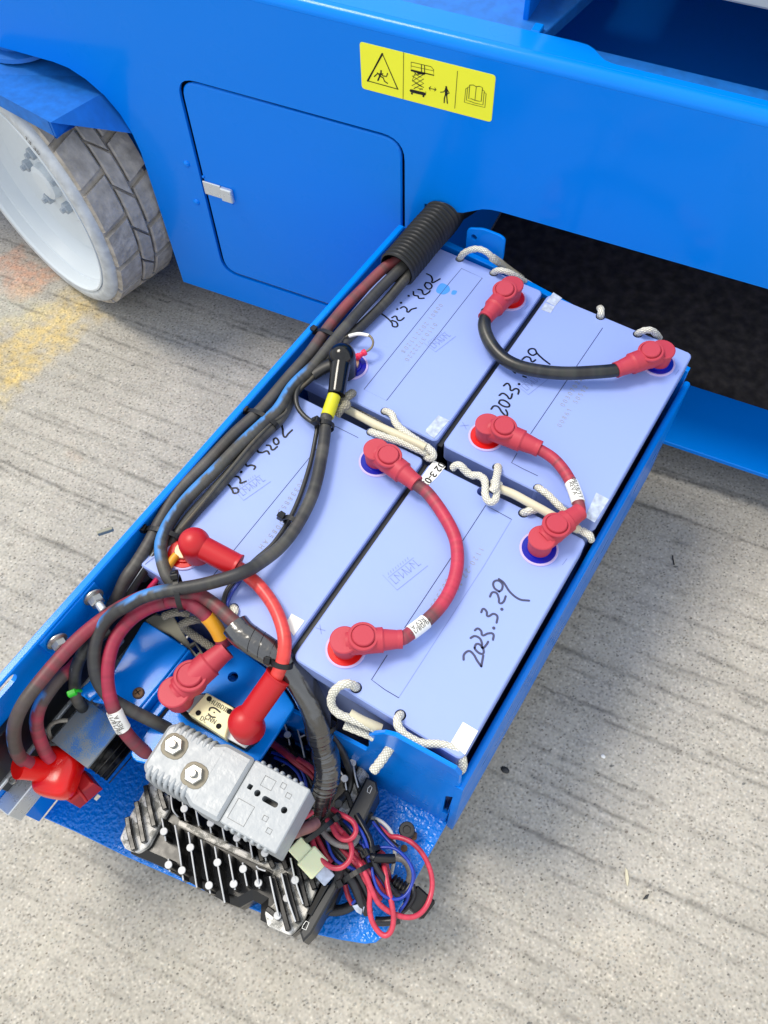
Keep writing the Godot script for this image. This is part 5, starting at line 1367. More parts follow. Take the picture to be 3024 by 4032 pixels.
func ropes():
	rope([Vector3(-0.1199, 0.325, -0.0067), Vector3(-0.1158, 0.338, 0.0013), Vector3(-0.1096, 0.352, 0.0041), Vector3(-0.101, 0.361, 0.0033), Vector3(-0.0913, 0.366, 0.0021), Vector3(-0.0811, 0.366, 0.0015), Vector3(-0.0723, 0.358, -0.0014), Vector3(-0.0683, 0.345, -0.0104)], "white braided rope arching over the back edge below the blue lifting tab")
	hose([Vector3(-0.0732, 0.357, -0.0021), Vector3(-0.0677, 0.342, -0.0138), Vector3(-0.0597, 0.322, -0.0277), Vector3(-0.0476, 0.3, -0.0436)], "dirty clear tube on the rope behind the back left battery", 0.0062)
	rope([Vector3(-0.0708, 0.325, -0.0067), Vector3(-0.0677, 0.338, 0.0022), Vector3(-0.0599, 0.35, 0.0064), Vector3(-0.0499, 0.353, 0.0059), Vector3(-0.0397, 0.346, -0.0004), Vector3(-0.0314, 0.33, -0.0129), Vector3(-0.029, 0.31, -0.0304)], "white rope leaving the hole behind the top left red boot", false, 0.0054)
	rope([Vector3(0.0748, 0.325, -0.0086), Vector3(0.0762, 0.338, 0.0002), Vector3(0.0759, 0.346, 0.0014), Vector3(0.0725, 0.343, -0.0064), Vector3(0.0655, 0.32, -0.0289)], "short white rope stub over the middle of the back right battery's back edge", false, 0.0055)
	rope([Vector3(0.1241, 0.325, -0.0068), Vector3(0.1253, 0.338, 0.0026), Vector3(0.1304, 0.349, 0.0055), Vector3(0.1378, 0.35, 0.001), Vector3(0.1442, 0.34, -0.0061), Vector3(0.1464, 0.315, -0.0262)], "white rope arching at the back right corner beside the red boot on blue ring", false, 0.0054)
	# between the two left batteries
	rope([Vector3(-0.0748, 0.325, 0.2464), Vector3(-0.0707, 0.338, 0.2518), Vector3(-0.0577, 0.349, 0.2585), Vector3(-0.0465, 0.349, 0.267), Vector3(-0.028, 0.348, 0.2717), Vector3(-0.0109, 0.348, 0.2743), Vector3(0.0022, 0.349, 0.277), Vector3(0.0086, 0.347, 0.2804), Vector3(0.0063, 0.343, 0.2837), Vector3(0, 0.338, 0.2809)], "white rope from the back left battery's front hole, folded back at its corner")
	rope([Vector3(-0.073, 0.325, 0.2793), Vector3(-0.069, 0.338, 0.2841), Vector3(-0.058, 0.347, 0.2882), Vector3(-0.0435, 0.347, 0.2862), Vector3(-0.0279, 0.346, 0.283), Vector3(-0.011, 0.346, 0.2822), Vector3(-0.0002, 0.343, 0.2791), Vector3(0.0012, 0.341, 0.2732)], "white rope lying along the front left battery's back edge", false, 0.0058)
	hose([Vector3(-0.1144, 0.334, 0.2696), Vector3(-0.0918, 0.34, 0.2736), Vector3(-0.0655, 0.344, 0.2766), Vector3(-0.0369, 0.348, 0.2778), Vector3(-0.0099, 0.35, 0.2777), Vector3(-0.0029, 0.35, 0.2781)], "cream tube lying in the gap between the two left batteries")
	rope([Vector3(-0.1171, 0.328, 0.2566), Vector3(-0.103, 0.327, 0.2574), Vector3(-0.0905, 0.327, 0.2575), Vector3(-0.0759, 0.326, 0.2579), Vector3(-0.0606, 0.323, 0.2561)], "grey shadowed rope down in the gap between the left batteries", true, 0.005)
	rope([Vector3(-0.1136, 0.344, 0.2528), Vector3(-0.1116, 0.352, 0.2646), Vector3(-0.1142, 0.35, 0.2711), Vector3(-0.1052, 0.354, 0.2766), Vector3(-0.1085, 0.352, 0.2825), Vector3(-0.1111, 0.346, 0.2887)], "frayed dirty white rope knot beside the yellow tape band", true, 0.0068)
	# between the two right batteries
	rope([Vector3(0.0328, 0.342, 0.2813), Vector3(0.0353, 0.347, 0.2792), Vector3(0.0406, 0.349, 0.2784), Vector3(0.0471, 0.345, 0.279), Vector3(0.0544, 0.343, 0.279), Vector3(0.0624, 0.346, 0.2775), Vector3(0.0706, 0.35, 0.2814), Vector3(0.0767, 0.353, 0.2906), Vector3(0.0812, 0.354, 0.2992), Vector3(0.0873, 0.352, 0.3032), Vector3(0.0921, 0.352, 0.3003), Vector3(0.0912, 0.354, 0.2932), Vector3(0.0866, 0.355, 0.2861), Vector3(0.0814, 0.352, 0.2794), Vector3(0.0878, 0.347, 0.2773)], "white rope knotted in a loop between the two right batteries")
	rope([Vector3(0.0702, 0.326, 0.2456), Vector3(0.0723, 0.338, 0.2517), Vector3(0.0781, 0.35, 0.2659), Vector3(0.0825, 0.356, 0.2786), Vector3(0.0866, 0.36, 0.2889), Vector3(0.0859, 0.358, 0.2947)], "short white rope crossing over the knot from the back right battery")
	hose([Vector3(0.0803, 0.345, 0.2819), Vector3(0.0899, 0.348, 0.2814), Vector3(0.1044, 0.349, 0.2805), Vector3(0.1224, 0.35, 0.2818), Vector3(0.14, 0.35, 0.2826), Vector3(0.1562, 0.349, 0.2832), Vector3(0.1707, 0.346, 0.282), Vector3(0.18, 0.343, 0.2803)], "cream tube crossing beneath the red boot between the right batteries")
	rope([Vector3(0.1781, 0.343, 0.28), Vector3(0.1861, 0.343, 0.2805), Vector3(0.1931, 0.342, 0.2809), Vector3(0.1957, 0.335, 0.2796), Vector3(0.1928, 0.337, 0.2768), Vector3(0.1826, 0.337, 0.2756)], "end of white rope at the blue tray wall beside the worn sticker", false, 0.005)
	rope([Vector3(0.1196, 0.326, 0.2486), Vector3(0.1211, 0.338, 0.2538), Vector3(0.1277, 0.347, 0.2598), Vector3(0.1362, 0.347, 0.2618), Vector3(0.1452, 0.346, 0.2648), Vector3(0.155, 0.345, 0.268), Vector3(0.1611, 0.342, 0.2682)], "white twisted rope running from a lid hole to under the red boot", false, 0.0056)
	rope([Vector3(0.1204, 0.326, 0.2837), Vector3(0.1225, 0.338, 0.2889), Vector3(0.1271, 0.346, 0.2888), Vector3(0.1308, 0.346, 0.2851), Vector3(0.1323, 0.343, 0.2811)], "stubby white rope from the front right battery's back hole", false, 0.0058)
	# front edge
	rope([Vector3(0.0744, 0.325, 0.5347), Vector3(0.0754, 0.338, 0.5377), Vector3(0.0726, 0.349, 0.5402), Vector3(0.0676, 0.354, 0.5445), Vector3(0.0631, 0.35, 0.5505), Vector3(0.0608, 0.34, 0.557), Vector3(0.0639, 0.33, 0.5625), Vector3(0.0715, 0.325, 0.5643), Vector3(0.0822, 0.322, 0.5621), Vector3(0.0951, 0.318, 0.559), Vector3(0.1076, 0.312, 0.5555)], "white rope with blue paint hooked over the front edge near the taped harness")
	rope([Vector3(0.0783, 0.305, 0.5664), Vector3(0.087, 0.304, 0.5649), Vector3(0.0978, 0.302, 0.5624), Vector3(0.1073, 0.298, 0.5601)], "lower white rope strand tucked behind the blue divider tab", false, 0.0056)
	hose([Vector3(0.0802, 0.322, 0.5579), Vector3(0.0913, 0.32, 0.5572), Vector3(0.1021, 0.317, 0.555), Vector3(0.1116, 0.314, 0.553)], "cream tube above the blue divider tab at the front")
	rope([Vector3(0.1227, 0.325, 0.5366), Vector3(0.1242, 0.338, 0.5384), Vector3(0.1258, 0.347, 0.5464), Vector3(0.1319, 0.346, 0.5515), Vector3(0.1425, 0.343, 0.5529), Vector3(0.1551, 0.34, 0.5503), Vector3(0.1674, 0.338, 0.5428), Vector3(0.1793, 0.337, 0.539), Vector3(0.1891, 0.334, 0.5404), Vector3(0.1942, 0.326, 0.544), Vector3(0.1942, 0.316, 0.5478), Vector3(0.1905, 0.31, 0.5494)], "long white rope snaking to the front right corner over the sticker", false, 0.0058)
	rope([Vector3(0.1257, 0.296, 0.5577), Vector3(0.1247, 0.29, 0.5641), Vector3(0.1231, 0.284, 0.5729), Vector3(0.1205, 0.276, 0.5835)], "cut white rope end hanging out in front of the blue divider", false, 0.0064)
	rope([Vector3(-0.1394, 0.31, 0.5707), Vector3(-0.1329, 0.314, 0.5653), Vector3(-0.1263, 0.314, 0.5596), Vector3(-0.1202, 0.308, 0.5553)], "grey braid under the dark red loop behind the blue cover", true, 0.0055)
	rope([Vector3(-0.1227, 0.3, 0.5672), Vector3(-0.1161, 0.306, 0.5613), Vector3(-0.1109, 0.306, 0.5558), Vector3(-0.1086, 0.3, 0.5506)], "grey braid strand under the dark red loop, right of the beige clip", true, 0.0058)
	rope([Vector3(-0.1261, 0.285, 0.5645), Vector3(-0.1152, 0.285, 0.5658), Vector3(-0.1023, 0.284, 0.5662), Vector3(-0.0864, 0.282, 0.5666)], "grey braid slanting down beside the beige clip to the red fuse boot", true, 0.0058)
	rope([Vector3(-0.0757, 0.328, 0.5318), Vector3(-0.0723, 0.338, 0.5333), Vector3(-0.0667, 0.343, 0.5369), Vector3(-0.068, 0.34, 0.5401)], "cut pale rope end in the front left battery's front hole", false, 0.0055)

# ---------------------------------------------------------------- front bay of the tray
func front_bay():
	# blue plate that carries the fuse
	var t := thing("fuse_bracket", "glossy blue mounting plate with one round hole under the cream fuse", "bracket", "", Vector3(-0.0633, 0.2, 0.579))
	var st := st_new()
	var hole := Vector2(-0.0615, 0.5743)
	plate(st, round_corners([Vector2(-0.0999, 0.5809), Vector2(-0.0846, 0.5449), Vector2(-0.0671, 0.5463), Vector2(-0.0364, 0.5484), Vector2(-0.0059, 0.5578), Vector2(0.0128, 0.5662), Vector2(0.0139, 0.6283), Vector2(0.0082, 0.6616), Vector2(-0.0937, 0.6964), Vector2(-0.1022, 0.693), Vector2(-0.1012, 0.6347)], 0.004), 0.2445, 0.25, 0.001, [disc_poly(hole, 0.0056, 18)])
	obj("plate", st, M.blue, t)
	st = st_new()
	plate(st, [Vector2(0.0139, 0.6283), Vector2(0.0082, 0.6616), Vector2(-0.0382, 0.6791), Vector2(-0.0278, 0.6283)], 0.088, 0.244, 0.001)
	obj("upright", st, M.blue, t)
	# cream fuse on its base
	var f := thing("fuse", "cream block fuse with black printing between two red boots", "fuse", "", Vector3(-0.0557, 0.252, 0.618))
	st = st_new()
	var ff := [Vector2(-0.0659, 0.6059), Vector2(-0.0323, 0.6042), Vector2(-0.0215, 0.633), Vector2(-0.0683, 0.6329)]
	plate(st, round_corners(ff, 0.0015), 0.256, 0.275, 0.001)
	obj("body", st, M.cream, f)
	st = st_new()
	plate(st, round_corners([Vector2(-0.1045, 0.632), Vector2(-0.0718, 0.6043), Vector2(-0.0105, 0.5981), Vector2(0.0034, 0.6129), Vector2(-0.0019, 0.6305), Vector2(-0.0722, 0.6361)], 0.003), 0.2505, 0.2595, 0.001)
	obj("base", st, M.black_plastic, f)
	st = st_new()
	plate(st, [Vector2(-0.0706, 0.6309), Vector2(-0.0814, 0.6304), Vector2(-0.0765, 0.6125), Vector2(-0.068, 0.6072)], 0.264, 0.268, 0.0005)
	plate(st, [Vector2(-0.0236, 0.6314), Vector2(-0.0012, 0.6297), Vector2(0.0026, 0.6124), Vector2(-0.0341, 0.6043)], 0.264, 0.268, 0.0005)
	obj("terminal_blade", st, M.bare, f)
	for p in [Vector3(-0.0591, 0.275, 0.6098), Vector3(-0.0336, 0.275, 0.6094), Vector3(-0.0595, 0.275, 0.6271), Vector3(-0.0338, 0.275, 0.627)]:
		st = st_new()
		turned(st, [Vector2(0.0028, 0.0004), Vector2(0.0026, 0.0007), Vector2(0.0, 0.0007)], Transform3D(Basis(), p), 14)
		obj("screw_hole", st, M.hole, f)
	var dx := Vector3(-0.0322, 0.2752, 0.6042) - Vector3(-0.0658, 0.2752, 0.6059)
	words("fuse_print", "HUBDIE", 0.0052, M.black_print, f, Vector3(-0.0461, 0.2755, 0.6102) - f.position, dx, Vector3.UP)
	words("fuse_print", "CNN", 0.0036, M.grey_print, f, Vector3(-0.0448, 0.2755, 0.626) - f.position, dx, Vector3.UP)
	words("fuse_print", "DC", 0.0036, M.grey_print, f, Vector3(-0.0508, 0.2755, 0.6296) - f.position, dx, Vector3.UP)
	st = st_new()
	stroke(st, [Vector3(-0.0517, 0.2752, 0.6192), Vector3(-0.0523, 0.2752, 0.6169), Vector3(-0.0486, 0.2752, 0.6146), Vector3(-0.0413, 0.2752, 0.615)], 0.0016, Vector3.UP, 0.0003)
	stroke(st, [Vector3(-0.0502, 0.2752, 0.6226), Vector3(-0.0458, 0.2752, 0.6232), Vector3(-0.0422, 0.2752, 0.6218)], 0.0014, Vector3.UP, 0.0003)
	dot(st, Vector3(-0.0461, 0.2752, 0.6184), 0.0008)
	obj("fuse_logo", st, M.black_print, f)
	# bent blue cover
	t = thing("blue_cover", "bent blue sheet cover with a rusty screw, inside the cable loops", "cover", "", Vector3(-0.1778, 0.2, 0.611))
	st = st_new()
	var cv := [Vector2(-0.1728, 0.578), Vector2(-0.1451, 0.5779), Vector2(-0.1129, 0.578), Vector2(-0.1134, 0.6165), Vector2(-0.115, 0.6551), Vector2(-0.1444, 0.6674), Vector2(-0.162, 0.6744), Vector2(-0.1621, 0.6471)]
	plate(st, round_corners(cv, 0.003), 0.267, 0.272, 0.0012)
	obj("top_sheet", st, M.blue, t)
	st = st_new()
	plate(st, [Vector2(-0.1607, 0.6757), Vector2(-0.1772, 0.6754), Vector2(-0.1737, 0.6613), Vector2(-0.1706, 0.6397), Vector2(-0.1547, 0.652)], 0.276, 0.280, 0.001)
	obj("side_tab", st, M.blue, t)
	st = st_new()
	var q := [Vector2(-0.1129, 0.578), Vector2(-0.115, 0.6551)]
	var a := Vector3(q[0].x, 0, q[0].y)
	var b := Vector3(q[1].x, 0, q[1].y)
	var w := along(a, b)
	box(st, Vector3(0.0, 0.2505, -0.003), Vector3(a.distance_to(b), 0.269, 0.0012), 0.001, w)
	obj("fold", st, M.blue, t)
	st = st_new()
	box(st, Vector3(0.0, 0.2508, -0.014), Vector3(a.distance_to(b) * 1.02, 0.2545, -0.0035), 0.001, w)
	obj("foot", st, M.blue, t)
	st = st_new()
	box(st, Vector3(0.0, 0.2506, -0.0175), Vector3(a.distance_to(b) * 1.05, 0.2516, -0.0145), 0.0003, w)
	obj("rubber_seal", st, M.hole, t)
	st = st_new()
	var sp := Vector3(-0.1255, 0.272, 0.6427)
	turned(st, [Vector2(0.0062, 0.0), Vector2(0.0062, 0.001), Vector2(0.005, 0.0028), Vector2(0.0025, 0.0034), Vector2(0, 0.0034)], Transform3D(Basis(), sp), 18)
	var sc = obj("cross_screw", st, M.rust, t)
	st = st_new()
	stroke(st, [sp + Vector3(-0.003, 0.0034, -0.001), sp + Vector3(0.003, 0.0034, 0.001)], 0.001)
	stroke(st, [sp + Vector3(-0.001, 0.0034, 0.003), sp + Vector3(0.001, 0.0034, -0.003)], 0.001)
	obj("cross_slot", st, M.hole, sc)
	# beige clip strip behind the cover
	t = thing("beige_clip", "flat beige plastic strip with a small window beside the blue cover", "clip", "", Vector3(-0.1332, 0.26, 0.5687))
	st = st_new()
	plate(st, [Vector2(-0.1772, 0.5749), Vector2(-0.1733, 0.5656), Vector2(-0.1531, 0.5558), Vector2(-0.1333, 0.5648), Vector2(-0.1188, 0.5711), Vector2(-0.1159, 0.5661), Vector2(-0.0965, 0.5732), Vector2(-0.0993, 0.5808), Vector2(-0.1171, 0.5756), Vector2(-0.1437, 0.5736), Vector2(-0.1659, 0.5761)], 0.256, 0.262, 0.001, [PackedVector2Array([Vector2(-0.1164, 0.5742), Vector2(-0.1143, 0.5684), Vector2(-0.1041, 0.5724), Vector2(-0.1049, 0.5771)])])
	obj("strip", st, M.beige, t)
	st = st_new()
	box(st, Vector3(0, 0.262, -0.002), Vector3(0.018, 0.268, 0.002), 0.0006, along(Vector3(-0.2907, 0, 0.5226), Vector3(-0.2771, 0, 0.5045)))
	obj("ridge", st, M.beige, t)
	# relay with a flat grey lid
	t = thing("relay_box", "black relay box with a dull grey lid dusted in blue paint", "relay", "", Vector3(-0.1951, 0.16, 0.7028))
	var rp := [Vector2(-0.1803, 0.6739), Vector2(-0.1387, 0.6742), Vector2(-0.1301, 0.6829), Vector2(-0.1313, 0.7273), Vector2(-0.1824, 0.7262)]
	st = st_new()
	plate(st, rp, 0.2415, 0.245, 0.0006)
	obj("lid", st, M.relay_top, t)
	st = st_new()
	plate(st, inset(PackedVector2Array(rp), 0.0012), 0.180, 0.2412, 0.001)
	obj("box", st, M.black_gloss, t)
	st = st_new()
	for k in 4:
		var z0 := Vector3(-0.1269, 0.244, 0.727) + Vector3(0.0, -0.014 - k * 0.015, 0.0)
		var z1 := Vector3(-0.1249, 0.244, 0.6858) + Vector3(0.0, -0.016 - k * 0.015, 0.0)
		tube(st, spline([z0, z0.lerp(z1, 0.5) + Vector3(0.0004, 0.001, 0.0006), z1]), 0.0007, 6)
	obj("moulding_line", st, M.black_gloss, t)
	# red rubber cover
	t = thing("terminal_cover", "glossy red rubber terminal cover with a darker open flap", "terminal cover", "", Vector3(-0.2199, 0.1, 0.7501))
	st = st_new()
	var c := Vector3(-0.1633, 0.222, 0.7463)
	var ax := (Vector3(-0.1471, 0.222, 0.7161) - Vector3(-0.1684, 0.222, 0.7648)).normalized()
	var fx := Transform3D(Basis(ax, Vector3.UP, ax.cross(Vector3.UP)), c)
	var hx := Transform3D(Basis((Vector3(-0.1812, 0.222, 0.7352) - Vector3(-0.1695, 0.222, 0.7637)).normalized(), Vector3.UP, Vector3.ZERO), c)
	hx.basis.z = hx.basis.x.cross(Vector3.UP)
	lump(st, hx, Vector3(0.0255, 0.018, 0.0215), 0.55, 16)
	obj("dome", st, M.cover_red, t)
	st = st_new()
	tube(st, spline([Vector3(-0.184, 0.262, 0.7635), Vector3(-0.1799, 0.252, 0.7587), Vector3(-0.1753, 0.238, 0.7534), Vector3(-0.1712, 0.228, 0.7496)], 0.002), func(tt: float, _l: float) -> float: return lerpf(0.0118, 0.0150, tt * tt), 20, null, true, 0.85)
	obj("sleeve", st, M.cover_red, t)
	st = st_new()
	plate(st, [Vector2(-0.1505, 0.7639), Vector2(-0.1535, 0.7301), Vector2(-0.1315, 0.735), Vector2(-0.1351, 0.7481), Vector2(-0.1387, 0.7629)], 0.178, 0.208, 0.002)
	obj("flap", st, M.cover_dark, t)
	st = st_new()
	tube(st, spline([Vector3(-0.1416, 0.209, 0.7487), Vector3(-0.136, 0.209, 0.7502), Vector3(-0.1322, 0.206, 0.7512), Vector3(-0.1282, 0.2, 0.7532)], 0.001), func(tt: float, _l: float) -> float: return lerpf(0.0022, 0.0014, tt), 8)
	obj("pull_tab", st, M.cover_dark, t)
	var o = run("printed_lead", [Vector3(-0.1691, 0.325, 0.6128), Vector3(-0.1754, 0.324, 0.6287), Vector3(-0.1793, 0.318, 0.644), Vector3(-0.1799, 0.308, 0.6585), Vector3(-0.179, 0.291, 0.6704), Vector3(-0.1767, 0.271, 0.6799), Vector3(-0.1776, 0.245, 0.6828)], 0.0062, skin(Color(0.03, 0.03, 0.031), Color(0.11, 0.105, 0.09), 0.35), M.cable)
	tag(o, "black cable with white print, held by the green tie beside the relay box", "cable")
	var st2 := st_new()
	stroke(st2, [Vector3(-0.1794, 0.3135, 0.662), Vector3(-0.1793, 0.2965, 0.6727), Vector3(-0.1775, 0.2765, 0.6816)], 0.0008, Vector3(-0.4, 0.85, 0.2).normalized(), 0.0006)
	obj("print_line", st2, M.serial, o)
	t = thing("green_tie", "small bright green cable tie on the printed black cable", "cable tie", "", Vector3(-0.211, 0.22, 0.6767))
	st = st_new()
	box(st, Vector3(-0.0045, -0.003, -0.003), Vector3(0.0045, 0.003, 0.003), 0.001, along(Vector3(-0.1742, 0.297, 0.6846), Vector3(-0.1682, 0.297, 0.6755)).translated_local(Vector3(0.0055, 0, 0)))
	obj("head", st, M.green, t)
	st = st_new()
	tube(st, spline([Vector3(-0.1713, 0.297, 0.6811), Vector3(-0.1689, 0.297, 0.6759), Vector3(-0.1695, 0.288, 0.6729)]), 0.0016, 8)
	obj("strap", st, M.green, t)
	o = run("thin_lead", [Vector3(-0.1772, 0.255, 0.7016), Vector3(-0.1822, 0.258, 0.7062), Vector3(-0.1877, 0.256, 0.7126), Vector3(-0.1899, 0.25, 0.7185), Vector3(-0.1883, 0.242, 0.7228), Vector3(-0.1867, 0.23, 0.7251)], 0.0022, skin(Color(0.36, 0.33, 0.27), Color(0.2, 0.18, 0.15), 0.4), M.cable)
	tag(o, "thin grey-tan wire curving out beside the relay lid", "wire")
	connector()

func connector():
	var l := (Vector3(-0.0742, 0.27, 0.6991) + Vector3(-0.0819, 0.27, 0.6483)) / 2.0
	var r := (Vector3(0.0776, 0.27, 0.6301) + Vector3(0.0827, 0.27, 0.6921)) / 2.0
	var x := (r - l).normalized()
	var z := x.cross(Vector3.UP)
	var len := l.distance_to(r)
	var t := thing("power_connector", "pale grey two-piece battery power connector lying over the charger", "connector", "", Vector3((l.x + r.x) / 2, 0.215, (l.z + r.z) / 2))
	var xf := Transform3D(Basis(x, Vector3.UP, z), Vector3(l.x, 0, l.z))
	var s := len * 0.60
	var wd := 0.0335
	var st := st_new()
	plate(st, round_corners([Vector2(0, -0.022), Vector2(0.006, -0.0275), Vector2(s * 0.56, -0.0275), Vector2(s * 0.66, -wd), Vector2(s, -wd), Vector2(s, wd), Vector2(s * 0.66, wd), Vector2(s * 0.56, 0.0275), Vector2(0.006, 0.0275), Vector2(0, 0.022)], 0.004), 0.218, 0.27, 0.0035, [], xf)
	var h1 = obj("housing", st, M.grey_housing, t)
	for k in 7:
		for sd in [-1.0, 1.0]:
			st = st_new()
			var px := 0.0095 + k * 0.0068
			tube(st, PackedVector3Array([xf * Vector3(px, 0.268, sd * 0.019), xf * Vector3(px, 0.2695, sd * 0.0245), xf * Vector3(px, 0.2675, sd * 0.0275), xf * Vector3(px, 0.2625, sd * 0.0293), xf * Vector3(px, 0.25, sd * 0.0296), xf * Vector3(px, 0.222, sd * 0.0296)]), 0.0024, 10)
			obj("rib", st, M.grey_housing, h1)
	for k in [[0.018, -0.007], [0.0515, 0.0075]]:
		var nx := xf.translated_local(Vector3(k[0], 0.27, k[1]))
		st = st_new()
		lump(st, nx, Vector3(0.0135, 0.0008, 0.0125), 0.8, 8)
		obj("grease", st, M.grease, h1)
		st = st_new()
		lathe(st, [Vector2(0.0098, 0.0006), Vector2(0.0098, 0.0052), Vector2(0.0088, 0.0062), Vector2(0.0, 0.0062)], nx, 6, false)
		var nut = obj("hex_nut", st, M.steel, t)
		st = st_new()
		turned(st, [Vector2(0.0064, 0.0062), Vector2(0.0060, 0.0067), Vector2(0.0042, 0.0067), Vector2(0.0042, 0.0105), Vector2(0.0034, 0.0115), Vector2(0, 0.0115)], nx, 18)
		obj("bolt_end", st, M.steel, nut)
	st = st_new()
	plate(st, round_corners([Vector2(s + 0.0012, -wd + 0.0008), Vector2(len, -wd + 0.0008), Vector2(len, wd - 0.0008), Vector2(s + 0.0012, wd - 0.0008)], 0.002), 0.218, 0.2694, 0.0012,
		[round_poly(s + 0.0075, -0.0105, s + 0.0125, -0.0055, 0.001), disc_poly(Vector2(s + 0.0195, -0.0062), 0.0032), round_poly(s + 0.026, -0.0078, s + 0.043, -0.0022, 0.0026), disc_poly(Vector2(s + 0.0505, -0.0045), 0.0032)], xf)
	var h2 = obj("housing", st, M.grey_housing, t)
	st = st_new()
	box(st, Vector3(s + 0.003, 0.225, -0.02), Vector3(len - 0.003, 0.252, 0.015), 0.001, xf)
	obj("inner_contact", st, M.dark_grey, h2)
	for k in 7:
		for sd in [-1.0, 1.0]:
			st = st_new()
			lump(st, xf.translated_local(Vector3(s + 0.0085 + k * 0.0073, 0.2625, sd * (wd - 0.0004))), Vector3(0.0024, 0.0065, 0.0030), 0.8, 7)
			obj("grip_bump", st, M.grey_housing, h2)
	st = st_new()
	var up := Vector3.UP
	var e := func(pts: Array, y: float):
		var v := []
		for p in pts: v.append(xf * Vector3(p[0], y, p[1]))
		stroke(st, v, 0.0005, up, 0.0002, false)
	e.call([[s * 0.67, -0.026], [s * 0.96, -0.026], [s * 0.96, 0.026], [s * 0.67, 0.026], [s * 0.67, -0.026]], 0.27)
	obj("moulded_frame", st, M.grey_housing, h1)
	st = st_new()
	for q in [[0.018, -0.024, 0.03, -0.014], [0.036, -0.026, 0.041, -0.021], [0.045, -0.020, 0.05, -0.0155], [0.036, 0.008, 0.041, 0.0125], [0.045, 0.016, 0.05, 0.0205], [0.006, 0.006, 0.024, 0.026]]:
		var v := []
		for p in [[q[0], q[1]], [q[2], q[1]], [q[2], q[3]], [q[0], q[3]], [q[0], q[1]]]: v.append(xf * Vector3(s + p[0], 0.2694, p[1]))
		stroke(st, v, 0.0004, up, 0.0003, false)
	obj("moulded_mark", st, M.grey_print, h2)

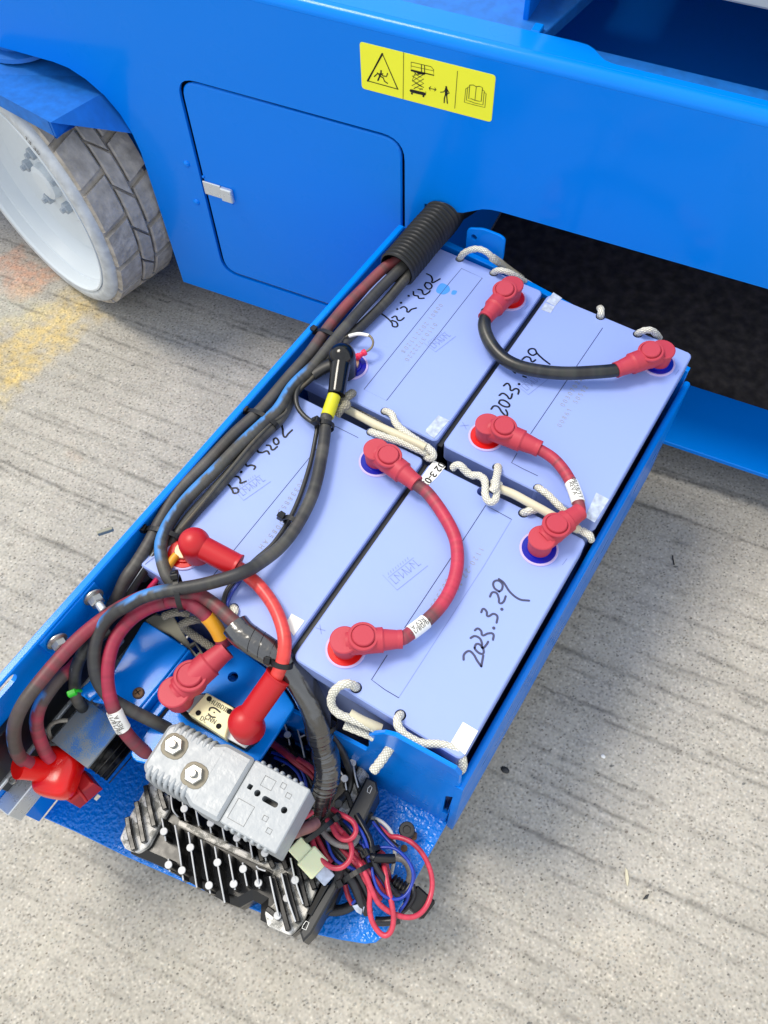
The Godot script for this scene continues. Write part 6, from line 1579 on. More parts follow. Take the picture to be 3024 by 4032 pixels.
# ---------------------------------------------------------------- charger
func charger():
	var t := thing("battery_charger", "black finned charger with fins worn to bare metal, on the tray's front", "battery charger", "", Vector3(0.01, 0.0855, 0.67))
	var yt := 0.128
	var st := st_new()
	var bp := PackedVector2Array([Vector2(-0.107, 0.695), Vector2(-0.094, 0.765), Vector2(-0.082, 0.7715), Vector2(-0.066, 0.768), Vector2(-0.045, 0.764), Vector2(0.036, 0.7555), Vector2(0.052, 0.7515), Vector2(0.060, 0.738), Vector2(0.070, 0.737), Vector2(0.078, 0.7495), Vector2(0.115, 0.744), Vector2(0.121, 0.728), Vector2(0.102, 0.567), Vector2(-0.10, 0.59)])
	plate(st, bp, 0.0860, yt - 0.0225, 0.001)
	obj("base", st, M.fin, t)
	st = st_new()
	plate(st, bp, yt - 0.0224, yt, 0.009)
	obj("deck", st, M.fin, t)
	# dusty worn pads at both ends and across the middle
	for p in [[Vector2(-0.1085, 0.7006), Vector2(-0.0782, 0.7024), Vector2(-0.0699, 0.7126), Vector2(-0.0689, 0.731), Vector2(-0.0654, 0.7548), Vector2(-0.0708, 0.7663), Vector2(-0.0846, 0.7704), Vector2(-0.0969, 0.7651), Vector2(-0.1026, 0.7443)], [Vector2(0.0643, 0.6935), Vector2(0.1122, 0.6824), Vector2(0.1204, 0.7256), Vector2(0.116, 0.7442), Vector2(0.0909, 0.7498), Vector2(0.0802, 0.7405), Vector2(0.0846, 0.7274), Vector2(0.0666, 0.7107)], [Vector2(-0.0545, 0.7155), Vector2(-0.026, 0.711), Vector2(0.0359, 0.702), Vector2(0.0684, 0.6936), Vector2(0.0672, 0.7032), Vector2(0.0368, 0.7087), Vector2(-0.0245, 0.7184), Vector2(-0.0519, 0.7214)], [Vector2(0.0825, 0.5615), Vector2(0.099, 0.5656), Vector2(0.1057, 0.6124), Vector2(0.0959, 0.6364), Vector2(0.0868, 0.642), Vector2(0.0912, 0.6), Vector2(0.0851, 0.5758)]]:
		st = st_new()
		plate(st, round_corners(p, 0.003), yt + 0.0004, 0.138, 0.0012)
		obj("worn_pad", st, M.fin_dust, t)
	# thin fins: black flanks, bare top edge
	var fins := [
		[Vector3(-0.0644, 0.158, 0.7247), Vector3(-0.0531, 0.158, 0.7343), Vector3(-0.0489, 0.15, 0.7402)], [Vector3(-0.0473, 0.16, 0.7228), Vector3(-0.0284, 0.16, 0.7392), Vector3(-0.009, 0.146, 0.7613)], [Vector3(-0.0305, 0.16, 0.7207), Vector3(-0.0096, 0.16, 0.74), Vector3(0.0073, 0.146, 0.7591)],
		[Vector3(-0.0143, 0.16, 0.7197), Vector3(0.0066, 0.16, 0.7387), Vector3(0.023, 0.146, 0.7562)], [Vector3(0.0024, 0.16, 0.7174), Vector3(0.023, 0.16, 0.7363), Vector3(0.0412, 0.146, 0.7552)], [Vector3(0.0197, 0.16, 0.7156), Vector3(0.0328, 0.16, 0.7276), Vector3(0.0437, 0.15, 0.7395)],
		[Vector3(0.0371, 0.16, 0.7145), Vector3(0.045, 0.16, 0.7218), Vector3(0.0526, 0.152, 0.7299)], [Vector3(0.0537, 0.16, 0.713), Vector3(0.0602, 0.16, 0.7193), Vector3(0.0649, 0.152, 0.7249)],
		[Vector3(-0.0728, 0.16, 0.6985), Vector3(-0.0599, 0.16, 0.7112), Vector3(-0.053, 0.15, 0.7142)], [Vector3(-0.0589, 0.16, 0.6966), Vector3(-0.0497, 0.16, 0.7049), Vector3(-0.0433, 0.152, 0.7127)], [Vector3(-0.0409, 0.16, 0.6958), Vector3(-0.0323, 0.16, 0.7035), Vector3(-0.0273, 0.152, 0.7094)], [Vector3(-0.0222, 0.16, 0.6963), Vector3(-0.0158, 0.16, 0.7025), Vector3(-0.0115, 0.152, 0.7083)],
		[Vector3(-0.006, 0.16, 0.6945), Vector3(0.0011, 0.16, 0.7011), Vector3(0.0058, 0.152, 0.7067)], [Vector3(0.0113, 0.16, 0.6939), Vector3(0.0171, 0.16, 0.6993), Vector3(0.0208, 0.152, 0.7047)], [Vector3(0.0298, 0.16, 0.6924), Vector3(0.0364, 0.16, 0.699), Vector3(0.0409, 0.152, 0.7047)], [Vector3(0.0465, 0.16, 0.6901), Vector3(0.0515, 0.16, 0.695), Vector3(0.055, 0.152, 0.6996)],
		[Vector3(-0.034, 0.152, 0.753), Vector3(-0.0298, 0.152, 0.7574), Vector3(-0.0268, 0.146, 0.7618)], [Vector3(0.0688, 0.158, 0.7103), Vector3(0.0824, 0.158, 0.7224), Vector3(0.0966, 0.15, 0.7355)], [Vector3(0.0772, 0.158, 0.7016), Vector3(0.0961, 0.158, 0.7173), Vector3(0.1146, 0.15, 0.731)], [Vector3(0.0768, 0.158, 0.6843), Vector3(0.0939, 0.158, 0.6998), Vector3(0.1117, 0.15, 0.7135)],
		[Vector3(0.0618, 0.158, 0.7083), Vector3(0.0539, 0.158, 0.7104), Vector3(0.0508, 0.158, 0.7095)], [Vector3(0.0633, 0.158, 0.5788), Vector3(0.0794, 0.158, 0.586), Vector3(0.0882, 0.154, 0.5949)], [Vector3(0.0784, 0.158, 0.5664), Vector3(0.0883, 0.158, 0.5774), Vector3(0.0976, 0.154, 0.586)], [Vector3(-0.0117, 0.158, 0.5709), Vector3(-0.0001, 0.158, 0.5801), Vector3(0.007, 0.154, 0.5874)], [Vector3(0.0008, 0.158, 0.5657), Vector3(0.0119, 0.158, 0.5744), Vector3(0.0289, 0.154, 0.59)], [Vector3(0.0123, 0.158, 0.5749), Vector3(0.019, 0.158, 0.5676), Vector3(0.0265, 0.154, 0.5706)]]
	for f in fins:
		st = st_new()
		var path := spline(f, 0.006)
		for i in path.size() - 1:
			var a := path[i]
			var b := path[i + 1]
			var s := (b - a).cross(Vector3.UP).normalized()
			var wb := 0.0021
			var wt := 0.0010
			var a0 := Vector3(a.x, yt - 0.002, a.z); var b0 := Vector3(b.x, yt - 0.002, b.z)
			for sd in [-1.0, 1.0]:
				facing(st, a + s * wt * sd, b + s * wt * sd, b0 + s * wb * sd, s * sd); facing(st, a + s * wt * sd, b0 + s * wb * sd, a0 + s * wb * sd, s * sd)
			if i == 0: facing(st, a + s * wt, a - s * wt, a0 - s * wb, a - b); facing(st, a + s * wt, a0 - s * wb, a0 + s * wb, a - b)
			if i == path.size() - 2: facing(st, b + s * wt, b - s * wt, b0 - s * wb, b - a); facing(st, b + s * wt, b0 - s * wb, b0 + s * wb, b - a)
		var o = obj("cooling_fin", st, M.fin, t)
		st = st_new()
		tube(st, path, 0.0009, 8)
		obj("bare_edge", st, M.bare, o)
	# ejector bosses with bare tops
	for p in [Vector3(-0.0535, 0.16, 0.734), Vector3(-0.0295, 0.155, 0.7574), Vector3(-0.0138, 0.156, 0.7542), Vector3(-0.0187, 0.162, 0.7317), Vector3(0.0192, 0.155, 0.7507), Vector3(0.0147, 0.162, 0.7283), Vector3(0.0402, 0.155, 0.7359), Vector3(0.0414, 0.162, 0.7191), Vector3(0.0618, 0.156, 0.7216), Vector3(-0.0489, 0.162, 0.7043), Vector3(-0.0155, 0.162, 0.7008), Vector3(0.0175, 0.162, 0.698), Vector3(0.0515, 0.162, 0.6945), Vector3(-0.092, 0.141, 0.7393), Vector3(-0.0937, 0.141, 0.721), Vector3(-0.0965, 0.141, 0.7018)] + [Vector3(-0.0902, 0.141, 0.7587), Vector3(0.0936, 0.146, 0.7176), Vector3(0.0909, 0.146, 0.6984), Vector3(0.0951, 0.146, 0.7361), Vector3(0.0805, 0.16, 0.5866), Vector3(0.0784, 0.158, 0.5672), Vector3(-0.0005, 0.16, 0.5802), Vector3(0.0213, 0.158, 0.5673), Vector3(0.093, 0.158, 0.6993)]:
		st = st_new()
		turned(st, [Vector2(0.0046, yt - 0.002 - p.y), Vector2(0.0041, -0.0008), Vector2(0.0041, -0.0002)], Transform3D(Basis(), p), 18)
		var o = obj("boss", st, M.fin, t)
		st = st_new()
		turned(st, [Vector2(0.0041, -0.0002), Vector2(0.0036, 0.0006), Vector2(0, 0.0006)], Transform3D(Basis(), p), 18)
		obj("bare_top", st, M.bare, o)
	# stout black bars on the worn ends
	for f in [[Vector3(-0.1015, 0.142, 0.7444), Vector3(-0.089, 0.142, 0.7554), Vector3(-0.0743, 0.142, 0.7655)], [Vector3(-0.1036, 0.142, 0.7264), Vector3(-0.0876, 0.142, 0.7396), Vector3(-0.0702, 0.142, 0.7538)], [Vector3(-0.1062, 0.142, 0.7075), Vector3(-0.0891, 0.142, 0.7216), Vector3(-0.0713, 0.142, 0.7351)], [Vector3(-0.0957, 0.142, 0.6983), Vector3(-0.0841, 0.142, 0.707), Vector3(-0.0722, 0.142, 0.7149)],
			[Vector3(0.0698, 0.143, 0.7085), Vector3(0.0893, 0.143, 0.7233), Vector3(0.1121, 0.142, 0.7411)], [Vector3(0.0784, 0.143, 0.6996), Vector3(0.0967, 0.143, 0.7144), Vector3(0.1159, 0.142, 0.7295)], [Vector3(0.0709, 0.143, 0.6739), Vector3(0.0928, 0.143, 0.6933), Vector3(0.1159, 0.142, 0.7127)], [Vector3(0.0951, 0.142, 0.6812), Vector3(0.1038, 0.142, 0.6881), Vector3(0.1129, 0.142, 0.6948)], [Vector3(0.0595, 0.143, 0.6828), Vector3(0.0687, 0.143, 0.6888), Vector3(0.0768, 0.143, 0.6945)], [Vector3(0.0817, 0.141, 0.7364), Vector3(0.0868, 0.141, 0.7366), Vector3(0.0918, 0.141, 0.7369)], [Vector3(0.0316, 0.143, 0.6864), Vector3(0.0408, 0.143, 0.6935), Vector3(0.0502, 0.143, 0.7021)], [Vector3(0.0491, 0.143, 0.6937), Vector3(0.0578, 0.143, 0.6973), Vector3(0.0641, 0.143, 0.7005)],
			[Vector3(0.0858, 0.142, 0.5764), Vector3(0.093, 0.142, 0.5813), Vector3(0.0998, 0.141, 0.5869)], [Vector3(0.0875, 0.141, 0.5953), Vector3(0.0947, 0.141, 0.6001), Vector3(0.1015, 0.141, 0.6057)], [Vector3(0.073, 0.142, 0.6704), Vector3(0.0874, 0.142, 0.6831), Vector3(0.1004, 0.141, 0.6918)]]:
		st = st_new()
		for k in f.size() - 1:
			var bx = along(Vector3(f[k].x, 0, f[k].z), Vector3(f[k + 1].x, 0, f[k + 1].z))
			box(st, Vector3(-0.001, yt, -0.0028), Vector3(Vector2(f[k].x, f[k].z).distance_to(Vector2(f[k + 1].x, f[k + 1].z)) + 0.001, f[0].y + 0.004 + k * 0.0003, 0.0028), 0.0009, bx)
		obj("fin_bar", st, M.fin, t)
	# sloped front skirt and the plastic end panel
	st = st_new()
	plate(st, [Vector2(0.1107, 0.5693), Vector2(0.0986, 0.5705), Vector2(0.1049, 0.6448), Vector2(0.1247, 0.6779), Vector2(0.1234, 0.7363), Vector2(0.1318, 0.7422), Vector2(0.1347, 0.7312), Vector2(0.1336, 0.689), Vector2(0.1321, 0.6706), Vector2(0.1214, 0.6111), Vector2(0.118, 0.5771)], 0.092, 0.150, 0.002)
	var ep = obj("end_panel", st, M.dark_grey, t)
	st = st_new()
	plate(st, [Vector2(0.1179, 0.6859), Vector2(0.1246, 0.6845), Vector2(0.1257, 0.7177), Vector2(0.1202, 0.7185)], 0.1502, 0.153, 0.001)
	obj("panel_strip", st, M.black_gloss, ep)
	st = st_new()
	for q in [[Vector3(0.1232, 0.1504, 0.7298), Vector3(0.1236, 0.1504, 0.7249), Vector3(0.1271, 0.1504, 0.7243), Vector3(0.1282, 0.1504, 0.7316), Vector3(0.1238, 0.1504, 0.7324), Vector3(0.1232, 0.1504, 0.7298)], [Vector3(0.1066, 0.1504, 0.5804), Vector3(0.1075, 0.1504, 0.5768), Vector3(0.1102, 0.1504, 0.5774), Vector3(0.1113, 0.1504, 0.5841), Vector3(0.1081, 0.1504, 0.584), Vector3(0.1066, 0.1504, 0.5804)]]:
		stroke(st, q, 0.0006, Vector3.UP, 0.0003, false)
	obj("panel_symbol", st, M.white_label, ep)
	st = st_new()
	plate(st, [Vector2(0.1233, 0.6981), Vector2(0.1242, 0.6664), Vector2(0.1323, 0.6643), Vector2(0.1374, 0.7005), Vector2(0.1341, 0.7095)], 0.088, 0.125, 0.002)
	obj("side_socket", st, M.black_plastic, t)
	st = st_new()
	plate(st, [Vector2(0.1135, 0.6055), Vector2(0.115, 0.5953), Vector2(0.123, 0.5965), Vector2(0.1229, 0.6102)], 0.088, 0.128, 0.002)
	obj("side_socket", st, M.black_plastic, t)

# ---------------------------------------------------------------- tangle of small wires
func wire(called, pts, r, col: Color, label, group, gloss := true):
	var o = run(called, pts, r, skin(col, col * 0.7, 0.3), M.cable_gloss if gloss else M.cable, null, 12, 0.003)
	return tag(o, label, "wire", group)

func tangle():
	var pink := Color(0.62, 0.05, 0.09)
	var blue := Color(0.015, 0.05, 0.42)
	var blk := Color(0.02, 0.02, 0.024)
	var g := "wires coiled beside the charger"
	wire("red_wire", [Vector3(0.1299, 0.125, 0.6047), Vector3(0.1398, 0.128, 0.606), Vector3(0.1516, 0.132, 0.6078), Vector3(0.1606, 0.136, 0.6041), Vector3(0.1741, 0.138, 0.6016), Vector3(0.189, 0.138, 0.6043), Vector3(0.2024, 0.136, 0.6114), Vector3(0.2129, 0.134, 0.6216), Vector3(0.219, 0.132, 0.6344), Vector3(0.2204, 0.132, 0.6485), Vector3(0.2162, 0.134, 0.6602), Vector3(0.2067, 0.136, 0.6676), Vector3(0.1929, 0.14, 0.6715), Vector3(0.1778, 0.145, 0.6712), Vector3(0.1656, 0.15, 0.665), Vector3(0.1538, 0.155, 0.6569), Vector3(0.1419, 0.155, 0.6507), Vector3(0.1279, 0.152, 0.6472)], 0.0028, pink, "red wire swinging out in the widest loop, past the tray's edge", g)
	wire("red_wire", [Vector3(0.1331, 0.15, 0.6447), Vector3(0.1442, 0.152, 0.6509), Vector3(0.1552, 0.15, 0.6585), Vector3(0.1643, 0.148, 0.6671), Vector3(0.171, 0.144, 0.6789), Vector3(0.1797, 0.14, 0.6883), Vector3(0.1902, 0.138, 0.6932), Vector3(0.1989, 0.138, 0.6928), Vector3(0.2019, 0.14, 0.686), Vector3(0.198, 0.143, 0.6751), Vector3(0.1894, 0.146, 0.6646), Vector3(0.1783, 0.146, 0.654), Vector3(0.1677, 0.144, 0.6425), Vector3(0.1591, 0.14, 0.6335)], 0.0028, pink, "red wire in the long narrow loop hanging lowest at the front", g)
	wire("red_wire", [Vector3(0.0892, 0.165, 0.633), Vector3(0.0966, 0.168, 0.6349), Vector3(0.1055, 0.17, 0.6401), Vector3(0.1156, 0.172, 0.6411), Vector3(0.1225, 0.173, 0.6358), Vector3(0.1227, 0.173, 0.6273), Vector3(0.1155, 0.171, 0.6211), Vector3(0.1057, 0.169, 0.6203), Vector3(0.0953, 0.165, 0.6209), Vector3(0.0873, 0.16, 0.6203)], 0.0028, pink, "red wire in the small round loop just below the tape end", g)
	wire("red_wire", [Vector3(0.0853, 0.16, 0.6567), Vector3(0.092, 0.163, 0.6617), Vector3(0.1023, 0.166, 0.6669), Vector3(0.1131, 0.168, 0.6699), Vector3(0.1234, 0.17, 0.6687), Vector3(0.1302, 0.171, 0.6626), Vector3(0.1322, 0.172, 0.6531), Vector3(0.1286, 0.171, 0.6445), Vector3(0.1224, 0.168, 0.6389), Vector3(0.1108, 0.16, 0.6344)], 0.0028, pink, "red wire looping down round the cream plug", g)
	wire("red_wire", [Vector3(0.093, 0.158, 0.6291), Vector3(0.1027, 0.16, 0.6328), Vector3(0.111, 0.16, 0.6348), Vector3(0.1165, 0.158, 0.6354)], 0.0028, pink, "short straight red wire inside the small round loop", g)
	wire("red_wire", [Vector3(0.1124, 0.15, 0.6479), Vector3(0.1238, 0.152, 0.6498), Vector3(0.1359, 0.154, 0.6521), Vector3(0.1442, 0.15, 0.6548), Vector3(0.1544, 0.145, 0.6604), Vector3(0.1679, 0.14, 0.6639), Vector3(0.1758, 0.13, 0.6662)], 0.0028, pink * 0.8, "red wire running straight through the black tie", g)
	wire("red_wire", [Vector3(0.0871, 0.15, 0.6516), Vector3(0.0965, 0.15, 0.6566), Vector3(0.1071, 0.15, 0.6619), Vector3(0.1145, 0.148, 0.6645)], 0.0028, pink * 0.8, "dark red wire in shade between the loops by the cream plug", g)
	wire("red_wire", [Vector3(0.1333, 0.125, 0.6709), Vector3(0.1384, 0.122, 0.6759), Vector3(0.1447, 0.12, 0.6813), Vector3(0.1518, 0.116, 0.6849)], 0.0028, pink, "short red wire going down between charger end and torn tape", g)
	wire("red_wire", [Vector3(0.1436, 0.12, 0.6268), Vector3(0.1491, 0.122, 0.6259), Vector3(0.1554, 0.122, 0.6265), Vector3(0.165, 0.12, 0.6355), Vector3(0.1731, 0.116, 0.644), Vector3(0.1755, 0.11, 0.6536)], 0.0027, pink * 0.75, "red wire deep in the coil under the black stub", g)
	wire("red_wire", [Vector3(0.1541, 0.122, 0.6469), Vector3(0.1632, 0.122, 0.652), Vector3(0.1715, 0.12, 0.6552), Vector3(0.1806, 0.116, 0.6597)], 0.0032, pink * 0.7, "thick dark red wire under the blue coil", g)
	wire("blue_wire", [Vector3(0.095, 0.16, 0.6211), Vector3(0.1038, 0.164, 0.6197), Vector3(0.114, 0.166, 0.62), Vector3(0.1254, 0.166, 0.6232), Vector3(0.1343, 0.165, 0.6283), Vector3(0.1406, 0.163, 0.6337), Vector3(0.1457, 0.16, 0.6406)], 0.0017, blue, "blue wire following the small red loop downwards", g)
	wire("blue_wire", [Vector3(0.1469, 0.148, 0.6283), Vector3(0.1538, 0.15, 0.6227), Vector3(0.1627, 0.151, 0.6185), Vector3(0.1728, 0.152, 0.6183), Vector3(0.1844, 0.151, 0.6216), Vector3(0.1934, 0.15, 0.6285), Vector3(0.1978, 0.148, 0.639), Vector3(0.1969, 0.147, 0.6514), Vector3(0.1897, 0.147, 0.6596), Vector3(0.1791, 0.148, 0.6625), Vector3(0.1685, 0.149, 0.6599), Vector3(0.1586, 0.15, 0.6522), Vector3(0.1514, 0.15, 0.644)], 0.0017, blue, "blue wire in the big oval coil inside the widest red loop", g)
	wire("blue_wire", [Vector3(0.1285, 0.136, 0.6056), Vector3(0.1411, 0.14, 0.6103), Vector3(0.1562, 0.144, 0.6148), Vector3(0.172, 0.147, 0.618), Vector3(0.1863, 0.147, 0.6219), Vector3(0.196, 0.145, 0.6304), Vector3(0.1976, 0.142, 0.6415), Vector3(0.2004, 0.136, 0.6526), Vector3(0.1993, 0.13, 0.6656)], 0.0017, blue, "blue wire sweeping from the charger corner to the lower right", g)
	wire("blue_wire", [Vector3(0.0982, 0.156, 0.6485), Vector3(0.1094, 0.157, 0.6573), Vector3(0.1195, 0.157, 0.6611), Vector3(0.1304, 0.156, 0.6595), Vector3(0.1408, 0.155, 0.6579)], 0.0017, blue, "blue wire curving behind the cream plug's red loop", g)
	wire("blue_wire", [Vector3(0.1457, 0.14, 0.6588), Vector3(0.1514, 0.138, 0.6635), Vector3(0.154, 0.135, 0.6699), Vector3(0.1543, 0.13, 0.6785), Vector3(0.1528, 0.126, 0.6855)], 0.0017, blue, "blue wire hooked above the torn tape", g)
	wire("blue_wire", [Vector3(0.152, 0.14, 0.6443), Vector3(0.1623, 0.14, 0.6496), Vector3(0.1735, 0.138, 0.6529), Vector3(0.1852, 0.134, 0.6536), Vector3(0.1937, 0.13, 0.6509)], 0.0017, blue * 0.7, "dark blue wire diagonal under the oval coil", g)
	wire("blue_wire", [Vector3(0.1342, 0.16, 0.6329), Vector3(0.1416, 0.162, 0.6371), Vector3(0.1464, 0.16, 0.6412)], 0.0015, blue, "short blue wire at the upright black tie", g)
	wire("black_wire", [Vector3(0.0878, 0.145, 0.6481), Vector3(0.1051, 0.148, 0.6521), Vector3(0.1228, 0.15, 0.6565), Vector3(0.136, 0.15, 0.6599)], 0.0033, blk, "black wire under the cream plug's red loop", g)
	wire("black_wire", [Vector3(0.1109, 0.15, 0.6103), Vector3(0.1252, 0.153, 0.6176), Vector3(0.1381, 0.154, 0.6251), Vector3(0.1456, 0.154, 0.6333), Vector3(0.1545, 0.15, 0.6421), Vector3(0.1669, 0.146, 0.6475), Vector3(0.1799, 0.14, 0.6523), Vector3(0.1907, 0.134, 0.6533)], 0.0035, blk, "black wire down the middle of the coil", g)
	wire("black_wire", [Vector3(0.1221, 0.15, 0.6386), Vector3(0.1328, 0.153, 0.6368), Vector3(0.144, 0.156, 0.6378), Vector3(0.1519, 0.157, 0.6376)], 0.0035, blk, "black wire crossing to the short black stub", g)
	wire("black_wire", [Vector3(0.1287, 0.128, 0.6027), Vector3(0.1392, 0.13, 0.6079), Vector3(0.1535, 0.133, 0.6118), Vector3(0.1652, 0.134, 0.6136)], 0.0028, blk, "black wire beside the white wire at the charger corner", g)
	wire("black_wire", [Vector3(0.1811, 0.108, 0.6859), Vector3(0.1882, 0.108, 0.6816), Vector3(0.1954, 0.109, 0.6765), Vector3(0.202, 0.11, 0.6704)], 0.0049, blk, "thick black wire end lying across the lowest red loop", g)
	wire("black_wire", [Vector3(0.1976, 0.128, 0.6357), Vector3(0.2039, 0.128, 0.6444), Vector3(0.2043, 0.126, 0.6554), Vector3(0.2007, 0.122, 0.6661)], 0.0028, blk, "black wire bent beside the black plug", g)
	wire("black_wire", [Vector3(0.1288, 0.102, 0.7047), Vector3(0.1395, 0.103, 0.6992), Vector3(0.1476, 0.104, 0.6916), Vector3(0.1531, 0.108, 0.6833)], 0.0057, blk, "thick black cable leaving the charger's end socket", g)
	wire("black_wire", [Vector3(0.1286, 0.142, 0.6644), Vector3(0.1424, 0.14, 0.6672), Vector3(0.1528, 0.136, 0.6729), Vector3(0.1621, 0.13, 0.6789), Vector3(0.1711, 0.122, 0.6829)], 0.0059, blk, "thick black taped cable behind the torn tape", g)
	wire("white_wire", [Vector3(0.1224, 0.122, 0.6008), Vector3(0.1301, 0.126, 0.5993), Vector3(0.14, 0.128, 0.5997), Vector3(0.1494, 0.126, 0.6025), Vector3(0.1564, 0.122, 0.6081), Vector3(0.1629, 0.116, 0.6164), Vector3(0.1675, 0.11, 0.6259), Vector3(0.1705, 0.104, 0.6364)], 0.0022, Color(0.75, 0.75, 0.72), "white wire arching over the blue tray floor", g)
	wire("white_wire", [Vector3(0.1129, 0.128, 0.6755), Vector3(0.119, 0.132, 0.6717), Vector3(0.1254, 0.132, 0.6688), Vector3(0.1306, 0.128, 0.6682)], 0.0028, Color(0.70, 0.69, 0.64), "white wire below the cream plug", g)
	wire("grey_wire", [Vector3(0.1677, 0.112, 0.62), Vector3(0.1748, 0.114, 0.6181), Vector3(0.1825, 0.112, 0.6202), Vector3(0.1888, 0.108, 0.6256), Vector3(0.1919, 0.102, 0.6338)], 0.0043, Color(0.30, 0.28, 0.26), "grey wire curving over the tray's right edge", g)
	wire("grey_wire", [Vector3(0.0898, 0.155, 0.6443), Vector3(0.1003, 0.158, 0.647), Vector3(0.1111, 0.16, 0.6472), Vector3(0.1213, 0.161, 0.6432), Vector3(0.126, 0.16, 0.6363), Vector3(0.1249, 0.158, 0.6286)], 0.0033, Color(0.33, 0.31, 0.29), "grey wire hugging the underside of the small red loop", g)
	var o = wire("grimy_cable", [Vector3(0.0672, 0.19, 0.6711), Vector3(0.072, 0.192, 0.6644), Vector3(0.0766, 0.192, 0.6578), Vector3(0.0814, 0.188, 0.6504), Vector3(0.0836, 0.18, 0.6432)], 0.0063, Color(0.30, 0.13, 0.12), "short grimy red cable between the grey connector and the tape end", g, false)
	wire("red_wire", [Vector3(0.0701, 0.2, 0.6502), Vector3(0.074, 0.202, 0.6472), Vector3(0.0765, 0.202, 0.6425), Vector3(0.0778, 0.2, 0.6381)], 0.0027, pink * 0.8, "red wire stub at the grey connector's open end", g)
	wire("black_wire", [Vector3(0.0974, 0.148, 0.6227), Vector3(0.1129, 0.15, 0.628), Vector3(0.1246, 0.15, 0.6316), Vector3(0.1368, 0.15, 0.636), Vector3(0.1458, 0.148, 0.643), Vector3(0.1554, 0.144, 0.6512), Vector3(0.1652, 0.138, 0.658), Vector3(0.1749, 0.13, 0.6647)], 0.0030, blk, "black wire slanting under the small red loop into the coil", g)
	wire("black_wire", [Vector3(0.103, 0.148, 0.649), Vector3(0.1162, 0.15, 0.6509), Vector3(0.1318, 0.15, 0.6551), Vector3(0.1464, 0.146, 0.6603), Vector3(0.1578, 0.14, 0.666), Vector3(0.1669, 0.132, 0.672)], 0.0034, blk, "black wire between the two red loops by the cream plug", g)
	wire("black_wire", [Vector3(0.1557, 0.136, 0.6393), Vector3(0.1663, 0.136, 0.6434), Vector3(0.1772, 0.132, 0.6499), Vector3(0.1873, 0.128, 0.6516), Vector3(0.1941, 0.126, 0.646), Vector3(0.1954, 0.126, 0.6368)], 0.0030, blk, "black wire bending inside the blue oval coil", g)
	wire("blue_wire", [Vector3(0.1027, 0.15, 0.6232), Vector3(0.1165, 0.152, 0.6261), Vector3(0.1285, 0.153, 0.6319), Vector3(0.1388, 0.152, 0.6372), Vector3(0.1499, 0.15, 0.6439)], 0.0020, blue * 0.8, "blue wire under the small round red loop", g)
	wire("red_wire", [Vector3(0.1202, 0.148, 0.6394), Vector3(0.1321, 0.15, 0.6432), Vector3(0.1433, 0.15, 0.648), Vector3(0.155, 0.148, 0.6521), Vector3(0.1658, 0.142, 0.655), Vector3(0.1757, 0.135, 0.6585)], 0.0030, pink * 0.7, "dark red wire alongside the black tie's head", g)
	wire("blue_wire", [Vector3(0.1308, 0.142, 0.6599), Vector3(0.1418, 0.144, 0.6587), Vector3(0.1524, 0.142, 0.6592), Vector3(0.1596, 0.138, 0.6636)], 0.0019, blue, "blue wire crossing beneath the black tie's strap", g)
	# shaded wires between fuse plate and tape
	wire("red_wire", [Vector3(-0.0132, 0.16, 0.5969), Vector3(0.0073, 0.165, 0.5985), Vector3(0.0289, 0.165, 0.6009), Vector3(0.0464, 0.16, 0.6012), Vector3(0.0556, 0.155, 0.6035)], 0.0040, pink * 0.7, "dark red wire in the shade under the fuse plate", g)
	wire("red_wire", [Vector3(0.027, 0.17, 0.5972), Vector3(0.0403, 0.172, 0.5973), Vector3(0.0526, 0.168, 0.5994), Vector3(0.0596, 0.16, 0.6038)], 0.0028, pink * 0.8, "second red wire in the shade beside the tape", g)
	wire("blue_wire", [Vector3(-0.0063, 0.15, 0.6041), Vector3(0.0122, 0.155, 0.6005), Vector3(0.0273, 0.155, 0.6007), Vector3(0.0389, 0.15, 0.6063), Vector3(0.049, 0.145, 0.6159)], 0.0017, blue, "blue wire in the shade behind the grey connector", g)
	wire("blue_wire", [Vector3(-0.0013, 0.148, 0.6068), Vector3(0.018, 0.15, 0.605), Vector3(0.0315, 0.15, 0.6077), Vector3(0.0432, 0.145, 0.6148)], 0.0017, blue, "second blue wire in the shade behind the grey connector", g)
	wire("black_wire", [Vector3(0.0098, 0.145, 0.6087), Vector3(0.0211, 0.15, 0.5952), Vector3(0.0389, 0.15, 0.6016), Vector3(0.0538, 0.145, 0.6098)], 0.0024, blk, "black wire in the shade behind the grey connector", g)
	# short dark stub and square plug
	var t := thing("cable_stub", "short capped black cable stub poking from the wire coil", "cable end", g, Vector3(0.1596, 0.15, 0.632))
	run("stub", [Vector3(0.1508, 0.154, 0.6378), Vector3(0.1583, 0.153, 0.6335), Vector3(0.165, 0.152, 0.6295), Vector3(0.1697, 0.151, 0.6262)], 0.0049, null, M.black_rubber, t)
	t = thing("black_plug", "square black plug on a ribbed boot beyond the tray's right edge", "plug", "", Vector3(0.1959, 0.11, 0.6452))
	var st := st_new()
	tube(st, spline([Vector3(0.1764, 0.122, 0.6443), Vector3(0.1838, 0.12, 0.6443), Vector3(0.1917, 0.118, 0.6439), Vector3(0.2, 0.116, 0.6444)], 0.0008), func(_tt: float, l: float) -> float: return 0.0072 + 0.0013 * signf(sin(l * 1500.0)), 18)
	obj("ribbed_boot", st, M.black_plastic, t)
	st = st_new()
	var px := along(Vector3(0.1987, 0.116, 0.6441), Vector3(0.215, 0.114, 0.6465))
	box(st, Vector3(0, -0.013, -0.0115), Vector3(0.026, 0.011, 0.0115), 0.002, px)
	obj("plug_body", st, M.black_plastic, t)
	t = thing("cream_plug", "cream nylon wire plug between the charger and the red loops", "plug", "", Vector3(0.0926, 0.15, 0.6752))
	st = st_new()
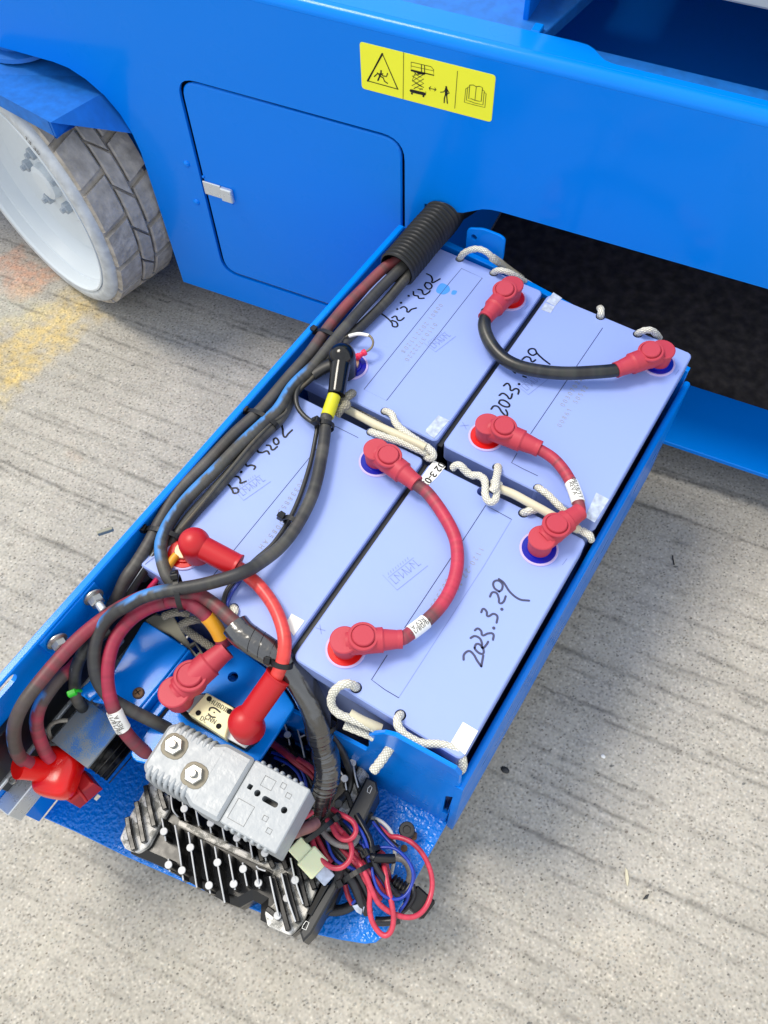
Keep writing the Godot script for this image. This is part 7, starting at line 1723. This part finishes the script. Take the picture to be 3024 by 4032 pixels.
	px = along(Vector3(0.078, 0.168, 0.6711), Vector3(0.1111, 0.162, 0.6781))
	box(st, Vector3(-0.004, -0.012, -0.009), Vector3(0.014, 0.004, 0.010), 0.001, px)
	box(st, Vector3(0.012, -0.013, -0.0125), Vector3(0.034, 0.006, 0.0125), 0.0014, px)
	obj("shell", st, M.nylon, t)
	st = st_new()
	box(st, Vector3(0.0335, -0.010, -0.0075), Vector3(0.048, 0.003, 0.0075), 0.001, px)
	obj("insert", st, M.worn_label, t)
	run("blue_lead", [Vector3(0.1125, 0.16, 0.6821), Vector3(0.1167, 0.16, 0.6806), Vector3(0.1179, 0.16, 0.6767), Vector3(0.115, 0.158, 0.6725)], 0.0014, skin(blue, blue, 0.2), M.cable_gloss, t)
	t = thing("torn_tape", "torn scrap of white-backed tape on the black cable", "tape scrap", "", Vector3(0.1621, 0.13, 0.6861))
	st = st_new()
	plate(st, [Vector2(0.1542, 0.6871), Vector2(0.1599, 0.6815), Vector2(0.1651, 0.6834), Vector2(0.1672, 0.6893), Vector2(0.1613, 0.6899)], 0.1305, 0.132, 0.0004)
	obj("scrap", st, M.worn_label, t)
	st = st_new()
	plate(st, [Vector2(0.1623, 0.6807), Vector2(0.1654, 0.6783), Vector2(0.1664, 0.6818), Vector2(0.1676, 0.6872), Vector2(0.165, 0.6822)], 0.1326, 0.134, 0.0004)
	obj("scrap", st, M.worn_label, t)
	t = thing("rubber_bumper", "round black rubber bumper bolted to the blue tray floor", "bumper", "", Vector3(0.1633, 0.085, 0.5903))
	st = st_new()
	turned(st, [Vector2(0.0055, 0), Vector2(0.0055, 0.016), Vector2(0.0085, 0.018), Vector2(0.0090, 0.028), Vector2(0.0080, 0.030), Vector2(0.0045, 0.030), Vector2(0.004, 0.0285), Vector2(0, 0.0285)], Transform3D(Basis(), Vector3(0.1623, 0.085, 0.5897)), 24)
	obj("rubber", st, M.black_rubber, t)
	st = st_new()
	lathe(st, [Vector2(0.006, 0), Vector2(0.006, 0.004), Vector2(0.004, 0.005), Vector2(0, 0.005)], Transform3D(Basis(), Vector3(0.1689, 0.085, 0.5885)), 6, false)
	obj("bolt", st, M.rust, t)
	st = st_new()
	lathe(st, [Vector2(0.004, 0), Vector2(0.004, 0.0035), Vector2(0, 0.004)], Transform3D(Basis(), Vector3(0.1678, 0.085, 0.6048)), 8, false)
	obj("bolt", st, M.rust, t)

# ---------------------------------------------------------------- cable ties
func tie(c: Vector3, dir: Vector3, rx: float, ry: float, head: float, label: String, tail := 0.0, tilt := 0.0):
	var t := thing("cable_tie", label, "cable tie", "black cable ties", c)
	rx *= 0.84; ry *= 0.84
	var d = dir.normalized()
	var sx := d.cross(Vector3.UP).normalized()
	var uy := sx.cross(d)
	var b := Basis(sx, uy, d).rotated(d, tilt)
	var st := st_new()
	var n := 28
	var w := 0.0026
	for k in n:
		var q := []
		for a in [TAU * k / n, TAU * (k + 1) / n]:
			for e in [[1.0, -w], [1.0, w], [1.08, -w], [1.08, w]]:
				q.append(c + b * Vector3(cos(a) * (rx + (e[0] - 1.0) * 0.016), sin(a) * (ry + (e[0] - 1.0) * 0.016), e[1]))
		var out: Vector3 = q[2] + q[6] - c * 2.0
		facing(st, q[2], q[3], q[7], out); facing(st, q[2], q[7], q[6], out)
		facing(st, q[0], q[2], q[6], -d); facing(st, q[0], q[6], q[4], -d)
		facing(st, q[1], q[3], q[7], d); facing(st, q[1], q[7], q[5], d)
	obj("strap", st, M.black_plastic, t)
	st = st_new()
	var hp := Vector3(cos(head) * (rx + 0.002), sin(head) * (ry + 0.002), 0)
	var nrm := Vector3(cos(head), sin(head), 0)
	var hx := Transform3D(b * Basis(Vector3(-sin(head), cos(head), 0), nrm, Vector3(0, 0, -1)), c + b * hp)
	box(st, Vector3(-0.0045, -0.001, -0.0038), Vector3(0.0045, 0.0055, 0.0038), 0.0008, hx)
	box(st, Vector3(-0.0015, 0.0052, -0.0022), Vector3(0.0025, 0.0066, 0.0022), 0.0004, hx)
	obj("head", st, M.black_plastic, t)
	if tail > 0.0:
		st = st_new()
		box(st, Vector3(-0.001, 0.0, -0.0022), Vector3(0.0002, 0.006 + tail, 0.0022), 0.0003, hx)
		obj("tail", st, M.black_plastic, t)

func ties():
	var dz := Vector3(-0.1759, 0.35, 0.2462) - Vector3(-0.1769, 0.35, 0.1709)
	tie(Vector3(-0.177, 0.352, 0.2048), dz, 0.021, 0.0115, 0.2, "black cable tie round the leads nearest the wire with the pink crimp")
	tie(Vector3(-0.1768, 0.349, 0.3381), dz, 0.0235, 0.0115, 0.15, "black cable tie round the leads at the start of the front left battery's date")
	tie(Vector3(-0.182, 0.344, 0.5067), dz + Vector3(0.02, 0, 0.0), 0.0215, 0.0105, 0.1, "black cable tie beside the smooth red ball boot, wide flat strap")
	tie(Vector3(-0.1101, 0.3545, 0.3134), Vector3(-0.0877, 0.35, 0.359) - Vector3(-0.1142, 0.35, 0.3049), 0.0115, 0.0098, 0.9, "black cable tie just below the yellow tape band")
	tie(Vector3(-0.0717, 0.351, 0.4286), Vector3(-0.0671, 0.35, 0.4582) - Vector3(-0.0722, 0.35, 0.4156), 0.0118, 0.0098, 0.35, "black cable tie halfway down the long black loop")
	tie(Vector3(-0.1211, 0.353, 0.552), Vector3(-0.1053, 0.36, 0.5363) - Vector3(-0.1362, 0.36, 0.5643), 0.0205, 0.0165, 2.6, "upright black cable tie holding black and dark red cables together", 0.0, 0.5)
	tie(Vector3(0.0021, 0.338, 0.5547), Vector3(0.0032, 0.335, 0.5602) - Vector3(-0.0022, 0.35, 0.5412), 0.0115, 0.0105, 0.05, "black cable tie on the bright red cable above its lower boot")
	tie(Vector3(0.0524, 0.264, 0.5689), Vector3(0.0612, 0.24, 0.58) - Vector3(0.0457, 0.275, 0.5628), 0.0155, 0.014, 0.45, "black cable tie pinching the taped harness beside the cut rope")
	tie(Vector3(0.0889, 0.168, 0.6451), Vector3(0.1053, 0.16, 0.6507) - Vector3(0.0717, 0.17, 0.6377), 0.0225, 0.0165, 2.7, "black cable tie at the end of the taped harness above the cream plug")
	tie(Vector3(0.1437, 0.146, 0.6588), Vector3(0.1539, 0.146, 0.663) - Vector3(0.1305, 0.146, 0.65), 0.0215, 0.0155, 0.2, "black cable tie gathering the coil of red and blue wires")
	tie(Vector3(0.1443, 0.152, 0.6349), Vector3(0.4, 0.0, 0.25), 0.0125, 0.0115, 1.2, "black cable tie standing upright by the black stub", 0.006)

func litter():
	var t := thing("leaf_sliver", "pale dry leaf sliver on the concrete right of the tray", "leaf", "", Vector3(0.406, 0, 0.481))
	var st := st_new()
	plate(st, [Vector2(0.3994, 0.4726), Vector2(0.403, 0.474), Vector2(0.4082, 0.4817), Vector2(0.4106, 0.4898), Vector2(0.4088, 0.4897), Vector2(0.4038, 0.4826)], 0.0008, 0.0022, 0.0004)
	obj("blade", st, M.sleeve, t)
	t = thing("dark_twig", "tiny dark twig on the concrete right of the batteries", "twig", "", Vector3(0.2889, 0, 0.0553))
	run("stem", [Vector3(0.2851, 0.0022, 0.0493), Vector3(0.2885, 0.0028, 0.0563), Vector3(0.2926, 0.0022, 0.0622)], 0.0009, null, M.black_rubber, t)
	t = thing("pebble", "small white pebble on the concrete below the tray's front corner", "pebble", "", Vector3(0.3211, 0, 0.3646))
	st = st_new()
	lump(st, Transform3D(Basis(), Vector3(0.3211, 0.001, 0.3649)), Vector3(0.0032, 0.0022, 0.0026), 0.9, 6)
	obj("stone", st, M.white_label, t)
	t = thing("leaf_flake", "dark curled leaf flake on the concrete near the pale sliver", "leaf", "", Vector3(0.4335, 0, 0.4896))
	st = st_new()
	plate(st, [Vector2(0.4311, 0.4942), Vector2(0.4324, 0.4875), Vector2(0.4352, 0.4845), Vector2(0.4354, 0.4903)], 0.0006, 0.0024, 0.0004)
	obj("blade", st, M.dark_grey, t)
	t = thing("grit_lump", "dark grit lump on the concrete beside the blue front corner", "grit", "", Vector3(0.1751, 0, 0.4997))
	st = st_new()
	lump(st, Transform3D(Basis(), Vector3(0.222, 0.001, 0.446)), Vector3(0.006, 0.0018, 0.004), 0.9, 6)
	obj("stone", st, M.dark_grey, t)
